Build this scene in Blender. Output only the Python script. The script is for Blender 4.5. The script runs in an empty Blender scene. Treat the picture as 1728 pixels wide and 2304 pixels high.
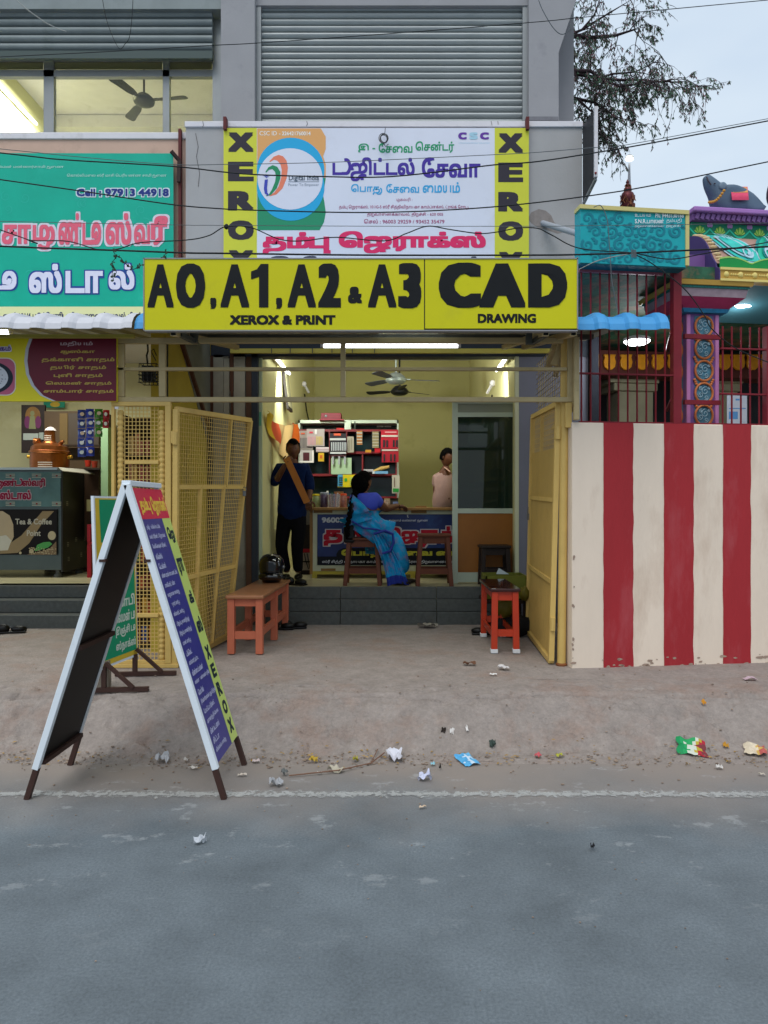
import bpy, math, random
from mathutils import Vector, Matrix, noise
random.seed(7)
S = bpy.context.scene
COL = S.collection
F = 1664.0; CX = 895.0; CY = 1139.0; EYE = 1.55      # focal length in photograph pixels, principal point, eye height

# ------------------------------------------------------------------ camera
cam = bpy.data.objects.new('camera', bpy.data.cameras.new('camera')); COL.objects.link(cam)
cam.location = (0, 0, EYE); cam.rotation_euler = (math.pi/2, 0, 0)
cam.data.sensor_width = 36; cam.data.lens = 36*F/2304
cam.data.shift_x = (864-CX)/2304; cam.data.shift_y = (CY-1152)/2304
cam.data.clip_start = .05; cam.data.clip_end = 600
S.camera = cam
# ------------------------------------------------------------------ world
SUN_EL = math.radians(58); SUN_AZ = math.radians(200)
W = bpy.data.worlds.new("World"); S.world = W; W.use_nodes = True
nt = W.node_tree; nt.nodes.clear()
out = nt.nodes.new('ShaderNodeOutputWorld'); bg = nt.nodes.new('ShaderNodeBackground')
sky = nt.nodes.new('ShaderNodeTexSky'); sky.sky_type = 'NISHITA'; sky.sun_disc = False
sky.sun_elevation = SUN_EL; sky.sun_rotation = SUN_AZ; sky.dust_density = 3.0; sky.air_density = 1.2
tc = nt.nodes.new('ShaderNodeTexCoord'); mp = nt.nodes.new('ShaderNodeMapping'); mp.inputs['Scale'].default_value = (1, 1, 3.0)
nz = nt.nodes.new('ShaderNodeTexNoise'); nz.inputs['Scale'].default_value = 1.9; nz.inputs['Detail'].default_value = 4; nz.inputs['Roughness'].default_value = .5
cr = nt.nodes.new('ShaderNodeValToRGB')
cr.color_ramp.elements[0].position = .35; cr.color_ramp.elements[0].color = (5.1, 6.15, 7.4, 1)
cr.color_ramp.elements[1].position = .7; cr.color_ramp.elements[1].color = (6.9, 7.7, 8.3, 1)
mx = nt.nodes.new('ShaderNodeMix'); mx.data_type = 'RGBA'; mx.inputs[0].default_value = .86
nt.links.new(tc.outputs['Generated'], mp.inputs['Vector']); nt.links.new(mp.outputs[0], nz.inputs['Vector'])
nt.links.new(nz.outputs['Fac'], cr.inputs[0]); nt.links.new(sky.outputs[0], mx.inputs[6]); nt.links.new(cr.outputs[0], mx.inputs[7])
nt.links.new(mx.outputs[2], bg.inputs['Color']); bg.inputs['Strength'].default_value = .128
nt.links.new(bg.outputs[0], out.inputs['Surface'])
sun = bpy.data.objects.new('sun', bpy.data.lights.new('sun', 'SUN')); COL.objects.link(sun)
sun.data.energy = 1.5; sun.data.angle = math.radians(38); sun.data.color = (1, .965, .93)
d = Vector((math.sin(SUN_AZ)*math.cos(SUN_EL), math.cos(SUN_AZ)*math.cos(SUN_EL), math.sin(SUN_EL)))
sun.rotation_euler = d.to_track_quat('Z', 'Y').to_euler(); sun.location = (0, -5, 12)
vs = S.view_settings; vs.view_transform = 'Standard'; vs.look = 'None'; vs.exposure = 0.0; vs.gamma = 1.0; vs.use_curve_mapping = False
S.cycles.max_bounces = 6; S.cycles.use_denoising = True; S.cycles.sample_clamp_indirect = 4

# ------------------------------------------------------------------ materials
def hexc(h):
    h = h.lstrip('#'); c = [int(h[i:i+2], 16)/255 for i in (0, 2, 4)]
    return tuple(x/12.92 if x <= .04045 else ((x+.055)/1.055)**2.4 for x in c)
MATS = {}
def mat(name, col, rough=.6, metal=0., var=.0, vscale=4., bump=0., bscale=40., dirt=None, dirtamt=0., dscale=2.5, alpha=1., trans=0., coat=0., emit=None, estr=0., stretch=(1,1,1), spec=.28):
    if name in MATS: return MATS[name]
    if isinstance(col, str): col = hexc(col)
    m = bpy.data.materials.new(name); m.use_nodes = True; MATS[name] = m
    n = m.node_tree; b = n.nodes['Principled BSDF']
    b.inputs['Base Color'].default_value = (*col, 1); b.inputs['Roughness'].default_value = rough; b.inputs['Metallic'].default_value = metal
    b.inputs['Transmission Weight'].default_value = trans; b.inputs['Alpha'].default_value = alpha; b.inputs['Coat Weight'].default_value = coat
    b.inputs['Specular IOR Level'].default_value = spec
    if emit:
        b.inputs['Emission Color'].default_value = (*emit, 1); b.inputs['Emission Strength'].default_value = estr
    tcn = n.nodes.new('ShaderNodeTexCoord'); mpn = n.nodes.new('ShaderNodeMapping'); mpn.inputs['Scale'].default_value = stretch
    n.links.new(tcn.outputs['Object'], mpn.inputs['Vector'])
    def tex(sc, det=5, ro=.6):
        t = n.nodes.new('ShaderNodeTexNoise'); t.inputs['Scale'].default_value = sc; t.inputs['Detail'].default_value = det; t.inputs['Roughness'].default_value = ro
        n.links.new(mpn.outputs[0], t.inputs['Vector']); return t
    cur = None
    if var:
        t = tex(vscale); r = n.nodes.new('ShaderNodeMapRange'); r.inputs[1].default_value = .3; r.inputs[2].default_value = .7; r.inputs[3].default_value = 1-var; r.inputs[4].default_value = 1+var
        n.links.new(t.outputs['Fac'], r.inputs[0])
        mm = n.nodes.new('ShaderNodeMix'); mm.data_type = 'RGBA'; mm.blend_type = 'MULTIPLY'; mm.inputs[0].default_value = 1; mm.inputs[6].default_value = (*col, 1)
        n.links.new(r.outputs[0], mm.inputs[7]); cur = mm.outputs[2]
    if dirt is not None:
        if isinstance(dirt, str): dirt = hexc(dirt)
        t = tex(dscale, 8, .65); r = n.nodes.new('ShaderNodeMapRange'); r.inputs[1].default_value = .62-.25*dirtamt; r.inputs[2].default_value = .78-.2*dirtamt; r.inputs[4].default_value = min(1, .35+.6*dirtamt)
        n.links.new(t.outputs['Fac'], r.inputs[0])
        mm = n.nodes.new('ShaderNodeMix'); mm.data_type = 'RGBA'; n.links.new(r.outputs[0], mm.inputs[0])
        if cur: n.links.new(cur, mm.inputs[6])
        else: mm.inputs[6].default_value = (*col, 1)
        mm.inputs[7].default_value = (*dirt, 1); cur = mm.outputs[2]
    if cur: n.links.new(cur, b.inputs['Base Color'])
    if bump:
        t = tex(bscale); bn = n.nodes.new('ShaderNodeBump'); bn.inputs['Strength'].default_value = bump; bn.inputs['Distance'].default_value = .01
        n.links.new(t.outputs['Fac'], bn.inputs['Height']); n.links.new(bn.outputs[0], b.inputs['Normal'])
    return m
def flat(h, rough=.5): return mat('print_'+h, '#'+h, rough, var=.04, vscale=9, spec=.15)

# ------------------------------------------------------------------ mesh builder
def V(*a): return Vector(a)
def P(x, y, D): return Vector(((x-CX)/F*D, D, EYE+(CY-y)/F*D))
class MB:
    def __init__(s): s.v = []; s.f = []; s.m = []; s.cm = 0
    def add(s, vs, fs):
        o = len(s.v); s.v += [tuple(v) for v in vs]; s.f += [tuple(i+o for i in f) for f in fs]; s.m += [s.cm]*len(fs); return s
    def mt(s, i): s.cm = i; return s
    def box(s, a, b):
        x0, x1 = sorted((a[0], b[0])); y0, y1 = sorted((a[1], b[1])); z0, z1 = sorted((a[2], b[2]))
        return s.add([(x0,y0,z0),(x1,y0,z0),(x1,y1,z0),(x0,y1,z0),(x0,y0,z1),(x1,y0,z1),(x1,y1,z1),(x0,y1,z1)],
                     [(3,2,1,0),(4,5,6,7),(0,1,5,4),(1,2,6,5),(2,3,7,6),(3,0,4,7)])
    def pbox(s, x0, y0, x1, y1, D, dep):           # front face covers a rectangle seen at distance D, dep metres deep
        a = P(x0, y0, D); b = P(x1, y1, D); return s.box(a, (b.x, D+dep, b.z))
    def obox(s, c, sx, sy, sz, R=None):
        R = R or Matrix.Identity(3); c = Vector(c)
        vs = [c + R @ Vector((i*sx/2, j*sy/2, k*sz/2)) for i, j, k in ((-1,-1,-1),(1,-1,-1),(1,1,-1),(-1,1,-1),(-1,-1,1),(1,-1,1),(1,1,1),(-1,1,1))]
        return s.add(vs, [(3,2,1,0),(4,5,6,7),(0,1,5,4),(1,2,6,5),(2,3,7,6),(3,0,4,7)])
    def bar(s, a, b, w, h=None, up=(0,0,1)):        # rectangular bar between two points
        a = Vector(a); b = Vector(b); h = h or w; t = (b-a).normalized(); u = Vector(up)
        if abs(t.dot(u)) > .98: u = Vector((0, 1, 0))
        sx = t.cross(u).normalized(); sz = sx.cross(t)
        vs = [p + sx*i*w/2 + sz*k*h/2 for p in (a, b) for i, k in ((-1,-1),(1,-1),(1,1),(-1,1))]
        return s.add(vs, [(3,2,1,0),(4,5,6,7),(0,1,5,4),(1,2,6,5),(2,3,7,6),(3,0,4,7)])
    def tube(s, pts, r, n=8, cap=True):
        pts = [Vector(p) for p in pts]; rs = r if isinstance(r, (list, tuple)) else [r]*len(pts)
        vs = []; pu = None
        for i, p in enumerate(pts):
            t = (pts[min(i+1, len(pts)-1)] - pts[max(i-1, 0)])
            t = t.normalized() if t.length > 1e-9 else Vector((0,0,1))
            if pu is None: pu = Vector((0,0,1)) if abs(t.z) < .9 else Vector((1,0,0))
            a = t.cross(pu)
            if a.length < 1e-6: a = t.orthogonal()
            a.normalize(); b = t.cross(a).normalized(); pu = -b if (-b).dot(pu) > 0 else b
            for k in range(n):
                th = 2*math.pi*k/n; vs.append(p + (a*math.cos(th)+b*math.sin(th))*rs[i])
        fs = [(i*n+k, i*n+(k+1)%n, (i+1)*n+(k+1)%n, (i+1)*n+k) for i in range(len(pts)-1) for k in range(n)]
        if cap: fs += [tuple(range(n)), tuple(range(len(vs)-n, len(vs)))[::-1]]
        return s.add(vs, fs)
    def lathe(s, prof, c=(0,0,0), n=20, axis='z', squash=1.):
        c = Vector(c); vs = []
        for r, z in prof:
            for k in range(n):
                th = 2*math.pi*k/n
                v = Vector((r*math.cos(th), r*squash*math.sin(th), z))
                if axis == 'y': v = Vector((v.x, v.z, v.y))
                if axis == 'x': v = Vector((v.z, v.x, v.y))
                vs.append(c+v)
        fs = [(i*n+k, i*n+(k+1)%n, (i+1)*n+(k+1)%n, (i+1)*n+k) for i in range(len(prof)-1) for k in range(n)]
        fs += [tuple(range(n))[::-1], tuple(range(len(vs)-n, len(vs)))]
        return s.add(vs, fs)
    def ball(s, c, rx, ry=None, rz=None, n=12):
        ry = ry or rx; rz = rz or rx; c = Vector(c); vs = []; m = n//2
        for i in range(1, m):
            ph = math.pi*i/m
            for k in range(n):
                th = 2*math.pi*k/n; vs.append(c+Vector((rx*math.sin(ph)*math.cos(th), ry*math.sin(ph)*math.sin(th), rz*math.cos(ph))))
        vs += [c+Vector((0,0,rz)), c-Vector((0,0,rz))]; t = len(vs)-2
        fs = [((i+1)*n+k, (i+1)*n+(k+1)%n, i*n+(k+1)%n, i*n+k) for i in range(m-2) for k in range(n)]
        fs += [(t, k, (k+1)%n) for k in range(n)] + [(t+1, (m-2)*n+(k+1)%n, (m-2)*n+k) for k in range(n)]
        return s.add(vs, fs)
    def prism(s, poly, nrm):                        # closed planar polygon (3-D points) given thickness along nrm
        n = len(poly); poly = [Vector(p) for p in poly]; nrm = Vector(nrm)
        return s.add(poly + [p+nrm for p in poly], [tuple(range(n))[::-1], tuple(range(n, 2*n))] + [(i, (i+1)%n, n+(i+1)%n, n+i) for i in range(n)])
    def grid(s, fn, nu, nv):
        vs = [fn(i/nu, j/nv) for j in range(nv+1) for i in range(nu+1)]
        return s.add(vs, [(j*(nu+1)+i, j*(nu+1)+i+1, (j+1)*(nu+1)+i+1, (j+1)*(nu+1)+i) for j in range(nv) for i in range(nu)])
WL = {}
def fin(o, parent=None):
    COL.objects.link(o)
    if parent is not None: o.parent = parent
    return o
def thing(name, label, cat, loc=(0,0,0), group=None, rz=0):
    o = bpy.data.objects.new(name, None); o.location = loc; o.rotation_euler = (0, 0, rz); o.empty_display_size = .1
    o['label'] = label; o['category'] = cat
    if group: o['group'] = group
    fin(o); WL[o.name] = Vector(loc); return o
def obj(name, mb, m, parent=None, label=None, local=False, smooth=None, bevel=0, kind=None, cat=None, group=None):
    me = bpy.data.meshes.new(name); off = Vector((0,0,0))
    if parent is not None and not local: off = WL[parent.name]
    me.from_pydata([tuple(Vector(v)-off) for v in mb.v], [], mb.f)
    ms = m if isinstance(m, (list, tuple)) else [m]
    for k in ms: me.materials.append(k)
    if len(ms) > 1: me.polygons.foreach_set('material_index', mb.m)
    me.update()
    if smooth: 
        me.polygons.foreach_set('use_smooth', [True]*len(me.polygons)); me.set_sharp_from_angle(angle=math.radians(smooth))
    o = bpy.data.objects.new(name, me); fin(o, parent); WL[o.name] = off
    if label: o['label'] = label
    if kind: o['kind'] = kind
    if cat: o['category'] = cat
    if group: o['group'] = group
    if bevel:
        b = o.modifiers.new('bevel', 'BEVEL'); b.width = bevel; b.segments = 2; b.limit_method = 'ANGLE'; b.angle_limit = math.radians(40)
    return o
def copy_tree(o, parent=None):
    c = o.copy(); COL.objects.link(c)
    if parent is not None: c.parent = parent
    WL[c.name] = WL.get(o.name, Vector())
    for ch in list(o.children): copy_tree(ch, c)
    return c

# ------------------------------------------------------------------ lettering
TC = set(chr(i) for i in range(0x0B95, 0x0BBA))
def tamil(s):                                       # logical order -> drawing order
    r = []; i = 0
    while i < len(s):
        ch = s[i]
        if ch in TC:
            j = i+1; sg = ''
            if j < len(s) and s[j] in '\u0BC6\u0BC7\u0BC8': r.append(s[j]); r.append(ch); i = j+1; continue
            if j < len(s) and s[j] == '\u0BCA': r += ['\u0BC6', ch, '\u0BBE']; i = j+1; continue
            if j < len(s) and s[j] == '\u0BCB': r += ['\u0BC7', ch, '\u0BBE']; i = j+1; continue
        r.append(ch); i += 1
    return ''.join(r)
def raw(body):
    c = bpy.data.curves.new('t', 'FONT'); c.body = body; c.resolution_u = 3; c.fill_mode = 'FRONT'
    o = bpy.data.objects.new('t', c); me = bpy.data.meshes.new_from_object(o)
    vs = [(v.co.x, v.co.y) for v in me.vertices]; fs = [tuple(p.vertices) for p in me.polygons]
    bpy.data.objects.remove(o); bpy.data.curves.remove(c); bpy.data.meshes.remove(me); return vs, fs
def stroke(pts, w):
    vs = []; fs = []
    for i, p in enumerate(pts):
        a = Vector(pts[max(i-1, 0)]); b = Vector(pts[min(i+1, len(pts)-1)]); t = (b-a).normalized(); n = Vector((-t.y, t.x))
        vs += [tuple(Vector(p)+n*w/2), tuple(Vector(p)-n*w/2)]
        if i: k = 2*i; fs.append((k-2, k-1, k+1, k))
    return vs, fs
def arc(cx, cy, rx, ry, a0, a1, n=12):
    return [(cx+rx*math.cos(math.radians(a0+(a1-a0)*i/n)), cy+ry*math.sin(math.radians(a0+(a1-a0)*i/n))) for i in range(n+1)]
import re
TCACHE = {}
def glyphs(body):
    if body in TCACHE: return TCACHE[body]
    toks = re.split('([\u0B95-\u0BB9]\u0BC1|\u0B9F[\u0BBF\u0BC0])', body); vs = []; fs = []; jt = []; x = 0
    w = .085
    for t in toks:
        if not t: continue
        extra = []
        lead = (len(t)-len(t.lstrip()))*.28; trail = (len(t)-len(t.rstrip()))*.28
        if len(t) == 2 and t[1] == '\u0BC1': base = t[0]
        elif len(t) == 2 and t[0] == '\u0B9F' and t[1] in '\u0BBF\u0BC0': base = t[0]
        else: base = tamil(t); t = ''
        if not base.strip(): x += lead; continue
        gv, gf = raw(base)
        if not gv: continue
        x0 = min(v[0] for v in gv); x1 = max(v[0] for v in gv); off = x+lead-x0
        if t and t[1] == '\u0BC1':
            if base in '\u0BAA\u0BAF\u0B99\u0B9A\u0BB5': extra = [[(x1-w/2, .5), (x1-w/2, -.28)], [(x1-w/2, -.24), (x1+.05, -.24)]]
            elif base in '\u0BA4\u0BA8\u0BB1\u0BA3\u0BA9': extra = [arc(x1+.04, .1, .16, .28, 80, -90), arc(x1-.1, -.18, .2, .1, 0, -170)]
            else: extra = [arc(x1, .2, .2, .3, 70, -95)+arc(x1-.18, -.18, .25, .12, -60, -170, 6)]
        elif t:
            extra = [[(x1-.06, .045), (x1+.14, .045)]+arc(x1+.14, .4, .22, .355, -88, 105)]
            if t[1] == '\u0BC0': extra = [[(x1-.06, .045), (x1+.2, .045)]+arc(x1+.2, .3, .21, .255, -88, 205), [(x1+.02, .25), (x1+.16, .2), (x1+.22, .32)]]
        xr = x1; gj = [0.]*len(gv)
        for ei, st in enumerate(extra):
            a, b = stroke(st, w); k = len(gv); gv += a; gj += [.00001*(ei+1)+.0000005*i_ for i_ in range(len(a))]; gf += [tuple(i+k for i in q) for q in b]
            xr = max(xr, max(p[0] for p in st))
        k = len(vs); jt += gj; vs += [(a+off, b) for a, b in gv]; fs += [tuple(i+k for i in q) for q in gf]
        x = off+xr+.07+trail
    x0 = min(v[0] for v in vs); x1 = max(v[0] for v in vs); y0 = min(v[1] for v in vs); y1 = max(v[1] for v in vs)
    TCACHE[body] = (vs, fs, (x0, y0, x1, y1), jt); return TCACHE[body]
def put_text(mb, fn, body, x0, y0, x1, y1, bold=0., off=.002, bx=None):
    """fn(px,py,off)->point. (x0,y0) top-left, (x1,y1) bottom-right."""
    vs, fs, (a, b, c, d_), jt = glyphs(body)
    bx = bold if bx is None else bx
    def steps(b_): n_ = max(1, math.ceil(2*b_/(.022 if (y1-y0) > 80 else .05))); return [-1+2*i/n_ for i in range(n_+1)]
    ks = [(0, 0)] if not bold else [(i, j) for i in steps(bx) for j in steps(bold)]
    W_ = c-a+2*bx; H_ = d_-b+2*bold
    for n, (i, j) in enumerate(ks):
        vv = [fn(x0+(x1-x0)*(u+i*bx-a+bx)/W_, y1+(y0-y1)*(v+j*bold-b+bold)/H_, off+n*.00005+z) for (u, v), z in zip(vs, jt)]
        mb.add(vv, fs)
def plane(D): return lambda x, y, o=0: P(x, y, D)+Vector((0, -o, 0))
def texts(name, items, fn, m, parent, off=.002, label=None):
    for k, it in enumerate(items):
        mb = MB(); body, x0, y0, x1, y1 = it[:5]; put_text(mb, fn, body, x0, y0, x1, y1, it[5] if len(it) > 5 else 0, off+.0000021*k, it[6] if len(it) > 6 else None)
        o = obj(name, mb, m, parent, label=label)
    return o
def sheet(mb, fn, pts, off=.001):
    pts2 = [fn(x, y, off) for x, y in pts]; mb.add(pts2, [tuple(range(len(pts2)))]); return mb
def rect(mb, fn, x0, y0, x1, y1, off=.001): return sheet(mb, fn, [(x0, y1), (x1, y1), (x1, y0), (x0, y0)], off)
def ell(cx, cy, rx, ry, a0=0, a1=360, n=32): return [(cx+rx*math.cos(math.radians(a0+(a1-a0)*i/n)), cy-ry*math.sin(math.radians(a0+(a1-a0)*i/n))) for i in range(n+(0 if a1-a0 == 360 else 1))]
def band(mb, fn, outer, inner, off=.001):
    n = len(outer); vs = [fn(x, y, off) for x, y in outer+inner]
    mb.add(vs, [(i, i+1, n+i+1, n+i) for i in range(n-1)]); return mb

# ------------------------------------------------------------------ ground
PROF = [(-60, 0), (4.45, 0), (4.6, .012), (4.72, .08), (4.92, .225), (5.02, .266), (5.2, .282), (5.75, .295), (7.84, .30), (12, .30)]
def gz(D):
    for (a, za), (b, zb) in zip(PROF, PROF[1:]):
        if D <= b: return za+(zb-za)*max(0, (D-a))/(b-a)
    return .3
def G(x, y):
    """ground point seen at photo pixel"""
    D = 1.0
    while D < 12:
        if EYE+(CY-y)/F*D <= gz(D): break
        D += .004
    return Vector(((x-CX)/F*D, D, gz(D)))
# ================================================================== SETTING
asph = mat('asphalt', (.134,.157,.172), .88, var=.2, vscale=2.3, bump=.22, bscale=420)
b = asph.node_tree
# fine aggregate speckle over the patches
pb = b.nodes['Principled BSDF']; src = pb.inputs['Base Color'].links[0].from_socket
tcn = b.nodes.new('ShaderNodeTexCoord'); sp = b.nodes.new('ShaderNodeTexNoise'); sp.inputs['Scale'].default_value = 85; sp.inputs['Detail'].default_value = 7; sp.inputs['Roughness'].default_value = .8
b.links.new(tcn.outputs['Object'], sp.inputs['Vector'])
rg = b.nodes.new('ShaderNodeMapRange'); rg.inputs[1].default_value = .3; rg.inputs[2].default_value = .7; rg.inputs[3].default_value = .66; rg.inputs[4].default_value = 1.34; b.links.new(sp.outputs['Fac'], rg.inputs[0])
mm = b.nodes.new('ShaderNodeMix'); mm.data_type = 'RGBA'; mm.blend_type = 'MULTIPLY'; mm.inputs[0].default_value = 1; b.links.new(src, mm.inputs[6]); b.links.new(rg.outputs[0], mm.inputs[7])
# brown dust drifting in from the kerb: a function of where the road is
sx = b.nodes.new('ShaderNodeSeparateXYZ'); b.links.new(tcn.outputs['Object'], sx.inputs[0])
nn = b.nodes.new('ShaderNodeTexNoise'); nn.inputs['Scale'].default_value = 1.4; nn.inputs['Detail'].default_value = 6; b.links.new(tcn.outputs['Object'], nn.inputs['Vector'])
ma = b.nodes.new('ShaderNodeMath'); ma.operation = 'MULTIPLY_ADD'; ma.inputs[1].default_value = 1.3; b.links.new(nn.outputs['Fac'], ma.inputs[0]); b.links.new(sx.outputs['Y'], ma.inputs[2])
r2 = b.nodes.new('ShaderNodeMapRange'); r2.inputs[1].default_value = 4.1; r2.inputs[2].default_value = 5.05; r2.inputs[4].default_value = .97; b.links.new(ma.outputs[0], r2.inputs[0])
m2 = b.nodes.new('ShaderNodeMix'); m2.data_type = 'RGBA'; b.links.new(r2.outputs[0], m2.inputs[0]); b.links.new(mm.outputs[2], m2.inputs[6]); m2.inputs[7].default_value = (*hexc('#8f857d'), 1)
mpp = b.nodes.new('ShaderNodeMapping'); mpp.inputs['Scale'].default_value = (1, 1.5, 1); b.links.new(tcn.outputs['Object'], mpp.inputs[0])
np_ = b.nodes.new('ShaderNodeTexNoise'); np_.inputs['Scale'].default_value = 3.4; np_.inputs['Detail'].default_value = 9; np_.inputs['Roughness'].default_value = .72; b.links.new(mpp.outputs[0], np_.inputs['Vector'])
rp = b.nodes.new('ShaderNodeMapRange'); rp.inputs[1].default_value = .585; rp.inputs[2].default_value = .64; rp.inputs[4].default_value = .34; b.links.new(np_.outputs['Fac'], rp.inputs[0])
ry_ = b.nodes.new('ShaderNodeMapRange'); ry_.inputs[1].default_value = 2.5; ry_.inputs[2].default_value = 3.3; b.links.new(sx.outputs['Y'], ry_.inputs[0])
mq = b.nodes.new('ShaderNodeMath'); mq.operation = 'MULTIPLY'; b.links.new(rp.outputs[0], mq.inputs[0]); b.links.new(ry_.outputs[0], mq.inputs[1])
m3_ = b.nodes.new('ShaderNodeMix'); m3_.data_type = 'RGBA'; b.links.new(mq.outputs[0], m3_.inputs[0]); b.links.new(m2.outputs[2], m3_.inputs[6]); m3_.inputs[7].default_value = (*hexc('#b3b6b6'), 1)
b.links.new(m3_.outputs[2], pb.inputs['Base Color'])
dirtm = mat('dusty_concrete', '#958b84', .95, var=.13, vscale=7, bump=1., bscale=70, dirt='#937a6c', dirtamt=.45, dscale=2.6)
dn = dirtm.node_tree; pb = dn.nodes['Principled BSDF']; src = pb.inputs['Base Color'].links[0].from_socket
tcd = dn.nodes.new('ShaderNodeTexCoord'); nd = dn.nodes.new('ShaderNodeTexNoise'); nd.inputs['Scale'].default_value = 2.5; nd.inputs['Detail'].default_value = 6; dn.links.new(tcd.outputs['Object'], nd.inputs['Vector'])
va = dn.nodes.new('ShaderNodeMix'); va.data_type = 'RGBA'; va.blend_type = 'LINEAR_LIGHT'; va.inputs[0].default_value = .35; dn.links.new(tcd.outputs['Object'], va.inputs[6]); dn.links.new(nd.outputs['Color'], va.inputs[7])
vo = dn.nodes.new('ShaderNodeTexVoronoi'); vo.feature = 'DISTANCE_TO_EDGE'; vo.inputs['Scale'].default_value = .95; dn.links.new(va.outputs[2], vo.inputs['Vector'])
rv = dn.nodes.new('ShaderNodeMapRange'); rv.inputs[1].default_value = .0; rv.inputs[2].default_value = .006; rv.inputs[3].default_value = .84; rv.inputs[4].default_value = 1; dn.links.new(vo.outputs['Distance'], rv.inputs[0])
n60 = dn.nodes.new('ShaderNodeTexNoise'); n60.inputs['Scale'].default_value = 34; n60.inputs['Detail'].default_value = 6; n60.inputs['Roughness'].default_value = .75; dn.links.new(tcd.outputs['Object'], n60.inputs['Vector'])
r60 = dn.nodes.new('ShaderNodeMapRange'); r60.inputs[1].default_value = .3; r60.inputs[2].default_value = .7; r60.inputs[3].default_value = .82; r60.inputs[4].default_value = 1.15; dn.links.new(n60.outputs['Fac'], r60.inputs[0])
mk = dn.nodes.new('ShaderNodeMath'); mk.operation = 'MULTIPLY'; dn.links.new(rv.outputs[0], mk.inputs[0]); dn.links.new(r60.outputs[0], mk.inputs[1])
mm_ = dn.nodes.new('ShaderNodeMix'); mm_.data_type = 'RGBA'; mm_.blend_type = 'MULTIPLY'; mm_.inputs[0].default_value = 1; dn.links.new(src, mm_.inputs[6]); dn.links.new(mk.outputs[0], mm_.inputs[7]); dn.links.new(mm_.outputs[2], pb.inputs['Base Color'])
platm = dirtm
mb = MB(); mb.add([(-90,-60,0),(90,-60,0),(90,4.45,0),(-90,4.45,0)], [(0,1,2,3)])
obj('road', mb, asph, kind='structure')
mb = MB(); mb.add([(-150,-120,-.04),(150,-120,-.04),(150,200,-.04),(-150,200,-.04)], [(0,1,2,3)])
obj('ground', mb, mat('earth', '#6f6258', .95, var=.2), kind='structure')
def gfn(u, v):
    X = -4.2+u*9.2; D = 4.4+v*3.5
    z = gz(D)-.003; n = noise.noise(Vector((X*2.2, D*2.2, 1)))*.5+noise.noise(Vector((X*7, D*7, 4)))*.3+noise.noise(Vector((X*19, D*19, 9)))*.2
    w = 1 if 4.55 < D < 5.0 else .14
    if D > 4.52: z += n*.04*w
    if 4.6 < D < 5.25:
        c = noise.noise(Vector((X*11, D*15, 20))); z -= .06*max(0, c-.15)                # pits and broken mortar
        e = abs(D-5.03-.03*noise.noise(Vector((X*2.5, 0, 8)))-.012*noise.noise(Vector((X*14, 0, 3))))
        if e < .03 and noise.noise(Vector((X*2, 7, 3))) > -.25: z -= .045*(1-e/.03)
    if 4.46 < D < 4.75: z += .008*noise.noise(Vector((X*5, D*5, 2)))
    D2 = D + (noise.noise(Vector((X*1.3, 3, 3)))*.06 if 4.5 < D < 5.4 else 0)
    return (X, D2, z)
mb = MB(); mb.grid(gfn, 560, 230); obj('pavement', mb, dirtm, kind='structure', smooth=60)
mb = MB()
for X0, X1 in ((-60, -4.2), (5.0, 60)):
    mb.grid(lambda u, v: (X0+u*(X1-X0), PROF[1+round(v*8)][0], PROF[1+round(v*8)][1]-.004), 1, 8)
obj('verge', mb, dirtm, kind='structure')
# worn edge line of the road
lm = mat('worn_line_paint', '#b4b5b2', .85, var=.12, vscale=9, bump=.3, bscale=90)
n_ = lm.node_tree; pb = n_.nodes['Principled BSDF']
tc2 = n_.nodes.new('ShaderNodeTexCoord'); s2 = n_.nodes.new('ShaderNodeSeparateXYZ'); n_.links.new(tc2.outputs['Object'], s2.inputs[0])
def nn2(sc, det, st):
    m = n_.nodes.new('ShaderNodeMapping'); m.inputs['Scale'].default_value = st; n_.links.new(tc2.outputs['Object'], m.inputs[0])
    t = n_.nodes.new('ShaderNodeTexNoise'); t.inputs['Scale'].default_value = sc; t.inputs['Detail'].default_value = det; t.inputs['Roughness'].default_value = .7; n_.links.new(m.outputs[0], t.inputs['Vector']); return t.outputs['Fac']
def mth(op, a, b_):
    m = n_.nodes.new('ShaderNodeMath'); m.operation = op
    for i_, v in enumerate((a, b_)):
        if isinstance(v, (int, float)): m.inputs[i_].default_value = v
        elif v is not None: n_.links.new(v, m.inputs[i_])
    return m.outputs[0]
dist = mth('ABSOLUTE', mth('ADD', mth('SUBTRACT', s2.outputs['Y'], 3.975), mth('MULTIPLY', mth('SUBTRACT', nn2(.9, 2, (1,0,0)), .5), .03)), None)
score = mth('SUBTRACT', mth('MULTIPLY', mth('SUBTRACT', nn2(26, 9, (1,1,1)), .40), .26), mth('SUBTRACT', dist, .018))
al = n_.nodes.new('ShaderNodeMapRange'); al.inputs[1].default_value = .0; al.inputs[2].default_value = .03; al.inputs[4].default_value = .74; n_.links.new(score, al.inputs[0]); n_.links.new(al.outputs[0], pb.inputs['Alpha'])
mb = MB(); mb.add([(-30,3.85,.004),(30,3.85,.004),(30,4.10,.004),(-30,4.10,.004)], [(0,1,2,3)]); obj('road_line', mb, lm, kind='structure')

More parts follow.
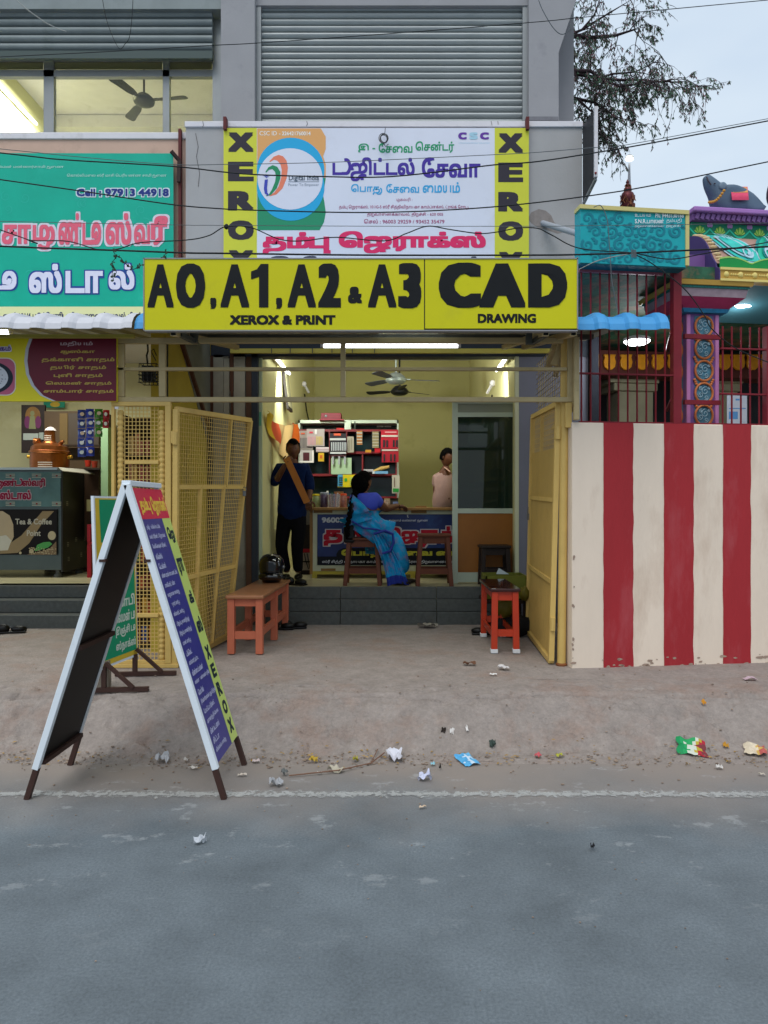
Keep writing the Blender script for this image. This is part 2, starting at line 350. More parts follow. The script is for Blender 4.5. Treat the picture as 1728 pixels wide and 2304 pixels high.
# ================================================================== COMMERCIAL BUILDING
B = thing('commercial_building', 'two storey concrete shop building with grey pillars, steel shutters and open ground floor shops', 'building', (0, 8, 0))
greyw = mat('grey_plaster', '#a8a7a7', .85, var=.07, vscale=2, bump=.15, dirt='#7f7b78', dirtamt=.12)
upw = mat('upper_grey_plaster', '#98989b', .85, var=.07, vscale=1.6, bump=.12, dirt='#6d6d74', dirtamt=.15)
white = mat('white_cement', '#d9d6da', .8, var=.05, vscale=6, dirt='#85807a', dirtamt=.22, dscale=3)
salmon = mat('salmon_plaster', '#cfae9c', .85, var=.05, dirt='#8c7468', dirtamt=.15)
slate = mat('slate_paint', '#323841', .6, var=.1, bump=.1)
bluegrey = mat('bluegrey_wall', '#797a87', .75, var=.06, vscale=2, dirt='#6e6c7c', dirtamt=.2)
yellow = mat('cream_yellow_wall', '#d8d29a', .8, var=.04, vscale=1.3, bump=.08, dirt='#b6ab72', dirtamt=.14)
olive = mat('olive_yellow_wall', '#b9b37a', .8, var=.05, vscale=1.2, bump=.08, dirt='#9b935c', dirtamt=.2)
floorm = mat('cream_floor_tile', '#a9a07f', .35, var=.1, vscale=3)
steel = mat('shutter_steel', '#a2a8a8', .5, metal=.25, var=.1, vscale=2.5, dirt='#6f7877', dirtamt=.28, dscale=1.7, stretch=(.6,1,2.5))
steeld = mat('dark_shutter_steel', '#7c8586', .55, metal=.25, var=.12, vscale=2.5, dirt='#55605f', dirtamt=.3)
alu = mat('aluminium_frame', '#8e9293', .45, metal=.5, var=.06)
LX = (580-CX)/F*7.85; RX = 1.28
# shop interior
obj('left_wall', MB().box((LX-.12, 7.86, .3), (LX, 13.2, 4.15)), yellow, B)
obj('right_wall', MB().box((RX, 7.86, .3), (RX+.12, 13.2, 4.15)), yellow, B)
obj('back_wall', MB().box((LX-.12, 13.2, .3), (RX+.12, 13.35, 4.15)), olive, B)
obj('floor', MB().box((LX-.12, 7.89, .25), (RX+.12, 13.3, .69)), floorm, B)
obj('ceiling', MB().box((LX-.5, 7.5, 4.152), (RX+.7, 13.4, 4.35)), white, B)
for z0, z1, D in ((.565, .693, 7.86), (.435, .563, 7.835), (.27, .433, 7.81)):
    x = LX-.1
    for w in (.98, 1.02, .9):
        obj('step_slab', MB().box((x, D, z0), (min(x+w-.004, RX+.12), D+.05, z1)), mat('step_granite', '#4d504e', .55, var=.2, vscale=25, dirt='#5a5047', dirtamt=.3), B, bevel=.006); x += w
# facade at D = 7.85
obj('column', MB().box((RX+.002, 7.85, .28), (2.02, 8.15, 4.15)), bluegrey, B, label='blue grey column right of the copy shop')
obj('column', MB().box((-1.98, 7.87, .28), (P(553,0,7.87).x, 8.15, 4.15)), mat('patchy_column_plaster', '#8f8c80', .85, var=.14, vscale=2.2, dirt='#6f665c', dirtamt=.4), B, label='patched column left of the copy shop')
obj('shutter_channel', MB().pbox(566, 790, 580, 1398, 7.84, .2), slate, B)
obj('shutter_channel', MB().box((RX-.035, 7.84, .69), (RX+.004, 7.9, 3.14)), mat('cream_jamb', '#c9caa8', .6), B)
obj('brown_edge', MB().pbox(553.5, 800, 565.5, 1398, 7.845, .1), mat('raw_brown_wood', '#5b4232', .8, var=.15), B)
obj('door_jamb', MB().pbox(580.5, 803, 589, 1318, 7.9, .05), mat('pale_green_jamb', '#b9c4a2', .6, var=.05), B)
obj('lintel', MB().box((-1.98, 7.84, 3.135), (2.02, 8.0, 4.15)), slate, B)
bo = mat('patch_board', '#a9a493', .8, var=.12, vscale=5, dirt='#7c7366', dirtamt=.3)
for x0, y0, x1, y1 in ((480,798,502,1090),(503,806,516,1085),(526,794,551,940),(526,942,551,1120),(481,800,514,804)):
    obj('board', MB().pbox(x0, y0, x1, y1, 7.84, .025), bo, B)
br = mat('brown_batten', '#5a3b2c', .8, var=.15)
for x0, y0, x1, y1 in ((471,800,479,930),(517,795,525,880),(519,880,524,940)):
    obj('batten', MB().pbox(x0, y0, x1, y1, 7.825, .02), br, B)
# party wall between the copy shop and the tea stall
obj('party_wall', MB().box((-2.12, 6.35, .27), (-1.985, 13.2, 3.42)), mat('party_wall_paint', '#b59f3c', .8, var=.1, vscale=1.5, dirt='#8d8464', dirtamt=.3), B)
obj('party_wall_cover', MB().prism([(-1.984,6.42,3.3),(-1.984,7.8,3.3),(-1.984,7.8,.5),(-1.984,7.72,2.2)], (.006,0,0)), mat('grey_sheet', '#77776a', .7, var=.12), B)
obj('diagonal_strut', MB().bar((-1.965,6.4,3.27), (-1.965,7.7,2.36), .035), br, B)
obj('drain_pipe', MB().tube([(-1.95,7.7,.3),(-1.95,7.7,2.5)], .03, 10), mat('black_pipe', '#1b1d20', .4), B, smooth=50)
# tea stall shell
teaw = mat('tea_stall_wall', '#cfc79a', .8, var=.05, vscale=1.5, bump=.06, dirt='#a3934e', dirtamt=.25, dscale=1.1)
obj('tea_back_wall', MB().box((-8, 10.6, .3), (-2.12, 10.75, 3.6)), teaw, B)
obj('tea_ceiling', MB().box((-8, 7.5, 3.6), (-1.99, 10.75, 3.75)), white, B)
obj('tea_floor', MB().box((-8, 8.05, .25), (-2.12, 10.7, .69)), floorm, B)
stm = MATS['step_granite']
for k, (D, z0, z1) in enumerate(((8.0,.56,.69),(7.8,.43,.558),(7.6,.27,.428))):
    for x0, x1 in ((-6.5,-4.402),(-4.4,-3.202),(-3.2,-2.125)):
        obj('step_slab', MB().box((x0, D, z0), (x1, D+.24, z1)), stm, B, bevel=.006)
# balcony slab + parapets
obj('balcony_slab', MB().box((-8, 7.6, 3.5), (2.0, 7.84, 4.1)), greyw, B)
pl, pr = P(418,0,7.45).x, P(1310,0,7.45).x
zt = P(0,285,7.45).z
obj('parapet_wall', MB().box((pl, 7.45, 3.45), (pr, 7.62, zt)), greyw, B, label='grey parapet wall behind the white banner')
obj('parapet_cap', MB().pbox(415, 272, 1312, 285, 7.43, .24), white, B, bevel=.006)
obj('parapet_wall', MB().box((-8, 7.52, 3.4), (pl-.004, 7.66, P(0,312,7.5).z)), salmon, B, label='salmon parapet wall behind the turquoise banner')
obj('parapet_cap', MB().box((-8, 7.5, P(0,312,7.5).z), (pl-.003, 7.75, P(0,297,7.5).z)), white, B, bevel=.006)
obj('bare_patch', MB().prism([P(x,y,7.449) for x, y in [(1195,478),(1212,470),(1228,474),(1240,484),(1247,500),(1262,512),(1270,522),(1255,526),(1232,518),(1210,512),(1196,503),(1188,492)]], (0,.01,0)), mat('bare_cement', '#8c8480', .9, var=.15, vscale=20), B)
mb = MB()
for pts in ([(440,300),(446,330),(442,352),(449,390),(446,420)], [(690,272),(692,279),(689,284)], [(1105,272),(1107,282)], [(1120,272),(1121,280)], [(456,272),(458,282),(455,286)]):
    mb.tube([P(x, y, 7.447 if y > 290 else 7.427) for x, y in pts], .002, 4)
obj('hairline_crack', mb, mat('crack_dark', '#4a4646', .9), B)
# upper storey
obj('column', MB().pbox(497, -160, 573, 300, 7.9, .35), upw, B, label='grey pillar between the two upper shutters')
obj('column', MB().prism([P(x,y,7.9) for x, y in [(1190,320),(1257,320),(1257,118),(1300,-12),(1340,-120),(1190,-120)]], (0,.35,0)), upw, B, label='grey corner pillar flaring out at its top')
obj('shutter_head', MB().pbox(573, -160, 1190, 12, 7.98, .3), upw, B)
obj('shutter_head', MB().pbox(-900, -160, 497, 20, 7.98, .3), steeld, B)
obj('shutter_channel', MB().pbox(577, 12, 587, 300, 7.99, .1), alu, B); obj('shutter_channel', MB().pbox(1176, 12, 1189, 300, 7.99, .1), alu, B)
def slat_mesh(x0, x1, D, h):
    mb = MB(); prof = [(0,0),(.010,.0),(.014,.12),(.0,.2),(-.012,.38),(-.016,.58),(-.010,.8),(.004,.93),(.008,1.0)]
    for x in (x0, x1):
        mb.v += [(x, p[0], p[1]*h) for p in prof]
    n = len(prof); mb.f += [(i, n+i, n+i+1, i+1) for i in range(n-1)]; mb.m = [0]*(n-1); return mb
def shutter(x0, x1, y0, y1, D, n, m, lab):
    a = P(x0, y1, D); c = P(x1, y0, D); h = (c.z-a.z)/n
    frame = obj('roller_shutter', MB().box((a.x, D+.03, a.z), (c.x, D+.05, c.z)), m, B, label=lab); WL[frame.name] = WL[B.name]
    first = None
    for k in range(n):
        if first is None:
            first = obj('slat', slat_mesh(a.x, c.x, D, h*.985), m, frame, smooth=35, local=True); o = first
        else: o = first.copy(); COL.objects.link(o); o.parent = frame
        o.location = V(0, D, a.z+k*h)-WL[B.name]
shutter(587, 1176, 12, 297, 8.05, 19, steel, 'closed grey steel roller shutter above the white banner')
shutter(-420, 478, 22, 114, 8.05, 5, steeld, 'dark half lowered roller shutter over the upper windows')
obj('shutter_bottom_bar', MB().pbox(-420, 114, 478, 131, 8.03, .05), mat('dark_bar', '#4a5654', .6, metal=.3), B)
wf = obj('upper_window', MB().pbox(-420, 157, 480, 172, 8.2, .06).pbox(98, 131, 121, 300, 8.2, .06).pbox(366, 131, 381, 300, 8.2, .06).pbox(478, 20, 497, 300, 8.15, .06).pbox(-420, 131, 480, 137, 8.2, .05).pbox(-150,131,-130,300,8.2,.06), alu, B, label='aluminium window strip with three lit panes')
gl = mat('window_glass', '#dfe8e2', .05, alpha=.05, spec=.1)
for x0, x1 in ((-129,97),(122,365),(382,477)):
    obj('pane', MB().pbox(x0, 173, x1, 297, 8.225, .006), gl, wf)
    obj('pane', MB().pbox(x0, 138, x1, 156, 8.225, .006), mat('dull_glass', '#7d7a58', .3), wf)
obj('upper_room_wall', MB().box((-5.5, 12, 4.35), (-1.9, 12.1, 7.7)).box((-5.6, 8.3, 4.35), (-5.5, 12.1, 7.7)).box((-1.95, 8.3, 4.35), (-1.85, 12.1, 7.7)), mat('upper_room_yellow', '#d6d49c', .8, var=.04), B)
obj('upper_room_ceiling', MB().box((-5.6, 8.3, 7.7), (-1.85, 12.1, 7.8)).box((-5.49, 11.6, 7.5), (-1.96, 11.99, 7.69)), white, B)
obj('upper_room_dado', MB().box((-5.49, 11.9, 4.36), (-1.96, 11.99, P(0, 270, 11.9).z)), mat('upper_dado', '#dcdcb4', .7), B)
obj('upper_floor', MB().box((-8, 7.7, 4.12), (2.0, 7.85, 4.34)).box((-8, 7.86, 4.36), (-1.85, 12.1, 4.42)), white, B)
obj('upper_block', MB().box((-1.84, 8.4, 4.36), (2.0, 13, 8.6)), upw, B)
obj('corner_drip_patch', MB().pbox(1190, 262, 1256, 271, 7.895, .004), mat('water_stain', '#77777c', .9, var=.2, vscale=8), B)

# ================================================================== TEMPLE (frontage turned 7.5 degrees)
TH = math.radians(7.5); TO = Vector((1.352, 5.73, 0)); TU = Vector((math.cos(TH), math.sin(TH), 0)); TV = Vector((-math.sin(TH), math.cos(TH), 0))
def T(u, v, z): return TO + TU*u + TV*v + Vector((0, 0, z))
def TP(x, y, v=0):
    """point where the photo ray meets the temple plane v"""
    k = (x-CX)/F; D = (TO+TV*v).dot(TV)/(Vector((k, 1, 0)).dot(TV)); p = Vector((k*D, D, EYE+(CY-y)/F*D)); return p
def TUz(x, y, v=0):
    p = TP(x, y, v); return (p-TO).dot(TU), p.z
def tbox(mb, u0, v0, z0, u1, v1, z1):
    o = [T(u, v, z) for z in (z0, z1) for u, v in ((u0,v0),(u1,v0),(u1,v1),(u0,v1))]
    return mb.add(o, [(3,2,1,0),(4,5,6,7),(0,1,5,4),(1,2,6,5),(2,3,7,6),(3,0,4,7)])
def tpbox(mb, x0, y0, x1, y1, v, dv):
    u0, z1 = TUz(x0, y0, v); u1, _ = TUz(x1, y0, v); xm = (x0+x1)/2; z1 = TUz(xm, y0, v)[1]; z0 = TUz(xm, y1, v)[1]
    return tbox(mb, u0, v, z0, u1, v+dv, z1)
def tfn(v): return lambda x, y, o=0: TP(x, y, v)-TV*o
# striped compound wall
cw = thing('compound_wall', 'low temple compound wall painted in cream and dark red vertical stripes', 'wall', T(0,0,.3))
cream = mat('cream_lime_paint', '#e4d3c0', .85, var=.05, vscale=2.5, bump=.3, bscale=25, dirt='#b79c86', dirtamt=.26, dscale=3.2, stretch=(1,1,.3))
redp = mat('dark_red_paint', '#a02a30', .7, var=.09, vscale=2.5, bump=.3, bscale=25, dirt='#b0555a', dirtamt=.3, dscale=4, stretch=(1,1,.3))
wz = TUz(1300, 950)[1]
obj('wall_body', tbox(MB(), 0, .004, .2, 6, .22, wz), cream, cw, bevel=.008)
edges = [1358, 1425, 1494, 1561, 1627, 1690]
us = [TUz(x, 1200)[0] for x in edges]; st = us[1]-us[0]
while us[-1]+st < 6: us.append(us[-1]+st)
for i in range(0, len(us)-1, 2):
    mb = MB(); n = 40; z0 = .25; z1 = wz+.0005
    L = [us[i]+.005*noise.noise(Vector((i*3.1, k*.35, 0))) for k in range(n+1)]; R = [us[i+1]+.008*noise.noise(Vector((i*3.1+7, k*.35, 0))) for k in range(n+1)]
    vs = []
    for k in range(n+1): z = z0+(z1-z0)*k/n; vs += [T(L[k], .0015, z), T(R[k], .0015, z)]
    mb.add(vs, [(2*k, 2*k+1, 2*k+3, 2*k+2) for k in range(n)])
    mb.add([T(L[n], .0015, wz+.001), T(R[n], .0015, wz+.001), T(R[n], .222, wz+.001), T(L[n], .222, wz+.001)], [(0,1,2,3)])
    obj('red_stripe', mb, redp, cw)
mb = MB()
for k in range(13):
    z = .28+random.random()**1.5*.9; u = .002+random.random()*.014; s = random.uniform(.002, .012)
    pts = [T(u+s*math.cos(a)*random.uniform(.6,1.2), .0005, z+1.6*s*math.sin(a)*random.uniform(.6,1.2)) for a in [i*math.pi/4 for i in range(8)]]; mb.add(pts, [tuple(range(8))])
for k in range(60):
    u = random.uniform(.0, 3.2); z = .285+random.random()**2*.08; s = random.uniform(.006, .03)
    pts = [T(u+s*math.cos(a)*random.uniform(.6,1.4), .0004, z+.5*s*math.sin(a)*random.uniform(.6,1.2)) for a in [i*math.pi/4 for i in range(8)]]; mb.add(pts, [tuple(range(8))])
obj('paint_chip', mb, mat('chipped_plaster', '#a08a7a', .9, var=.2, vscale=30), cw, kind='stuff')
# temple hall: back wall, ceiling, beams, stone piers
hall = thing('temple_hall', 'dim pillared temple hall behind the red bars', 'temple', T(1.5, 2, .3))
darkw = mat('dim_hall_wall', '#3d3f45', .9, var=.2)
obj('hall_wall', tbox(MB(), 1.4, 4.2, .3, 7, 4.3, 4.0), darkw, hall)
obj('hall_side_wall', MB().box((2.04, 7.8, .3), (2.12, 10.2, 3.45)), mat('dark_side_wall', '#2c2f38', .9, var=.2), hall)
obj('hall_floor', tbox(tbox(MB(), .95, .23, .3, 7, 2.4, .5), 1.3, 2.41, .3, 7, 4.2, .5), floorm, hall)
obj('hall_ceiling', tbox(tbox(MB(), .06, .2, 3.42, 7, 1.55, 3.52), 1.3, 1.56, 3.42, 7, 4.3, 3.52), mat('painted_ceiling', '#2e5c46', .7, var=.5, vscale=5, dirt='#9b6a55', dirtamt=.6, dscale=6), hall)
obj('hall_beam', tpbox(MB(), 1306, 795, 1900, 850, 2.6, .3), mat('maroon_beam', '#5a2a22', .7, var=.2), hall)
petal = mat('golden_petal', '#e0941a', .45, var=.12, vscale=20)
for cx_ in (1338,1373,1410,1446,1482,1518,1600,1632,1664,1696,1728):
    mb = MB(); vs = []
    y0, y1 = 797, 832; w = 14
    prof = [(-1,0),(-.8,.2),(-1,.5),(-.85,.8),(-.3,1.0),(.3,1.0),(.85,.8),(1,.5),(.8,.2),(1,0)]
    mb.prism([TP(cx_+a*w, y0+b_*(y1-y0), 2.55) for a, b_ in prof][::-1], TV*.04); obj('lotus_petal', mb, petal, hall, bevel=.01)
stone = mat('pale_stone', '#a39c80', .85, var=.15, vscale=3, bump=.3)
for x0, x1 in ((1392, 1470), (1598, 1660)):
    mb = MB(); tpbox(mb, x0, 880, x1, 1000, 2.9, .35); tpbox(mb, x0-10, 862, x1+10, 879, 2.85, .4); tpbox(mb, x0-18, 830, x1+14, 861, 2.8, .45)
    obj('stone_pier', mb, stone, hall, bevel=.01)
obj('rear_window', tpbox(MB(), 1308, 845, 1350, 905, 4.15, .04), mat('bluish_board', '#5b7484', .6, var=.3, vscale=8), hall)
# teal painted signboard
tb = thing('painted_fascia_board', 'turquoise temple fascia board with painted scrolls and white lettering', 'signboard', TP(1425,597,-.05))
teal = mat('turquoise_paint', '#16a3ab', .5, var=.07, vscale=3, dirt='#1a8a92', dirtamt=.2)
obj('board', tpbox(MB(), 1306, 475, 1543, 596, -.05, .12), teal, tb)
obj('border', tpbox(tpbox(MB(), 1305, 466, 1551, 475, -.07, .12), 1543, 475.5, 1551, 597, -.06, .14), mat('cream_border', '#cfc27e', .6), tb); obj('board_soffit', tpbox(MB(), 1306, 596.5, 1543, 599, -.045, .12), mat('deep_teal_soffit', '#1c5a60', .7), tb)
tf = tfn(-.052); mb = MB(); random.seed(3)
def scroll(mb, fn, cx, cy, r, sgn, w, off, turns=1.35, a0=0, nn=22):
    L = []; R_ = []
    for k in range(nn+1):
        t = k/nn; a = a0+sgn*turns*2*math.pi*t; rr = r*(1-.82*t); ww = w*(1-.55*t)
        L.append((cx+(rr+ww/2)*math.cos(a), cy+(rr+ww/2)*math.sin(a))); R_.append((cx+(rr-ww/2)*math.cos(a), cy+(rr-ww/2)*math.sin(a)))
    band(mb, fn, L, R_, off)
n = 0
for j in range(4):
    for i in range(7):
        x = 1322+i*36+(j%2)*18; y = 491+j*30
        if x > 1533 or (y < 515 and x > 1415): continue
        n += 1; scroll(mb, tf, x, y, 14, 1 if (i+j)%2 else -1, 6.2, .0012+n*.00003, a0=random.random()*6)
        for q in range(5):
            a = random.random()*6.28; r = 19; ex = x+r*math.cos(a); ey = y+r*math.sin(a)
            if 1308 < ex < 1538 and 478 < ey < 592: sheet(mb, tf, ell(ex, ey, 4.6, 2.4, n=8), .001+n*.00003)
mb.v = [v for v in mb.v]
obj('scroll_pattern', mb, mat('deep_teal_paint', '#107c8c', .5, var=.1), tb)
texts('lettering', [('Ph: 9443130168', 1474, 480, 1538, 490, .02), ('S.N.R.பாலன்', 1428, 492, 1493, 503, .02), ('தம்பதி', 1499, 492, 1533, 503), ('உபயம்', 1428, 479, 1464, 488), ('திருவானைக்காவல்', 1428, 506, 1492, 513), ('திருச்சி', 1498, 506, 1530, 513)], tf, flat('dfe6ea'), tb, off=.004)
# purple entablature and canopy
en = thing('temple_canopy', 'carved and painted temple canopy in purple, turquoise, green and gold', 'canopy', TP(1560,655,.5))
u0 = 1.2
vb = .75
def zy(x, y, v): return TUz(x, y, v)[1]
UE = 5.5
# side profile (v, z): found from the left end as seen in the photograph
DB = 6.45
def vz(x, y):                                       # the left end is the plane u = ue
    k = (x-CX)/F; dd = TV; p0 = T(ue, 0, 0); D = (p0.dot(TU))/(Vector((k,1,0)).dot(TU)); p = Vector((k*D, D, EYE+(CY-y)/F*D)); return ((p-TO).dot(TV), p.z)
ue = TUz(1551, 500, .62)[0]
prof = dict(ledge=[(1549,473),(1562,472),(1562,482),(1558,486),(1556,499),(1549,499)])
P0 = [vz(x, y) for x, y in ((1550,655),(1550,532),(1565,531),(1578,534),(1590,546),(1598,562),(1605,580),(1612,590),(1614,601),(1621,603),(1621,630),(1590,648))]
def ext(poly, ua, ub):
    n = len(poly); vs = [T(ua, v, z) for v, z in poly]+[T(ub, v, z) for v, z in poly]
    return MB().add(vs, [tuple(range(n)), tuple(range(n, 2*n))[::-1]]+[(i, n+i, n+(i+1)%n, (i+1)%n) for i in range(n)])
purple = mat('dark_purple_paint', '#4a3b72', .6, var=.08, dirt='#3b5c88', dirtamt=.1)
obj('end_cap', ext(P0, ue-.01, ue+.0), purple, en)
lil = mat('lilac_paint', '#a877bb', .55, var=.06, vscale=4); lild = mat('violet_paint', '#76508a', .6, var=.2, vscale=22)
vtop = vz(1556,500)[0]; zt0 = vz(1556,473)[1]; zt1 = vz(1556,484)[1]; zt2 = vz(1556,499)[1]; zf = vz(1552,534)[1]
obj('ledge', tbox(MB(), ue-.03, vtop-.10, zt1, UE, vtop+.7, zt0), lil, en, bevel=.01)
obj('ledge_course', tbox(MB(), ue-.015, vtop-.05, zt2, UE, vtop+.7, zt1-.001), lild, en)
k = 0
mb = MB(); u = ue+.02
while u < 3.0: mb.obox(T(u, vtop-.055, (zt1+zt2)/2), .03, .02, .05, Matrix.Rotation(TH, 3, 'Z')@Matrix.Rotation(.35, 3, 'Y')); u += .048
obj('ledge_moulding', mb, mat('violet_moulding', '#7f5b93', .6), en)
obj('frieze', tbox(MB(), ue, vtop, zf-.02, UE, vtop+.6, zt2-.001), mat('deep_green_paint', '#0d7a5c', .55, var=.08), en)
def ffn(v0): return lambda u, z, o=0: T(u, v0-o, z)
ff = ffn(vtop)
lot = mat('lotus_green', '#4f9b35', .5, var=.15, vscale=30); lotl = mat('lotus_light', '#9cc257', .5); scal = mat('scallop_turquoise', '#1fb795', .5, var=.08); bud = mat('bud_pink', '#a37bb0', .5)
mb = MB(); mbl = MB(); mbs = MB(); mbb = MB(); H = zt2-zf; uu = ue+.075; stp = .188; k = 0
while uu < 3.2:
    zc = zf+.34*H
    for q in range(-4, 5):
        a = math.radians(q*17); L = H*(.5-.02*abs(q)); n_ = 8; c = (uu+math.sin(a)*L*.55, zc+math.cos(a)*L*.55-.1*H)
        pts = []
        for t in range(10):
            th = 2*math.pi*t/10; lx = .0095*math.cos(th); ly = L*.5*math.sin(th); pts.append((c[0]+lx*math.cos(a)+ly*math.sin(a), c[1]-lx*math.sin(a)+ly*math.cos(a)))
        sheet(mb if q%2 else mbl, ff, pts, .004+.0006*(4-abs(q)))
    O = [(uu-stp/2+stp*t/10, zf+H*(.52-.5*math.sin(math.pi*t/10))) for t in range(11)]
    band(mbs, ff, [(a, b_+.012) for a, b_ in O], [(a, b_-.006) for a, b_ in O], .003)
    for t in (-1, 0, 1): sheet(mbb, ff, ell(uu+stp/2+t*.014, zt2-.18*H, .012, .02, n=10), .003+.001*(t+2))
    uu += stp
obj('lotus_dark_petals', mb, lot, en); obj('lotus_light_petals', mbl, lotl, en); obj('scallop_band', mbs, scal, en); obj('flower_bud', mbb, bud, en)
# curved cornice
PC = [vz(x, y) for x, y in ((1556,532),(1572,532),(1584,538),(1593,551),(1600,566),(1607,582),(1613,592))]
def cyma(t):
    t = max(0, min(.9999, t))*(len(PC)-1); i = int(t); f = t-i; return (PC[i][0]*(1-f)+PC[i+1][0]*f, PC[i][1]*(1-f)+PC[i+1][1]*f)
cy = MB(); cy.grid(lambda a, b_: T(ue+a*(UE-ue), cyma(b_)[0], cyma(b_)[1]), 1, 20)
obj('curved_cornice', cy, mat('cornice_rose', '#a98678', .55, var=.1), en, smooth=40)
def cfn(u, t, o=0):
    v, z = cyma(t); v2, z2 = cyma(t+.02); n = Vector((-(z-z2), (v2-v)*-1)); n = n.normalized() if n.length > 0 else Vector((-1, 0)); return T(u, v-abs(n.x)*o, z+abs(n.y)*o)
aq = mat('aqua_carving', '#35c0b4', .5, var=.15, vscale=14); pale = mat('pale_aqua_carving', '#a9c8d4', .5, var=.1); aqd = mat('dark_aqua_carving', '#168f8c', .5)
def leafscroll(uc, flip, m1, m2):
    for (rx, ry, m_, o) in ((.165,.62,m2,.012),(.14,.52,m1,.016),(.10,.36,m2,.02),(.075,.25,m1,.024)):
        mb = MB(); n = 26; pts = []
        for k in range(n):
            a = 2*math.pi*k/n; uu_ = uc+flip*(rx*math.cos(a)); tt = .52+ry*.8*math.sin(a)*.95+.12*math.cos(a)
            pts.append(cfn(uu_+flip*.16*(tt-.5), max(.02, min(.97, tt)), o))
        ctr = sum(pts, Vector())/n; mb.add([ctr]+pts, [(0, 1+k, 1+(k+1)%n) for k in range(n)]); obj('leaf_scroll', mb, m_, en)
    mb = MB(); scroll(mb, cfn, uc+flip*.06, .72, .05, 1, .02, .03)
    mb2 = MB(); L = []; R_ = []
    for k in range(17):
        t = k/16; a = t*8; r = .055*(1-.75*t)
        L.append((uc+flip*.08+r*math.cos(a), .7+(r+.008)*3.2*math.sin(a))); R_.append((uc+flip*.08+(r-.012)*math.cos(a), .7+(r-.012)*3.2*math.sin(a)))
    band(mb2, cfn, L, R_, .032); obj('curl', mb2, pale, en)
    for q in range(4):
        mb = MB(); O = [(uc-flip*(.02+.03*q)+flip*.05*t/8, .08+.3*(t/8)**.8) for t in range(9)]; band(mb, cfn, O, [(a+.009, b_) for a, b_ in O], .03+.001*q); obj('leaf_vein', mb, pale, en)
u1 = ue+.22; s = 1
while u1 < 2.9: leafscroll(u1, s, aq if s > 0 else scal, pale if s > 0 else aqd); u1 += .36; s = -s
mb = MB()
for k in range(11): 
    t = .05+k*.085; mb.ball(cfn(ue+.02+.03*t, t, .004), .035, .02, .017, 8)
obj('feather_edge', mb, mat('buff_carving', '#cdb489', .6, var=.1), en, smooth=60)
vg = vz(1613,601); vy = vz(1621,603); vy2 = vz(1621,630)
gw = MB(); O = []; I = []
for k in range(200):
    u = ue+.012+k*.022; zz = vg[1]+.028+.05*abs(math.sin((u-ue)*math.pi/.36+.6))**.9
    O.append((u, zz)); I.append((u, vg[1]-.012))
band(gw, ffn(vg[0]-.02), O, I, 0); obj('wave_band', gw, mat('bright_green_paint', '#178f45', .5, var=.1), en)
gl2 = MB(); band(gl2, ffn(vg[0]-.022), [(a, b_+.008) for a, b_ in O], [(a, b_-.004) for a, b_ in O], 0); obj('wave_edge', gl2, mat('pale_green_edge', '#9ccf6a', .5), en)
gold = mat('gold_paint', '#c29b48', .5, var=.08); goldl = mat('pale_gold_paint', '#e3cf7c', .5)
zA, zB = vy[1], vy2[1]
obj('gold_band', tbox(MB(), ue, vy[0], zB, UE, vy[0]+.1, zA), gold, en)
obj('gold_edge', tbox(tbox(MB(), ue-.004, vy[0]-.012, zA-.014, UE, vy[0]+.02, zA+.006), ue-.004, vy[0]-.012, zB-.006, UE, vy[0]+.02, zB+.012), goldl, en)
mb = MB(); u = ue+.05
while u < 3.0:
    mb.ball(T(u, vy[0], (zA+zB)/2), .024, .016, .026, 10)
    for q in range(1, 5): mb.ball(T(u+.024+q*.0195, vy[0], (zA+zB)/2), .0095, .01, .0105, 6)
    u += .125
obj('bead_moulding', mb, goldl, en, smooth=60)
sof = ext([(vy[0]+.01, zB+.002), (vy[0]+.12, zB+.0), (vb+.35, zB-.09), (vb+.35, zB+.3), (vy[0]+.2, zB+.3)], ue+.001, UE)
obj('soffit', sof, mat('dusty_blue_soffit', '#4a7f8c', .7, var=.07), en)
# temple pillar
tp = thing('temple_pillar', 'ornate purple and orange temple pillar with roundels and flared capital', 'pillar', TP(1580, 950, .33))
pv = .33
ua, ub = TUz(1545, 800, pv)[0], TUz(1616, 800, pv)[0]; pw = ub-ua
zc0 = TUz(1580, 706, pv)[1]
mauve = mat('mauve_paint', '#7a5593', .55, var=.08); pinkl = mat('pink_edge', '#c57fb4', .5)
panel = mat('blue_relief_paint', '#4f7f92', .55, var=.3, vscale=30)
obj('shaft', tbox(MB(), ua, pv, .3, ub, pv+pw, zc0), mauve, tp)
for uu_ in (ua+.008, ub-.02): obj('edge_strip', tbox(MB(), uu_-.012, pv-.012, .31, uu_+.022, pv+.01, zc0-.01), pinkl, tp, bevel=.006)
fl = ua+pw*.24; fr = ub-pw*.2; fc = (fl+fr)/2
obj('relief_panel', tbox(MB(), fl, pv-.004, .5, fr, pv+.01, zc0-.02), panel, tp)
oran = mat('orange_ring_paint', '#d07a45', .5, var=.12, vscale=25); wav = mat('pale_wave_paint', '#9fc0cc', .5)
zr0 = TUz(1582, 735, pv)[1]; dz = TUz(1582, 735, pv)[1]-TUz(1582, 785, pv)[1]
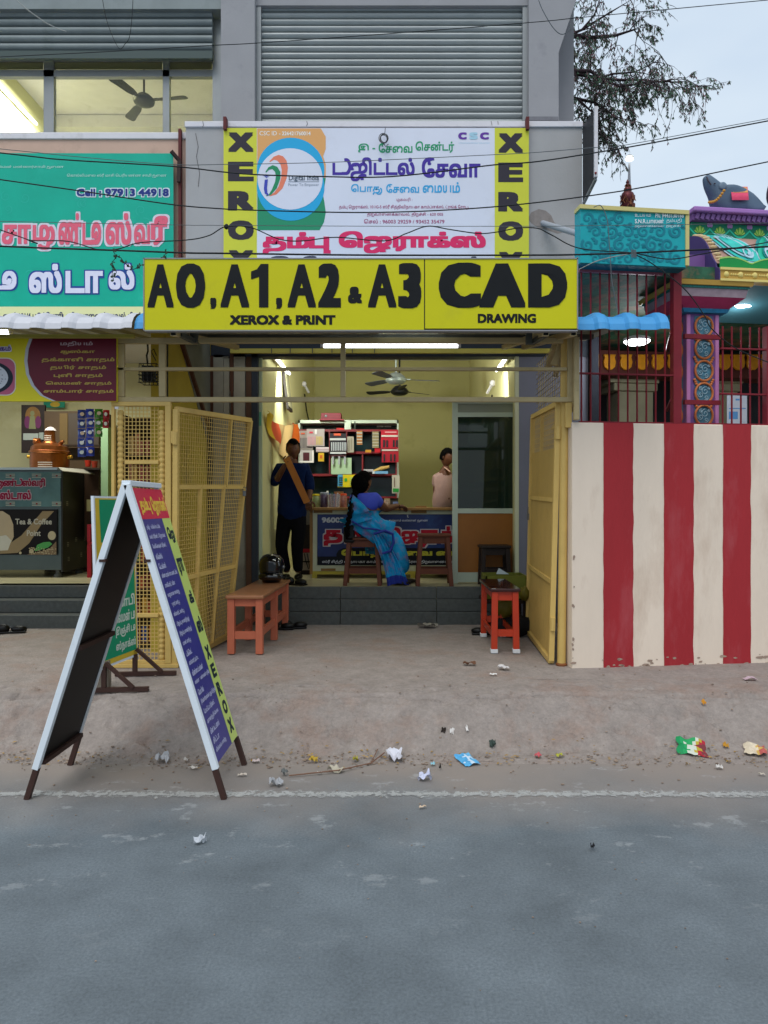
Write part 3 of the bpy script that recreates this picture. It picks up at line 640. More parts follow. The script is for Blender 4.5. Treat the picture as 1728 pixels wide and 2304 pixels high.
for k in range(9):
    zc = zr0-k*dz
    if zc < 1.9: break
    mb = MB(); mb.tube([T(fc+.078*math.cos(a), pv-.014, zc+.084*math.sin(a)) for a in [i*math.pi/10 for i in range(21)]], .010, 6, cap=False)
    ring = obj('roundel', mb, oran, tp, smooth=60)
    mb = MB()
    for dx, dz_, r_, a0 in ((.012,.018,.036,k*.4),(-.03,-.012,.026,2+k*.3),(.02,-.038,.022,4),(-.028,.038,.018,1),(.045,.045,.014,3)):
        mb.tube([T(fc+dx+r_*(1-t*.85)*math.cos(a0+t*8.5), pv-.012, zc+dz_+r_*(1-t*.85)*math.sin(a0+t*8.5)) for t in [i/16 for i in range(17)]], .0036, 4)
    obj('wave_relief', mb, wav, tp)
    mb = MB()
    for sx_ in (-1, 1):
        for q in range(3): mb.ball(T(fc+sx_*(.066+.008*q), pv-.01, zc-dz/2+(q-1)*.018), .014, .01, .012, 8)
    obj('flower_knot', mb, oran, tp, smooth=60)
mb = MB(); 
for k in range(9):
    zc = zr0-k*dz
    mb.tube([T(ua-.006, pv+pw*.5+.078*math.cos(a), zc+.084*math.sin(a)) for a in [i*math.pi/10 for i in range(21)]], .009, 6, cap=False)
obj('side_roundels', mb, oran, tp, smooth=60)
obj('side_panel', tbox(MB(), ua-.003, pv+pw*.22, .5, ua+.01, pv+pw*.8, zc0-.02), panel, tp)
def flare(name, e0, z0, e1, z1, m):
    a = [(ua-e0, pv-e0), (ub+e0, pv-e0), (ub+e0, pv+pw+e0), (ua-e0, pv+pw+e0)]; c = [(ua-e1, pv-e1), (ub+e1, pv-e1), (ub+e1, pv+pw+e1), (ua-e1, pv+pw+e1)]
    mb = MB(); mb.add([T(u, v, z0) for u, v in a]+[T(u, v, z1) for u, v in c], [(3,2,1,0),(4,5,6,7),(0,1,5,4),(1,2,6,5),(2,3,7,6),(3,0,4,7)]); return obj(name, mb, m, tp)
zz = zc0; 
flare('blue_collar', .05, zz-.002, .065, zz+.028, mat('collar_blue', '#2f7fa8', .5, var=.2, vscale=30))
flare('crimson_bowl', .06, zz+.029, .15, zz+.10, mat('crimson_paint', '#b03a66', .5, var=.15, vscale=8))
flare('grey_bowl', .151, zz+.101, .165, zz+.165, mat('greyish_pink_paint', '#a08c95', .55, var=.15, vscale=18))
flare('teal_dentils', .175, zz+.166, .175, zz+.185, mat('dentil_teal', '#1f6e66', .5, var=.4, vscale=60))
flare('gold_abacus', .19, zz+.186, .20, zz+.225, gold)
flare('upper_stub', -.02, zz+.226, -.02, zz+.5, mauve)
mb = MB()
for k in range(9):
    u = ua-.11+k*(pw+.22)/8
    mb.tube([T(u+.018*math.cos(a), pv-.14-.0-.0, zz+.12+.03*math.sin(a)) for a in [i*math.pi/8 for i in range(9)]], .0025, 4)
obj('petal_line', mb, mat('deep_plum_line', '#6a2348', .6), tp)
# barred grille
gr = thing('barred_grille', 'dark red iron bar grille standing on the striped wall', 'grille', T(.6, .1, wz))
redi = mat('red_oxide_iron', '#7c1c28', .5, var=.12, vscale=6)
gt = TUz(1400, 606, .1)[1]
proto = None
xs = [1308+20.9*i for i in range(10)] + [1626+20.5*i for i in range(14)]
for x in xs:
    u = TUz(x, 850, .1)[0]
    top = gt if x < 1530 else TUz(1650, 735, .1)[1]
    obj('bar', MB().tube([T(u, .1, wz-.0), T(u, .1, top)], .0075, 6), redi, gr, smooth=60)
ue2 = TUz(1925, 850, .1)[0]
for y, x0, x1, w in ((606,1303,1490,.045),(840,1303,1520,.012),(784,1620,1900,.012),(886,1620,1900,.012),(945,1303,1900,.02)):
    z = TUz(x0, y, .1)[1] if y < 940 else wz+.01; a = TUz(x0, y, .1)[0]; c = TUz(x1, y, .1)[0]
    obj('rail', tbox(MB(), a, .085, z-w/2, c, .115, z+w/2), redi if y > 700 else mat('rose_rail', '#96505e', .5, var=.1), gr)
for x0, x1 in ((1513,1531),(1722,1745)):
    a = TUz(x0, 800, .1)[0]; c = TUz(x1, 800, .1)[0]; obj('grille_post', tbox(MB(), a, .08, wz, c, .14, TUz(x0, 600 if x0 < 1600 else 735, .1)[1]), redi, gr)
for y in (757, 905):
    z = TUz(1580, y, .2)[1]; a = TUz(1541, y, .2)[0]; c = TUz(1622, y, .2)[0]; obj('clamp_bar', tbox(MB(), a, .2, z-.018, c, .235, z+.018), redi, gr)
    a = TUz(1513, y, .1)[0]; obj('clamp_side', MB().bar(T(a, .12, z), T(TUz(1500,y,.75)[0], .75, z), .02), redi, gr)
# lamps in the temple
lampm = mat('lamp_glow', '#ffffff', .3, emit=(.93, .97, 1), estr=9)
def disc_lamp(x, y, v, r, lab, e=14):
    c = TP(x, y, v); t = thing('ceiling_lamp', lab, 'lamp', c)
    obj('diffuser', MB().lathe([(r*.2,-.03),(r*.8,-.025),(r,0)], c, 20), lampm, t, smooth=60)
    obj('lamp_base', MB().lathe([(r*1.02,.001),(r*1.02,.03),(r*.5,.05)], c, 20), white, t, smooth=60)
    l = bpy.data.objects.new('lamp_light', bpy.data.lights.new('lamp_light', 'POINT')); l.data.energy = e; l.data.color = (.9,.96,1); l.data.shadow_soft_size = .1; COL.objects.link(l); l.parent = t; l.location = (0, -.05, -.12)
disc_lamp(1433, 768, 1.6, .13, 'round white lamp glowing under the temple ceiling, seen below the blue awning sheet')
disc_lamp(1662, 687, .75, .13, 'round white lamp glowing beside the capital of the temple pillar', 2.5)
nb = thing('paper_notice', 'white printed notice sheet behind the red bars right of the pillar', 'notice', TP(1657,948,.3))
obj('paper', tpbox(MB(), 1636, 890, 1681, 953, .3, .004), flat('c9d4de'), nb)
obj('print', rect(rect(rect(MB(), tfn(.3), 1640, 918, 1678, 920), tfn(.3), 1640, 926, 1660, 943), tfn(.3), 1655, 897, 1664, 901), flat('5f9ad0'), nb)
# statue on the ledge
sk = mat('slate_blue_statue', '#54677a', .55, var=.1, vscale=4)
def skin(name, joints, edges, radii, m, parent, sub=2, root=0, label=None, smooth=True):
    me = bpy.data.meshes.new(name); me.from_pydata([tuple(j) for j in joints], edges, []); me.update()
    o = bpy.data.objects.new(name, me); COL.objects.link(o); bpy.context.view_layer.objects.active = o
    md = o.modifiers.new('s', 'SKIN'); md.use_smooth_shade = True
    for i, r in enumerate(radii):
        r = r if isinstance(r, tuple) else (r, r); me.skin_vertices[0].data[i].radius = r; me.skin_vertices[0].data[i].use_root = (i == root)
    s_ = o.modifiers.new('b', 'SUBSURF'); s_.levels = sub; s_.render_levels = sub
    dg = bpy.context.evaluated_depsgraph_get(); dg.update(); m2 = bpy.data.meshes.new_from_object(o.evaluated_get(dg)); bpy.data.objects.remove(o)
    off = WL[parent.name] if parent is not None else Vector()
    m2.transform(Matrix.Translation(-off)); m2.materials.clear(); m2.materials.append(m); m2.polygons.foreach_set('use_smooth', [True]*len(m2.polygons))
    o = bpy.data.objects.new(name, m2); fin(o, parent); WL[o.name] = off
    if label: o['label'] = label
    return o
sv = vtop+.12
def SP(x, y, dv=0): return TP(x, y, sv+dv)
mo = thing('mouse_statue', 'blue grey mouse statue with raised snout and pink saddle cloth on the temple ledge', 'statue', SP(1660, 476))
J = [SP(1694,455),SP(1664,450),SP(1632,454),SP(1612,436),SP(1600,418),SP(1591,403),SP(1587,395), SP(1715,474), SP(1697,480,-.03), SP(1697,480,.2), SP(1625,480,-.03), SP(1625,480,.15), SP(1612,466)]
pxm = sv and (SP(1700,450)-SP(1699,450)).length
R_ = [31,30,27,21,17,11,7,12,11,11,11,11,18]
skin('body', J, [(0,1),(1,2),(2,3),(3,4),(4,5),(5,6),(0,7),(0,8),(0,9),(2,10),(2,11),(2,12)], [r*pxm for r in R_], sk, mo)
mb = MB(); mb.ball(SP(1627,418,-.09), 8*pxm, .01, 8*pxm); obj('ear', mb, mat('statue_ear', '#6d7f90', .5), mo, smooth=60)
mb = MB()
for a in range(9):
    t = a/8; p = SP(1596+33*t, 455-26*t+ (8*math.sin(math.pi*t)), -.105+.03*math.cos(t*3)); mb.ball(p, 3.2*pxm, 3*pxm, 3*pxm, 8)
obj('collar', mb, mat('gold_collar', '#c7923a', .5), mo, smooth=60)
mb = MB(); mb.grid(lambda a, b_: SP(1644+a*38+3*b_, 420+b_*30, -.02-.1*math.sin(min(1,b_*1.25)*1.5)-.005), 8, 10); mb.grid(lambda a, b_: SP(1644+a*38, 420+0*b_, -.02+b_*.2), 4, 4)
obj('saddle_cloth', mb, mat('pink_saddle', '#d8486a', .6, var=.1, vscale=30), mo, smooth=60)
mb = MB(); mb.grid(lambda a, b_: SP(1646+a*34+3*b_, 421+b_*12, -.022-.1*math.sin(min(1,(b_*.4)*1.25)*1.5)-.01), 6, 6); obj('saddle_stripe', mb, mat('saddle_gold', '#d59550', .6), mo, smooth=60)
mb = MB(); mb.tube([SP(1590,398,-.045),SP(1594,408,-.06),SP(1600,416,-.07)], .006, 5); mb.ball(SP(1608,413,-.075), .009, .009, .005, 8); obj('mouth_and_eye', mb, mat('statue_dark', '#3a2c35', .5), mo)
# second statue whose back just enters the frame
m3 = thing('peacock_statue', 'dark purple statue back at the right edge of the temple ledge', 'statue', SP(1745,478))
skin('body', [SP(1752,470),SP(1750,430),SP(1752,395)], [(0,1),(1,2)], [22*pxm,27*pxm,14*pxm], mat('plum_statue', '#4d3346', .5), m3)
# finial on the temple roof
fin_ = thing('roof_finial', 'dark red pot shaped roof finial draped with dried garlands', 'finial', P(1412,468,11))
q = 11/F; c = P(1412,468,11)
obj('pot', MB().lathe([(16*q,0),(17*q,6*q),(12*q,8*q),(15*q,16*q),(16*q,24*q),(13*q,32*q),(6*q,37*q),(9*q,40*q),(8*q,44*q),(4*q,47*q),(7*q,50*q),(3*q,55*q),(4*q,58*q),(1*q,64*q)], c, 14), mat('maroon_metal', '#5c2a2c', .45, metal=.4, var=.3, vscale=12), fin_, smooth=40)
mb = MB(); random.seed(5)
for k in range(70):
    a = random.random()*6.28; z = random.uniform(2, 52)*q; r = (16 if z < 30*q else 7)*q
    p = c+V(r*math.cos(a), r*math.sin(a), z); mb.tube([p, p+V(random.uniform(-.03,.03), random.uniform(-.03,.03), -random.uniform(.02,.09))], .006, 4)
obj('dried_garland', mb, mat('dried_flowers', '#8b5a3c', .9, var=.4, vscale=40), fin_, kind='stuff')
sl = thing('street_lamp', 'lit lamp on a thin pole rising behind the roof finial', 'lamp', P(1416,480,14)); c = P(1416,480,14); q = 14/F
obj('pole', MB().tube([V(c.x,c.y,-.0), c, P(1415.5,420,14), P(1416,368,14)], [.07,.06,4*q,2*q], 8), mat('galvanised_pole', '#8d9097', .5, metal=.5), sl, smooth=60)
obj('lamp_head', MB().ball(P(1416,358,13.9), 9*q, .05, 4.5*q, 14), mat('street_lamp_glow', '#fff6e0', .3, emit=(1,.96,.85), estr=6), sl, smooth=60)
obj('lamp_cap', MB().lathe([(9*q,0),(6*q,3*q),(1*q,4*q)], P(1416,353,13.9), 12), alu, sl)
# ================================================================== SIGNS
random.seed(11)
alup = mat('sign_edge', '#8f9092', .5, metal=.3)
yel = mat('sign_yellow', '#cfca00', .42, var=.04, vscale=1.2, bump=.25, bscale=2.2, dirt='#bdb720', dirtamt=.2)
ys = thing('yellow_signboard', 'bright yellow signboard with heavy black lettering for paper sizes and CAD drawing above the awning', 'signboard', P(812, 740, 5.25))
obj('panel', MB().pbox(325, 583, 954, 742, 5.25, .05), yel, ys); obj('panel', MB().pbox(956.5, 580, 1298, 739, 5.25, .05), yel, ys)
obj('panel_joint', MB().pbox(954, 582, 956.5, 741, 5.255, .04), mat('dark_joint', '#3a3a20', .6), ys)
obj('frame', MB().pbox(323, 580, 1301, 582.6, 5.245, .06).pbox(322, 580, 324.6, 743, 5.245, .06).pbox(1298.4, 578, 1301, 740, 5.245, .06).pbox(325, 742.4, 1300, 745, 5.245, .06), alup, ys)
blk = mat('sign_black', '#14171a', .6, spec=.2)
f5 = plane(5.25)
texts('lettering', [('A', 332,595,391,692,.02,.052),('O', 396,593,462,693,.03,.095),(',', 473,670,487,696,.05),('A', 496,595,561,692,.02,.052),(',', 621,670,635,696,.05),
    ('A', 647,595,711,692,.02,.052),('2', 716,593,767,692,.035,.085),('A', 828,595,892,692,.02,.052),('3', 896,592,948,694,.035,.085),('&', 783,645,815,683,.05),
    ('C', 987,591,1082,693,.045,.09),('A', 1078,593,1182,692,.035,.075),('D', 1188,593,1276,692,.045,.09),('XEROX & PRINT', 517,709,755,731,.05),('DRAWING', 1075,706,1206,727,.045)], f5, blk, ys)
obj('lettering', sheet(MB(), f5, [(565,611),(578,606),(587,594),(604,594),(604,692),(583,692),(583,623),(565,629)][::-1], .003), blk, ys)
# fix narrow first A to real width
# white banner
wb = thing('white_banner', 'white and yellow banner with coloured Tamil lettering and round logo on the grey parapet', 'banner', P(846, 580, 7.4))
f7 = plane(7.4)
bw = mat('banner_white', '#d9dce9', .45, var=.03, vscale=2, bump=.3, bscale=2.5, dirt='#c2c2c6', dirtamt=.25, dscale=1.5)
obj('sheet', MB().pbox(503, 288, 1190, 640, 7.4, .03), bw, wb)
yb = mat('banner_yellow', '#cfd03c', .45, var=.03)
for x0, x1 in ((503,578),(1113,1190)): obj('yellow_border', rect(MB(), f7, x0, 288, x1, 640), yb, wb)
ltx = []
for x0, x1 in ((513, 571), (1121, 1177)):
    for k, ch in enumerate('XEROX'):
        y0 = 298+k*66+(2 if x0 > 600 else 0); 
        if k == 4: y0 = 563+(4 if x0 > 600 else 0)
        ltx.append((ch, x0, y0, x1, y0+44, .05, .07))
texts('side_lettering', ltx, f7, mat('banner_black', '#37333c', .6, spec=.2), wb)
mb = MB(); sheet(mb, f7, [(579,400),(733,400),(733,370),(727,352),(733,335),(733,308),(722,289),(579,289)], .0012); obj('orange_field', mb, mat('banner_orange', '#e0a565', .5), wb)
mb = MB(); sheet(mb, f7, [(579,518),(719,518),(729,500),(733,478),(730,455),(727,440),(733,400.5),(579,400.5)], .0012); obj('green_field', mb, mat('banner_green', '#1f8d66', .5), wb)
mb = MB(); sheet(mb, f7, ell(654, 383, 76, 73, n=48), .0022); sheet(mb, f7, ell(654, 421, 76, 76, n=48), .0028); obj('blue_ring', mb, mat('banner_blue', '#1da6d8', .5), wb)
mb = MB(); sheet(mb, f7, ell(653, 403, 73, 69, n=48), .0042); obj('ring_centre', mb, bw, wb)
mb = MB(); band(mb, f7, [(606,364),(616,353),(627,349),(637,352),(645,362),(648,378),(645,402),(636,424),(622,438),(608,442)], [(608,365),(617,360),(624,362),(631,370),(634,382),(633,400),(627,420),(618,433),(610,439),(606,441)], .0052); obj('logo_orange_stroke', mb, mat('logo_orange', '#e78163', .5), wb)
mb = MB(); band(mb, f7, [(597,388),(604,377),(614,372),(624,376),(631,387),(631,402),(623,424),(610,439),(600,442)], [(600,388),(606,382),(613,381),(619,387),(621,397),(619,410),(612,427),(605,438),(598,441)], .0062); obj('logo_green_stroke', mb, mat('logo_green', '#1c8a5c', .5), wb)
mb = MB(); band(mb, f7, [(596,405),(594,425),(596,436),(603,441)], [(603,404),(601,424),(602,434),(605,439)], .0072); 
for r in (3, 6, 9): band(mb, f7, ell(600, 402, r, r, 40, 140, 8), ell(600, 402, r-1.6, r-1.6, 40, 140, 8), .0072)
obj('logo_blue_stroke', mb, mat('logo_blue', '#3c48b0', .5), wb)
texts('logo_lettering', [('Digital India', 650,395,718,410,.015)], f7, flat('4a5a6a'), wb, off=.006); texts('logo_lettering', [('Power To Empower', 649,413,718,421)], f7, flat('8f98a5'), wb, off=.006)
mb = MB(); rect(mb, f7, 649, 409, 718, 410, .0062); obj('logo_rule', mb, flat('5a6a7a'), wb)
texts('id_lettering', [('CSC ID', 584,295,623,305,.01),('- 226421760014', 628,296,699,305,.03)], f7, flat('e9e4da'), wb)
f_ = f7
texts('csc_lettering', [('C', 1031,298,1050,314,.06),('C', 1080,298,1100,314,.06)], f7, flat('6a3fa0'), wb); texts('csc_lettering', [('S', 1056,298,1075,314,.06),('e-Governance Services India Limited', 1032,320,1101,323)], f7, flat('a8cfe0'), wb)
texts('tamil_green', [('இ', 806,323,830,344,.03),('-', 838,333,844,336,.03),('சேவை', 852,322,928,344,.025),('சென்டர்', 935,318,1022,344,.025)], f7, flat('2f9a6c'), wb)
texts('tamil_purple', [('டிஜிட்டல்', 748,354,933,408,.035),('சேவா', 949,354,1081,400,.035)], f7, flat('4b3a9a'), wb)
texts('tamil_cyan', [('பொது', 790,414,860,438,.025),('சேவை', 869,414,943,434,.025),('மையம்', 951,410,1035,434,.025)], f7, flat('3fa6da'), wb)
texts('tamil_crimson_small', [('முகவரி :', 892,445,928,455),('தம்பு ஜெராக்ஸ், 101/G-5 ஸ்ரீ சித்திவிநாயகா காம்ப்ளக்ஸ், ட்ரங்க் ரோடு,', 763,461,1055,472,.008),('திருவானைக்காவல், திருச்சி - 620 005', 826,478,997,488,.008),('செல் : 96003 29259 / 93452 35479', 819,493,1000,503,.008)], f7, flat('a5386e'), wb)
texts('tamil_crimson', [('தம்பு', 591,522,744,572,.05,.06),('ஜெராக்ஸ்', 762,520,1093,570,.05,.06)], f7, flat('df3568'), wb)
texts('tamil_lower', [('இ-சேவை மையம்', 600,576,1080,620,.05)], f7, flat('39405a'), wb)
for x in (505, 1187): obj('hanging_bracket', MB().pbox(x-3, 262, x+4, 290, 7.36, .07), mat('rusty_red_iron', '#5f2a2a', .7, var=.2), wb)
wc = thing('wire_coil', 'small coil of wire hanging at the top edge of the white banner', 'wire', P(864, 330, 7.34))
mb = MB()
for k, (dx, dy, r) in enumerate(((0,0,9),(-1,1,8),(1,-1,8.5),(-2,-1,9.5))): mb.tube([P(864+dx+r*math.cos(a*.42), 312+dy+r*1.15*math.sin(a*.42), 7.35-.008*k) for a in range(16)], .004, 5)
mb.tube([P(867,288,7.38), P(866,298,7.36), P(864,304,7.35)], .003, 4); mb.tube([P(862,322,7.35), P(868,330,7.35), P(874,324,7.35)], .004, 4)
obj('coil', mb, mat('grey_wire', '#4a4a4a', .5), wc)
# turquoise banner
tq = thing('turquoise_banner', 'turquoise flex banner with pink and white Tamil lettering above the tea stall', 'banner', P(200, 690, 7.42))
ft = plane(7.42)
tqm = mat('banner_turquoise', '#00a98f', .42, var=.08, vscale=2.2, bump=.3, bscale=2.5, dirt='#2bbba2', dirtamt=.2, dscale=3)
mb = MB(); mb.add([P(-260,344,7.42), P(390,345,7.42), P(391,760,7.42), P(-260,760,7.42), P(-260,344,7.46), P(390,345,7.46), P(391,760,7.46), P(-260,760,7.46)], [(3,2,1,0)[::-1],(4,5,6,7)[::-1],(0,1,5,4),(1,2,6,5),(2,3,7,6),(3,0,4,7)]); obj('sheet', mb, tqm, tq)
mb = MB(); rect(mb, ft, -260, 690, 391, 758, .0015); obj('pale_strip', mb, mat('banner_pale_yellow', '#dfe0a8', .5), tq)
texts('small_lettering', [('உபசயம்மன் மன்னார்சாமி துணை', -40,372,144,380,.01),('கொல்லிமலை ஸ்ரீ மாசி பெரியண்ண சாமி துணை', 151,391,375,400,.01)], ft, flat('a9dccf'), tq)
it = [('Cell :', 173,425,228,442,.05,.03),('97913', 237,425,304,442,.05,.03),('44918', 312,425,380,442,.05,.03)]
texts('number_outline', [(a,b-2.5,c-2.5,d_+2.5,e+2.5,.11,.09) for a,b,c,d_,e,_,_2 in it], ft, flat('d5e3ea'), tq); texts('number', it, ft, flat('2b3a80'), tq, off=.006)
big = [('சா', 5,506,70,550), ('மு', 74,506,124,562), ('ண்', 132,480,184,551), ('டீ', 186,500,228,551), ('ஸ்', 238,480,296,551), ('வ', 302,506,338,550), ('ரீ', 340,486,378,552)]
texts('name_outline', [(a,b-4,c-4,d_+4,e+4,.10,.10) for a,b,c,d_,e in big], ft, flat('d8d3de'), tq); texts('name', [(a,b,c,d_,e,.03,.04) for a,b,c,d_,e in big], ft, flat('e0667c'), tq, off=.007)
big = [('டீ', -24,610,38,652), ('ஸ்', 66,594,140,660), ('டா', 148,610,232,660), ('ல்', 245,594,303,652)]
texts('stall_outline', [(a,b-3,c-3,d_+3,e+3,.09,.09) for a,b,c,d_,e in big], ft, flat('2c4a94'), tq); texts('stall', [(a,b,c,d_,e,.035,.045) for a,b,c,d_,e in big], ft, flat('d9daee'), tq, off=.007)
texts('lower_lettering', [('கடை எண் 101/4 பூச்சொரிடு திருவானைக்காவல் திருச்சி', -30,702,330,724,.03)], ft, flat('2d3060'), tq)
mb = MB(); random.seed(2)
for k in range(26):
    x = random.uniform(5, 380); y = random.uniform(360, 680); r = random.uniform(5, 13); scroll(mb, ft, x, y, r, random.choice((-1,1)), 1.5, .0006+.00002*k, a0=random.random()*6)
obj('faint_scrolls', mb, mat('banner_pale_turquoise', '#22b39d', .5), tq, kind='stuff')
obj('banner_post', MB().pbox(401, 289, 407, 600, 7.44, .05), MATS['rusty_red_iron'], tq); obj('banner_hook', MB().bar(P(385,340,7.38), P(404,362,7.42), .03).bar(P(404,362,7.42), P(402,410,7.42), .035), mat('dark_hook', '#33201f', .6), tq)
# perpendicular dark board
pbn = thing('projecting_signboard', 'dark backed signboard projecting from the right end of the grey parapet', 'signboard', P(1311, 455, 7.45))
xw = P(1311, 0, 7.45).x; a = [V(xw,7.45,P(0,283,7.45).z), V(xw+.015,7.05,P(0,247,7.05).z), V(xw+.015,7.05,P(0,400,7.05).z), V(xw,7.45,P(0,455,7.45).z)]
obj('board_back', MB().prism(a, (.02,0,0)), mat('board_black', '#23252a', .5, var=.1), pbn)
obj('edge_strip', MB().bar(a[1]+V(.008,-.01,.02), a[2]+V(.008,-.01,0), .03, .035), white, pbn); obj('edge_bolt', MB().ball(a[2]+V(0,-.035,.03), .012, n=8), redi, pbn)
obj('lower_strip', MB().bar(a[2]+V(.01,-.0,-.012), a[3]+V(.01,0,-.012), .025), alu, pbn)
pp = thing('grey_pipe', 'short grey plastic pipe sticking out of the parapet wall above the CAD panel', 'pipe', P(1222, 503, 7.44))
obj('pipe', MB().tube([P(1221,502,7.46), P(1290,523,6.9), P(1352,541,6.45)], .028, 12), mat('pvc_grey', '#9aa0a8', .45), pp, smooth=50); 
# ================================================================== AWNINGS
def corr(u):                                        # trapezoid profile of the sheets
    t = (u/.222) % 1.0; return .036*(0 if t < .5 else (t-.5)/.1 if t < .6 else 1 if t < .85 else (1-t)/.15)
def apron(x0, x1, Df, zf, Dw, zw, m_top, th, name, label, cat, drop=.125, D1=.14, phase=0., skylights=(), widths=()):
    t = thing(name, label, cat, ((x0+x1)/2, Df, zf)); 
    def sec(v):                                     # v 0..1 from lip to wall
        if v < .3: a = v/.3*math.pi/2; return (Df+D1*(1-math.cos(a))*1.0, zf+drop*math.sin(a))
        f = (v-.3)/.7; return (Df+D1+(Dw-Df-D1)*f, zf+drop+(zw-zf-drop)*f)
    def s_mesh(xa, xb, inner):
        mb = MB(); nu = max(4, int((xb-xa)/.0222)); 
        def f(u, v):
            x = xa+u*(xb-xa); D, z = sec(v); c = corr(x+phase); sc = math.cos(min(v/.3, 1)*math.pi/2)
            return (x, D-c*sc-(0 if inner else .003*sc), z+c*(1-sc)+(0 if inner else .003))
        mb.grid(f, nu, 14); return mb
    x = x0; k = 0
    while x < x1-.01:
        xe = min(x+(widths[k] if k < len(widths) else 1.06), x1)
        if k in skylights: obj('translucent_sheet', s_mesh(x, xe, True), sk_, t)
        else: rs = obj('roof_sheet', s_mesh(x, xe, False), m_top, t); obj('sheet_underside', s_mesh(x, xe, True), th, rs)
        x = xe; k += 1
    return t, sec
under = mat('galvanised_underside', '#8f8d80', .6, var=.12, vscale=3, metal=.1); bluem = mat('blue_sheet', '#4a9bd4', .45, var=.06, vscale=4); whitem = mat('white_sheet', '#cfcfd4', .55, var=.05, vscale=4, dirt='#a8a6a4', dirtamt=.15)
xL, xR = P(326,0,5.34).x, P(1504,0,5.34).x
zf = P(0, 743, 5.34).z
# translucent bay sheet lit by the sky
sk_ = mat('translucent_sheet', '#dff2ea', .4, emit=(.75,1,.93), estr=.0, trans=.0)
sk_.node_tree.nodes['Principled BSDF'].inputs['Transmission Weight'].default_value = .75; sk_.node_tree.nodes['Principled BSDF'].inputs['Roughness'].default_value = .6
awR, sec = apron(P(304,0,5.34).x, xR, 5.34, zf, 7.44, 3.19+.02, bluem, under, 'blue_awning', 'blue corrugated sheet awning behind and right of the yellow signboard', 'awning', phase=.02, skylights=(2,), widths=(.86,.86,.56))
awL, _ = apron(-6.4, P(300,0,5.33).x, 5.33, zf+.005, 7.44, 3.2, whitem, under, 'white_awning', 'white corrugated sheet awning over the tea stall', 'awning', drop=.115, phase=.1)
dk = mat('dark_beam', '#4d4f4a', .6, var=.15)
shp = mat('dirty_yellow_sheet', '#a98d50', .55, var=.1, vscale=3, dirt='#80683a', dirtamt=.35, dscale=2.5, stretch=(1,1,.5))
fr = mat('beige_frame_paint', '#b5a278', .55, var=.08, vscale=5, dirt='#8a7a50', dirtamt=.3, dscale=4)
fy = mat('yellow_frame_paint', '#cdad64', .5, var=.07, vscale=5, dirt='#a98a42', dirtamt=.25, dscale=4)
for x in (392, 1227, 1289): 
    X = P(x, 0, 5.32).x; z0 = P(0, 752, 5.32).z
    mb = MB().bar((X, 5.30, z0+.005), (X, 7.4, 3.14), .045, .045); obj('rafter', mb, fr, awR)
    obj('hollow_end', MB().box((X-.017, 5.297, z0-.012), (X+.017, 5.2995, z0+.022)), mat('hollow_black', '#060606', .9), awR)
mb = MB(); obj('purlin', MB().box((-2.1, 6.6, 3.045), (1.75, 6.64, 3.085)), dk, awR)
mb = MB().box((-1.75, 7.72, P(0,794,7.72).z), (1.62, 7.77, P(0,784,7.72).z)); yb_ = obj('wall_plate', mb, mat('yellow_angle', '#b5a648', .5, var=.1), awR)
for x in (610,652,702,746,792,842): obj('wire_tie', MB().pbox(x, 784, x+1.6, 794.5, 7.70, .01), dk, awR)
mb = MB().bar(P(437,745,5.6), P(437,772,5.6), .05).bar(P(437,768,5.6), P(405,752,5.4), .035); obj('bracket', mb, dk, awR); obj('bracket', MB().bar(P(1190,742,5.6), P(1190,775,5.6), .045).bar(P(1196,772,5.7), P(1228,752,5.35), .035), dk, awR)
mb = MB()
for x in range(-60, 330, 68): mb.pbox(x+4, 756, x+14, 759, 5.6, .03)
obj('purlin', MB().box((-6, 5.62, P(0,759,5.62).z), (P(300,0,5.62).x, 5.66, P(0,752,5.62).z)), mat('olive_angle', '#a89f4a', .5, var=.1), awL)
# menu board under the white awning
mn = thing('menu_board', 'yellow and maroon menu board listing rice dishes under the white awning', 'signboard', P(130, 903, 5.7))
fm = plane(5.7)
obj('panel', MB().pbox(-220, 759, 262, 903, 5.7, .03), mat('menu_yellow', '#d5c81c', .4, var=.05, dirt='#c3a41c', dirtamt=.3, dscale=3), mn)
arcp = [(72,760),(63,785),(60,812),(64,842),(76,868),(96,890),(124,902.5)]
mb = MB(); sheet(mb, fm, [(262,902.5),(262,760)]+arcp, .0015); obj('maroon_field', mb, mat('menu_maroon', '#641026', .4, var=.12, vscale=3), mn)
mb = MB(); band(mb, fm, [(x-5, y) for x, y in arcp], [(x+2, y) for x, y in arcp], .003); obj('white_curve', mb, flat('b9b9c0'), mn)
texts('menu_lettering', [(s,a,b_,c,d_,.03) for s,a,b_,c,d_ in [('குஸ்கா',136,787,214,797),('தக்காளி சாதம்',94,804,258,816),('தயிர் சாதம்',113,822,239,833),('புளி சாதம்',121,840,231,851),('லெமன் சாதம்',103,858,251,868),('சாம்பார் சாதம்',98,876,256,886)]], fm, mat('menu_gold', '#b9a04a', .5), mn)
texts('menu_heading', [('மதியம்',136,768,209,780,.03)], fm, flat('b8a0a8'), mn)
texts('heading_outline', [('உணவகம்',-60,776,27,792,.12)], fm, flat('e0dcea'), mn); texts('heading', [('உணவகம்',-58,778,25,790,.03)], fm, flat('5a3a8c'), mn, off=.006)
def rr(x0, y0, x1, y1, r): return ell(x1-r, y0+r, r, r, 0, 90, 6)+ell(x0+r, y0+r, r, r, 90, 180, 6)+ell(x0+r, y1-r, r, r, 180, 270, 6)+ell(x1-r, y1-r, r, r, 270, 360, 6)
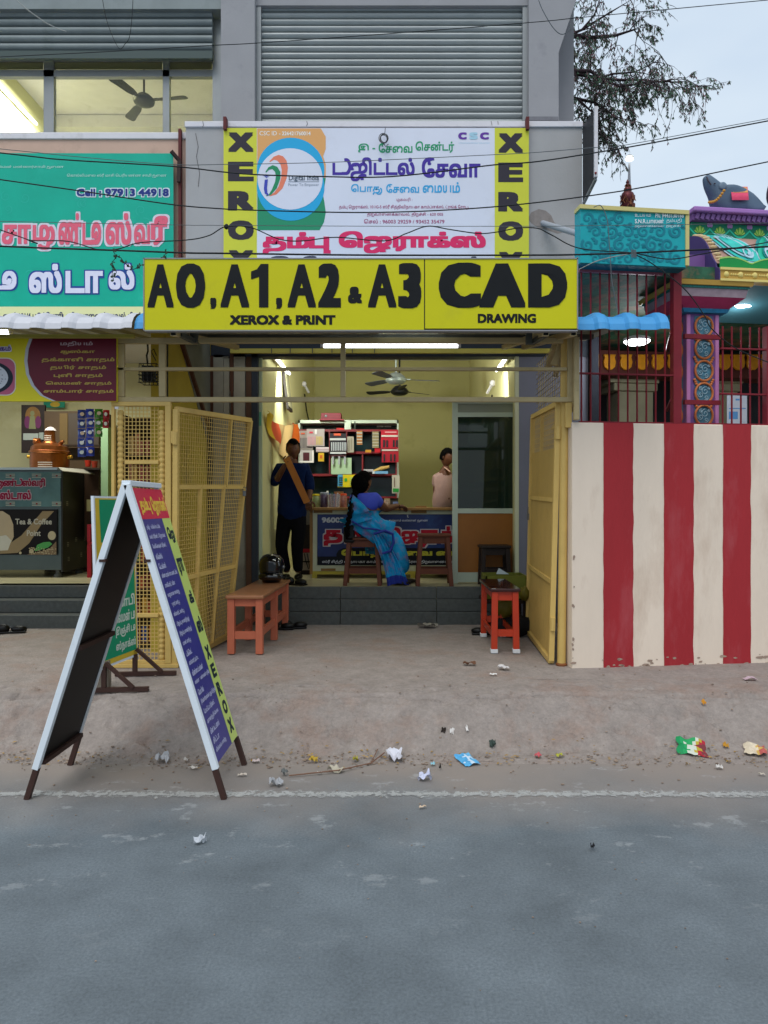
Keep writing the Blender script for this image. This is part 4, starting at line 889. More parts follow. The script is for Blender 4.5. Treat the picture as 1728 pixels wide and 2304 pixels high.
for nm, pts, c, o in (('photo_border', rr(-90,805,36,890,20), 'd9d6c8', .002), ('photo_ground', rr(-88,807,34,888,19), 'b5607a', .003), ('photo_pan', ell(-20,850,50,36), '26303c', .004), ('photo_rice', ell(-24,850,43,31), 'c9ccd4', .005)):
    mb = MB(); sheet(mb, fm, pts, o); obj(nm, mb, flat(c), mn)
mb = MB(); mb.cm = 0
for k in range(40): a = random.random()*6.28; r = random.random()**.5; sheet(mb, fm, ell(-24+38*r*math.cos(a), 850+27*r*math.sin(a), 1.6, 1, n=6), .0055+.00002*k)
obj('photo_spice', mb, flat('6a6f7c'), mn)
# ================================================================== ENTRANCE FRAME, MESH PANELS AND GATES  (plane D = 5.75)
ef = thing('entrance_frame', 'beige painted square tube frame spanning the shop entrance', 'frame', (0, 5.75, .3))
D = 5.75
for n_, x0, y0, x1, y1, dd in (('top_beam',263,759.5,444,772.5,0),('top_beam',447,759,1268,771.5,0),('middle_beam',263,826,1276,833.5,0),('lower_beam',263,893,1290,904,0)):
    obj(n_, MB().pbox(x0, y0, x1, y1, D, .04), fr, ef, bevel=.004)
for x0, y0, x1, y1 in ((264,773,279,892.5),(357,772.8,372,892.5),(766,772,777,892.5),(1277.5,757,1290,904)):
    obj('post', MB().pbox(x0, y0, x1, y1, D+.003 if x0 > 300 else D, .034), fr, ef, bevel=.004)
obj('post', MB().pbox(1292, 758, 1304, 944, D-.06, .05), fr, ef, bevel=.004)
obj('post', MB().tube([V(P(1263,0,5.84).x,5.84,.28), V(P(1272,0,5.84).x,5.84,P(0,760,5.84).z)], .034, 12), fy, ef, smooth=50)
obj('post', MB().pbox(1273, 905, 1287, 962, 5.76, .04), fy, ef, bevel=.004)
obj('flat_bar', MB().pbox(373.5, 773, 377, 892, D+.06, .02), mat('black_bar', '#1a1a1c', .5), ef)
obj('gable_brace', MB().bar(P(1245,822,5.9), P(1262,772,5.9), .045).bar(P(1234,822,6.6), P(1250,778,6.0), .05), fr, ef)
obj('side_rail', MB().bar(V(1.36,5.8,3.0), V(1.62,7.6,2.9), .05).bar(V(1.4,5.8,2.36), V(1.62,7.7,2.36), .04), fr, ef)
mb = MB()
for k in range(16): mb.tube([V(1.42+.01, 6.0+.1*k, 2.4), V(1.42+.01, 6.0+.1*k, 3.0)], .004, 4)
for k in range(13): mb.tube([V(1.425, 5.85, 2.4+.05*k), V(1.425, 7.6, 2.4+.05*k)], .004, 4)
obj('side_mesh', mb, fr, ef, kind='stuff')
def meshgrid(fn, nu, nv, r=.002, skip=None):
    mb = MB()
    for i in range(nu+1): 
        mb.bar(fn(i/nu, 0), fn(i/nu, 1), 2*r)
    for j in range(nv+1): 
        mb.bar(fn(0, j/nv)+V(0,.004,0), fn(1, j/nv)+V(0,.004,0), 2*r)
    return mb
mp_ = thing('wire_mesh_screen', 'fixed yellow wire mesh panel left of the entrance with ribbed side rolls', 'panel', P(317, 1502, D))
for x0, y0, x1, y1, o in ((250,903.5,384,913,0),(250,1494,400,1503,0),(250,913.5,257,1493.5,.0),(371,905,384,1493.5,.002),(281,1036,356,1044,.01),(281,1380,356,1389,.01),(257.5,1486,371,1493.5,.01)):
    obj('frame_bar', MB().pbox(x0, y0+.2, x1, y1, D-.012+o, .035), fy, mp_, bevel=.003)
def pl_fn(x0, y0, x1, y1, D): return lambda u, v: P(x0+u*(x1-x0), y1+v*(y0-y1), D)
obj('wire_mesh', meshgrid(pl_fn(281,914,356,1485,D+.025), 9, 66, .0026), fy, mp_, kind='stuff')
for cx_ in (270, 363.5):
    mb = MB(); z0 = P(0,1486,D).z; z1 = P(0,914,D).z; prof = []; z = z0; h = .0415
    while z < z1-h: prof += [(.019,z),(.0245,z+.012),(.026,z+.02),(.0245,z+.03),(.019,z+h-.002)]; z += h
    c = P(cx_, 0, D+.02); mb.lathe(prof, (c.x, D+.035, 0), 12); obj('ribbed_roll', mb, fy, mp_, smooth=50)
for y in (970, 1290): obj('hinge', MB().pbox(384.5, y, 390, y+27, D-.02, .04), fy, mp_)
obj('lock_tag', MB().pbox(258, 915, 266, 920, D-.02, .01), white, mp_)
def leaf(name, label, h0, h1, f0, f1, sheets, nv, nu, rails, mull, mm_):
    """h0,h1 hinge bottom/top; f0,f1 free bottom/top"""
    t = thing(name, label, 'gate', h0)
    fn = lambda u, v: (h0*(1-u)+f0*u)*(1-v)+(h1*(1-u)+f1*u)*v
    nrm = (f0-h0).cross(V(0,0,1)).normalized()
    w = .042
    for a, b_ in (((.0,0),(.0,1)),((1,0),(1,1)),((0,0),(1,0)),((0,1),(1,1))): obj('frame_bar', MB().bar(fn(*a), fn(*b_), w, w, up=nrm), fy, t, bevel=.003)
    for v in rails: obj('frame_bar', MB().bar(fn(0, v), fn(1, v), .034, .03, up=nrm), fy, t)
    for u, v0, v1 in mull: obj('frame_bar', MB().bar(fn(u, v0)+nrm*.006, fn(u, v1)+nrm*.006, .026, .026, up=nrm), fy, t)
    mb = MB()
    for i in range(1, nu): mb.bar(fn(i/nu, 0), fn(i/nu, 1), mm_)
    for j in range(1, nv): mb.bar(fn(0, j/nv)+nrm*.005, fn(1, j/nv)+nrm*.005, mm_)
    obj('wire_mesh', mb, fy, t, kind='stuff')
    for v0, v1 in sheets: obj('sheet_panel', MB().prism([fn(.02,v0), fn(.98,v0), fn(.98,v1), fn(.02,v1)], nrm*.003), shp, t)
    for v in (.12, .86): obj('hinge', MB().tube([fn(0, v)+V(0,-.03,0), fn(0, v+.05)+V(0,-.03,0)], .02, 8), fy, t)
    return t, fn, nrm
h0 = V(P(392,0,D).x, D+.02, .315); h1 = V(h0.x+.01, D+.02, P(0,920,D).z); f0 = V(P(512,0,6.92).x, 6.92, .335); f1 = P(563, 946, 6.80)
lg, lfn, ln = leaf('mesh_gate', 'left yellow wire mesh gate leaf folded inwards beside the salmon bench', h0, h1, f0, f1, [], 58, 34, (.33,.695), ((.32,0,.33),(.66,0,.33),(.32,.33,.695),(.66,.33,.695),(.7,.695,1)), .0042)
obj('padlock', MB().obox(lfn(1,.68)+V(.02,-.03,-.03), .03, .02, .05), mat('dull_steel', '#77787a', .4, metal=.6), lg, bevel=.004); obj('shackle', MB().tube([lfn(1,.68)+V(.02,-.03,0)+V(.018*math.cos(a), 0, .03*math.sin(a)) for a in [i*.4 for i in range(9)]], .004, 6), MATS['dull_steel'], lg)
h0 = V(P(1240,0,5.86).x, 5.86, .325); h1 = P(1256, 908, 5.86); f0 = V(P(1187,0,7.17).x, 7.17, .345); f1 = P(1199, 938, 7.1)
rg_, rfn, rn = leaf('sheet_gate', 'right yellow gate leaf with sheet metal lower panels folded inwards by the striped wall', h0, h1, f0, f1, [(.015,.30),(.31,.62),(.63,.83)], 46, 26, (.305,.625), ((.6,.83,1),), .005)
obj('latch', MB().bar(rfn(1,.58)+V(-.02,0,.0), rfn(1,.52)+V(-.03,-.02,0), .02), MATS['dull_steel'], rg_)
# ================================================================== TUBE LIGHTS AND FANS
tubem = mat('tube_glow', '#ffffff', .3, emit=(.95, 1, .97), estr=6)
def tube_light(a, b_, lab, watt, size=.1, n=V(0,0,-1), glow=None, aim=None):
    t = thing('tube_light', lab, 'lamp', (a+b_)/2)
    obj('tube', MB().tube([a, b_], .016, 10), glow or tubem, t, smooth=50); dirv = (b_-a).normalized()
    obj('batten', MB().bar(a-n*.035, b_-n*.035, .04, .03, up=n), white, t)
    for p, s in ((a, -1), (b_, 1)): obj('end_cap', MB().bar(p-n*.04+dirv*s*.012, p+n*.012+dirv*s*.012, .03, .025), white, t)
    l = bpy.data.objects.new('tube_light_source', bpy.data.lights.new('tube_light_source', 'AREA')); l.data.shape = 'RECTANGLE'; l.data.size = (b_-a).length; l.data.size_y = size; l.data.energy = watt; l.data.color = (.97, 1, .9); COL.objects.link(l)
    q = Matrix((dirv, n.cross(dirv), -n)).transposed(); l.parent = t; l.location = n*.22; l.rotation_euler = q.to_euler()
    if aim is not None: l.data.size = l.data.size_y = .35; l.rotation_euler = (-aim).to_track_quat('Z', 'Y').to_euler()
    return t
tube_light(P(728,778.5,6.5), P(1030,778.5,6.5), 'white tube light hanging under the awning in front of the shop', 8)
xw = LX+.08; tube_light(V(xw, 8.35, 3.27), V(xw, 9.6, 3.27), 'tube light on the left wall inside the copy shop', 34, n=V(.9,0,-.43), aim=V(.3,.85,-.35))
xw = RX-.08; tube_light(V(xw, 8.0, 3.2), V(xw, 9.0, 3.2), 'tube light on the right wall inside the copy shop', 21, n=V(-.9,0,-.43), aim=V(-.3,.85,-.35))
a_ = P(-70, 112, 9.4); b_ = P(88, 270, 11.2); a_.x = b_.x = -5.38
tube_light(V(-5.36, 9.2, 7.22), V(-5.36, 10.95, 7.22), 'bright tube light in the upper left room', 210, n=V(.8,0,-.6), glow=mat('upper_tube_glow', '#ffffff', .3, emit=(.98,1,.95), estr=8))
tube_light(P(-105,748,6.2), P(20,748,6.2), 'tube light glowing under the left end of the white awning', 12)
tube_light(V(-5.2, 8.8, 3.5), V(-3.6, 8.8, 3.5), 'tube light on the tea stall ceiling, hidden behind the menu board', 52)
def fan(c, R, angs, lab, mblade, mbody, rod, tilt=.05, scale=1.):
    t = thing('ceiling_fan', lab, 'fan', c)
    obj('motor', MB().lathe([(.02,.09),(.07,.075),(.12,.03),(.14,0),(.13,-.035),(.09,-.06),(.03,-.07)], c, 24), mbody, t, smooth=40)
    obj('down_rod', MB().tube([c+V(0,0,.08), c+V(0,0,rod)], .014, 8).lathe([(.02,rod-.1),(.055,rod-.06),(.05,rod)], c, 12), mbody, t, smooth=40)
    for a in angs:
        a = math.radians(a); d_ = V(math.cos(a), math.sin(a), 0); n_ = V(-math.sin(a), math.cos(a), 0); up = V(0,0,1)
        nb_ = (n_*math.cos(.22)+up*math.sin(.22)); pts = []
        prof = [(.17,.035),(.26,.055),(.45,.062),(R-.06,.07),(R-.015,.06),(R,.03)]
        pts = [c+d_*r+nb_*w for r, w in prof]+[c+d_*r-nb_*w for r, w in prof[::-1]]
        obj('blade', MB().prism(pts, nb_.cross(d_)*.006), mblade, t)
        obj('blade_arm', MB().bar(c+d_*.11, c+d_*.2, .05, .01), mbody, t)
    return t
fan(P(810+81,853,9.9), .6, (12, 132, 252-8), 'large dark ceiling fan with silver hub behind the awning tube light', mat('blade_grey', '#3c4046', .45), mat('fan_silver', '#8c9694', .35, metal=.4), .9)
fan(P(899,880,11.4), .55, (35, 158, 275), 'smaller black ceiling fan deeper in the copy shop', mat('blade_black', '#22252a', .45), mat('fan_black', '#1b1d20', .4), 1.0)
fan(P(324,226,9.8), .6, (-8, 128, 248), 'brown ceiling fan in the upper left room', mat('blade_brown', '#1a1714', .4), mat('fan_brown', '#140f0c', .4), .72)
# framed picture, flags, notice on the left wall
def wallbox(mb, x0, y0, y1, x1, X, th):
    """rectangle on a wall X=const seen between columns x0..x1 (near..far); y at the near edge"""
    Da = X*F/(x0-CX); Db = X*F/(x1-CX); z1 = P(0,y0,Da).z; z0 = P(0,y1,Da).z; s = 1 if X < 0 else -1
    return mb.box((X+s*.001, Da, z0), (X+s*th, Db, z1))
pf = thing('framed_picture', 'black framed picture high on the left wall of the copy shop', 'picture', (LX, 9.6, 2.9))
obj('frame', MB().obox(V(LX+.05, 9.62, 3.05), .03, .36, .52, Matrix.Rotation(-.12, 3, 'Y')), mat('black_frame', '#1f1a18', .5), pf); obj('picture', MB().obox(V(LX+.067, 9.62, 3.05), .004, .28, .44, Matrix.Rotation(-.12, 3, 'Y')), mat('faded_picture', '#8a8668', .5, var=.2, vscale=9), pf)
fl_ = thing('flag_garland', 'orange and yellow cloth draped along the left wall of the shop', 'cloth', (LX, 9, 2.3))
def clothfn(u, v):
    D_ = 8.1+u*2.5; top = 2.60-.10*math.sin(math.pi*min(1,u*1.2))+.12*u; h = .04+.32*min(1, u*2.8)+.05*math.sin(u*14); return (LX+.05+.035*math.sin(u*19+v*3), D_, top-h*v)
mb = MB(); mb.grid(clothfn, 40, 6); mb.m = [ (0 if (i % 40) < 8 else 1 if (i % 40) < 13 else 2 if (i % 40) < 30 else 3) for i in range(len(mb.f))]
obj('cloth', mb, [mat('cloth_yellow', '#d9b32f', .8), mat('cloth_red_orange', '#dc5a34', .8), mat('cloth_buff', '#b89a66', .8, var=.1), mat('cloth_orange', '#e06a1e', .8)], fl_, smooth=60)
nt_ = thing('wall_notice', 'thin green and white notice strip on the left door jamb', 'notice', P(585, 950, 7.89)); obj('paper', MB().pbox(583, 927, 588, 958, 7.893, .004), flat('6fae8c'), nt_)
for x, y, D_, lab in ((687,864,11.5,'small white wall bracket on the left wall of the copy shop'),(1113,862,9.75,'small white wall bracket on the right wall of the copy shop')):
    t = thing('wall_bracket', lab, 'bracket', P(x,y,D_)); s = 1 if x < 800 else -1
    c = P(x,y,D_); c.x = (LX+.03) if s > 0 else RX-.03; obj('arm', MB().ball(c, .04, .04, .045, 10).bar(c, c+V(s*.06,.1,-.12), .025), white, t, smooth=50); obj('cord', MB().tube([c+V(0,.05,-.15), c+V(0,.3,-.38), c+V(0,.6,-.5)], .012, 5), mat('dark_cord', '#3b3a2a', .6), t)
# ================================================================== COPY SHOP FURNITURE
random.seed(21)
FZ = .69
ct = thing('shop_counter', 'wooden shop counter with blue flex banner, yellow base and worn white trim', 'counter', (-.3, 9.1, FZ)); D = 8.85
wood = mat('counter_wood', '#8a6534', .5, var=.2, vscale=6, dirt='#5a4020', dirtamt=.3); cwhite = mat('counter_white', '#b9bda4', .6, var=.06, dirt='#8b8048', dirtamt=.3); cyel = mat('counter_yellow', '#b3a43e', .6, var=.1)
cr_ = P(1120,0,D).x; clx = P(700,0,D).x
obj('counter_top', MB().box((clx-.06, D-.06, 1.50), (RX-.02, 9.45, 1.535)), wood, ct, bevel=.006)
obj('carcass', MB().box((clx+.02, D+.03, .82), (RX-.02, 9.4, 1.495)), mat('carcass_brown', '#3a2c1c', .7), ct)
obj('front_trim', MB().pbox(702, 1146, 1120, 1157, D, .05).pbox(702, 1272, 1120, 1285, D, .05).pbox(704, 1157, 713.5, 1272, D, .05), cwhite, ct)
obj('side_post', MB().pbox(697, 1147, 703.5, 1292, D-.01, .06), wood, ct)
obj('base_rail', MB().pbox(702, 1285.5, 1120, 1292.5, D-.008, .06), cyel, ct)
for x in (702, 924, 1080): obj('leg', MB().box((P(x,0,D).x, D, FZ), (P(x+11,0,D).x, D+.07, P(0,1292,D).z)), cyel, ct)
for x0, y0, x1, y1 in ((722,1279,755,1284.5),(706,1147,748,1154),(925,1147,960,1155)): obj('tape_patch', MB().pbox(x0, y0, x1, y1, D-.012, .004), mat('brown_tape', '#7d5c2c', .5, var=.15), ct)
fc_ = plane(D-.004)
obj('banner', MB().pbox(714, 1157.5, 1120, 1271.5, D-.004, .05), mat('counter_banner_blue', '#1b2b62', .4, var=.25, vscale=3, dirt='#2a5a96', dirtamt=.35, dscale=2.5), ct)
mb = MB(); rect(mb, fc_, 714, 1252, 1120, 1271.5, .0012); sheet(mb, fc_, [(1120,1252),(757,1252),(757,1246),(762,1238),(772,1233),(1120,1233)], .0012); obj('banner_black_band', mb, flat('10131c'), ct)
texts('banner_number', [('96003', 724,1164,774,1176,.04),('29259', 1020,1164,1070,1176,.04)], fc_, flat('b9bdc4'), ct)
bt = [('த',728,1192,771,1228),('ம்',776,1184,812,1222),('பு',816,1192,850,1228),('ஜெ',868,1186,942,1224),('ரா',947,1192,985,1232),('க்ஸ்',990,1184,1060,1222)]
texts('name_outline', [(a,b-2,c-2,d_+2,e+2,.15) for a,b,c,d_,e in bt], fc_, flat('b9b3ba'), ct); texts('name', [(a,b,c,d_,e,.06) for a,b,c,d_,e in bt], fc_, flat('a3142a'), ct, off=.006)
texts('service_lettering', [('பொது சேவை மையம்',768,1236,1090,1255,.06)], fc_, flat('b4b03a'), ct)
texts('fine_lettering', [('ஸ்ரீ சித்தி விநாயகா காம்ப்ளக்ஸ் ட்ரங்க் ரோடு திருவானைக்காவல்',725,1260,1040,1269,.015),('எல்லாம் வல்லான் துணை',875,1168,963,1175,.015),('உ',916,1158,920,1164,.01)], fc_, flat('c4c8d0'), ct)
# wooden stools
def stool(name, label, c, w, dpt, h, col, colt, cat='stool', group=None, rz=0, caps=None, rail=.16, taper=0.04, lw=.045, thick=.028):
    t = thing(name, label, cat, c, group, rz)
    obj('seat', MB().box((-w/2-.015, -dpt/2-.015, h-thick), (w/2+.015, dpt/2+.015, h)), colt, t, local=True, bevel=.006)
    for sx_ in (-1, 1):
        for sy in (-1, 1):
            a = V(sx_*(w/2-lw/2-.0), sy*(dpt/2-lw/2), h-thick-.001); b2 = V(sx_*(w/2-lw/2+taper), sy*(dpt/2-lw/2+taper), 0)
            lg_ = obj('leg', MB().bar(a, b2, lw, lw, up=(0,1,0)), col, t, local=True, bevel=.003)
            if caps: obj('foot_cap', MB().box(b2-V(lw*.58,lw*.58,0), b2+V(lw*.58,lw*.58,.035)), caps, lg_, local=True, bevel=.003)
    for sy in (-1, 1):
        obj('apron', MB().box((-w/2+lw, sy*(dpt/2-lw/2)-.01, h-thick-.075), (w/2-lw, sy*(dpt/2-lw/2)+.01, h-thick-.002)), col, t, local=True)
        k = taper*(1-rail/h); obj('stretcher', MB().box((-w/2+lw/2-k, sy*(dpt/2-lw/2+k)-.012, rail-.03), (w/2-lw/2+k, sy*(dpt/2-lw/2+k)+.012, rail+.03)), col, t, local=True)
    for sx_ in (-1, 1):
        obj('apron', MB().box((sx_*(w/2-lw/2)-.01, -dpt/2+lw, h-thick-.07), (sx_*(w/2-lw/2)+.01, dpt/2-lw, h-thick-.002)), col, t, local=True)
        k = taper*(1-rail/h); obj('stretcher', MB().box((sx_*(w/2-lw/2+k)-.01, -dpt/2+lw/2-k, rail-.05), (sx_*(w/2-lw/2+k)+.01, dpt/2-lw/2+k, rail)), col, t, local=True)
    return t
brown = mat('stool_brown', '#5a2d18', .5, var=.15, vscale=8); 
stool('wooden_stool', 'brown wooden stool under the seated woman in the blue sari', V(P(817,0,8.15).x, 8.15, FZ), .34, .3, .52, brown, brown, group='brown stools at the counter')
stool('wooden_stool', 'empty brown wooden stool in front of the counter beside the glass partition', V(P(976,0,8.1).x, 8.1, FZ), .33, .3, .56, brown, brown, group='brown stools at the counter')
dkst = mat('stool_dark', '#251a14', .5, var=.2)
stool('dark_stool', 'dark wooden stool in front of the orange panel of the partition', V(P(1112,0,8.02).x, 8.02, FZ), .30, .28, .44, dkst, dkst, taper=.015)
redst = mat('stool_red', '#b8391c', .35, var=.1, vscale=4, coat=.3); rtop = mat('stool_maroon_top', '#3a1812', .18, var=.1, coat=.6)
c = G(1138, 1470); x0 = P(1105,0,6.28).x; x1 = P(1170,0,6.28).x; w = x1-x0-.02
stool('red_bench', 'small bright red bench with dark glossy top and white foot caps', V((x0+x1)/2, 6.28+.42, .30), w, .82, .55, redst, rtop, 'bench', caps=mat('white_cap', '#d8dadc', .4), taper=0.008, rail=.17, lw=.052)
sal = mat('salmon_bench_paint', '#b9664b', .45, var=.08, vscale=5, dirt='#8a4a34', dirtamt=.2); salt = mat('bench_top_brown', '#9a6846', .4, var=.12, vscale=6, coat=.2)
# salmon bench, long, six legs, three bays
Dn = 1.25*F/(1472-CY); xa = P(511,0,Dn).x; xb = P(591,0,Dn).x; bw_ = xb-xa; Df = 1.25*F/(1414-CY)
ang = math.atan2(P(650,0,Df).x-P(591,0,Dn).x, Df-Dn)
zt_b = P(0,1342,Dn).z+.01
bn = thing('salmon_bench', 'long salmon painted wooden bench with a brown top and black helmet on it', 'bench', V(xa, Dn, .30), rz=-ang)
L_ = (Df-Dn)/math.cos(ang); lw = .06; H = zt_b-.30
obj('seat', MB().box((-.012, -.02, H-.03), (bw_+.012, L_+.03, H)), salt, bn, local=True, bevel=.008)
for x in (lw/2, bw_-lw/2):
    for y in (lw/2, L_*.52, L_-lw/2): obj('leg', MB().box((x-lw/2, y-lw/2, 0), (x+lw/2, y+lw/2, H-.031)), sal, bn, local=True, bevel=.003)
    obj('apron', MB().box((x-.012, lw, H-.10), (x+.012, L_-lw, H-.032)), sal, bn, local=True); obj('stretcher', MB().box((x-.014, .02, .14), (x+.014, L_-.02, .20)), sal, bn, local=True)
for y in (lw/2, L_-lw/2): obj('apron', MB().box((lw, y-.014, H-.095), (bw_-lw, y+.014, H-.032)), sal, bn, local=True); obj('stretcher', MB().box((lw, y-.016, .125), (bw_-lw, y+.016, .19)), sal, bn, local=True)
# helmet
hc = V(P(611,0,Df-.22).x, Df-.22, H+.30); hr = .13
hm = thing('motorcycle_helmet', 'glossy black full face motorcycle helmet on the salmon bench', 'helmet', hc)
blkg = mat('gloss_black', '#0b0b0d', .08, coat=1.0)
prof = [(.088,.0),(.1,.03),(.115,.08),(.127,.14),(.128,.18),(.115,.225),(.085,.262),(.045,.28),(.004,.285)]
obj('shell', MB().lathe(prof, hc+V(0,0,.0), 28, squash=1.1), blkg, hm, smooth=70)
mb = MB(); mb.grid(lambda u, v: hc+V((.118+.008*math.sin(v*3.1))*math.sin(-.9+u*2.3+.4), -(.128+.006)*1.1*math.cos(-.9+u*2.3+.4), .12+.085*v), 14, 6); obj('visor', mb, mat('visor_dark', '#15171b', .03, coat=1), hm, smooth=70)
obj('chin_bar', MB().tube([hc+V(.13*math.sin(a), -.15*math.cos(a), .065) for a in [-.8+.13*i for i in range(16)]], [.02]+[.034]*14+[.02], 10), blkg, hm, smooth=70)
obj('visor_pivot', MB().ball(hc+V(.118,-.03,.15), .02, n=10), MATS['dull_steel'], hm, smooth=60)
# partition cabin
pc = thing('glass_partition', 'aluminium framed partition with dark glass above an orange brown panel', 'partition', V(.95, 8.25, FZ)); D = 8.22
mint = mat('mint_aluminium', '#b3bfae', .4, metal=.15, var=.04)
for x0, y0, x1, y1 in ((1018,904,1030,1313),(1155,904,1163,1310)): obj('stile', MB().pbox(x0, y0, x1, y1, D, .05), mint, pc)
for y0, y1 in ((905,908),(928,938),(1144,1155),(1288,1310)): obj('rail', MB().pbox(1030.3, y0, 1154.7, y1, D+.004, .042), mint, pc)
obj('top_panel', MB().pbox(1030.3, 908.3, 1154.7, 927.7, D+.015, .01), mat('grey_panel', '#8b9080', .5), pc)
dg_ = mat('tinted_glass', (.008,.022,.016), .03, alpha=.9, spec=.35)
obj('pane', MB().pbox(1030.3, 938.3, 1154.7, 1143.7, D+.02, .005), dg_, pc)
obj('lower_panel', MB().pbox(1030.3, 1155.3, 1154.7, 1287.7, D+.015, .01), mat('orange_laminate', '#8f5a22', .4, var=.12, vscale=3), pc)
cp = thing('photocopier', 'large dark photocopier behind the tinted glass', 'machine', V(.95, 8.8, FZ)); 
obj('body', MB().box((.70, 8.5, FZ), (1.22, 8.8, 1.72)), mat('copier_dark', '#23282b', .5, var=.1), cp, bevel=.02); obj('lid', MB().obox(V(.96, 8.65, 1.80), .54, .3, .07, Matrix.Rotation(-.06, 3, 'Y')), mat('copier_lid', '#3a4443', .4), cp, bevel=.01); obj('screen', MB().obox(V(1.14, 8.5, 1.93), .14, .02, .1), mat('copier_screen', '#1a2322', .2), cp)
cb = thing('wall_cupboard', 'pale box cupboard seen through the tinted glass', 'cupboard', V(.92, 9.0, 2.0)); obj('carcass', MB().pbox(1056, 952, 1112, 1002, 8.9, .3), mat('pale_green_box', '#9fb3a2', .6), cb); obj('door_line', MB().pbox(1060, 971, 1102, 972.5, 8.895, .004), dk, cb); obj('shelf_below', MB().pbox(1030, 1003, 1125, 1010, 8.85, .3), dkst, cb)
# shelf unit
sh = thing('display_shelf', 'white aluminium and red framed display shelf with green glass back against the wall', 'shelf', V(-.7, 10.9, FZ)); D = 10.7
shred = mat('shelf_red', '#7a1d24', .5, var=.1); shback = mat('shelf_teal_glass', '#22383a', .15, var=.15, vscale=2)
for x0, y0, x1, y1 in ((671,945,897,952),(671,945,675,1120),(893,945,897,1120),(775,945,789,968)): obj('white_frame', MB().pbox(x0, y0, x1, y1, D-.02*(x0 == 775), .3), mint, sh)
obj('glass_back', MB().pbox(672, 950, 896, 1210, D+.32, .02), shback, sh)
for x0, y0, x1, y1 in ((664,966,895,971),(739,1016,893,1021),(664,1066,893,1071),(700,1117,893,1121)): obj('red_shelf_edge', MB().pbox(x0, y0, x1, y1, D-.03, .34), shred, sh)
for x0, y0, x1, y1 in ((740,971,743,1066),(778,971,781,1016),(814,1021,817,1066),(890,968,893,1120),(664,966,668,1066)): obj('red_upright', MB().pbox(x0, y0, x1, y1, D-.028, .3), shred, sh)
obj('shelf_body', MB().pbox(672, 1121, 896, 1240, D+.0, .3), mat('shelf_dark_body', '#2b2620', .7), sh)
for x in (801, 818): obj('reflected_strip', MB().pbox(x+47-0, 958, x+62, 961, D+.30, .005), mat('painted_reflection', '#cfd8d4', .5), sh)  # tube light reflections painted as two pale strips before the glass back
def card(name, lab, x0, y0, x1, y1, D_, col, bits, cat='packet', rz=0):
    t = thing(name, lab, cat, P((x0+x1)/2, y1, D_)); obj('card', MB().pbox(x0, y0, x1, y1, D_, .01), flat(col), t)
    for nm, c_, rects in bits:
        mb = MB()
        for r in rects: mb.pbox(*r, D_-.012, .012)
        obj(nm, mb, flat(c_), t)
    return t
D = 10.6
card('blister_card', 'grey stationery card hanging at the far left of the shelf', 673,969,704,1012,D-.01,'8e8a82',[('label','c05a3c',[(677,974,686,977)]),('pen','5f5a5a',[(x,985,x+1.2,1008) for x in range(676,702,3)])])
card('blister_card', 'pale grey card of coloured pens overlapping the leftmost card', 690,965,730,1004,D-.05,'a39a98',[('label','b8384a',[(696,971,704,975)]),('hook','d0d0d0',[(708,966,713,977)]),('pen','c58f94',[(x,982,x+1.3,1001) for x in range(693,711,3)]),('pen','c9b04a',[(x,982,x+1.3,1001) for x in range(712,727,3)])])
card('picture_card', 'white edged picture card with a dark red motif on the left of the shelf', 674,1013,706,1041,D-.02,'b0adaa',[('motif','4a2028',[(682,1018,696,1037)]),('border','d6d4d0',[(674,1037,706,1041),(702,1013,706,1037)])])
card('paper_stack', 'stack of white papers on the red shelf', 711,1006,740,1017,D-.03,'cfc4c6',[('sheet_edge','a98f98',[(711,1010,740,1011),(711,1014,740,1015)])],'papers')
card('yellow_tag', 'yellow oval tag hanging in the dark shelf bay', 716,1019,729,1038,D-.02,'c9a52a',[('emblem','c0602a',[(719.5,1024,725.5,1031)])],'tag')
card('knife_card', 'black display card of silver cutter knives in the middle of the shelf', 742,975,779,1022,D-.06,'26242a',[('label','d05a3c',[(751,975,767,980)]),('strip','b9bcbe',[(742,986,778,990.5),(743,1017,779,1021)]),('knife','a8adb2',[(x,995,x+2.2,1014) for x in range(745,778,4)])])
card('pen_trio', 'three silver clips hanging below the black knife card', 745,1024,779,1027,D-.06,'4a2a30',[('clip','9aa0a6',[(747,1027,751,1045),(761,1027,765,1045),(774,1027,778,1045)])])
card('green_board', 'pale green board standing in the shelf', 745,1030,791,1067,D,'a3bd9a',[],'board')
card('plastic_bag', 'crumpled translucent plastic bag hanging in the shelf', 781,982,796,1018,D-.02,'a09a8a',[('fold','7c7664',[(784,990,786,1015),(790,985,791,1012)])],'bag')
def strip(lab, x0, y0, x1, y1, c1, c2, n):
    t = thing('hanging_strip', lab, 'packet', P((x0+x1)/2, y1, D-.04)); obj('backing', MB().pbox(x0, y0, x1, y1, D-.03, .006), flat('5a5a56'), t)
    h = (y1-y0)/n
    for k in range(n): obj('sachet', MB().pbox(x0+1, y0+k*h+h*.15, x1-1, y0+k*h+h*.75, D-.045, .012), flat(c1 if k % 2 else c2), t)
strip('hanging strip of white and orange caps under the shelf top', 802,969,816,1001,'c9c3b4','c07a3c',9); strip('hanging strip of pale sachets near the right of the shelf', 837,971,853,1008,'bdb7a2','a89870',11)
card('red_battery_card', 'red card of batteries at the upper right of the shelf', 857,968,896,1009,D-.06,'b02434',[('print','d8a0a4',[(866,971,892,973.5)]),('battery','2a2a30',[(x,990,x+4,1006) for x in (862,869,884,891)]),('strip','c9c4bc',[(858,979,895,983)])])
card('red_battery_card', 'second red battery card hanging lower at the right of the shelf', 859,1010,897,1040,D-.05,'a02230',[('battery','2a2a30',[(x,1022,x+3.5,1038) for x in (863,878,886)]),('strip','c4bcb4',[(859,1011,896,1014.5)])])
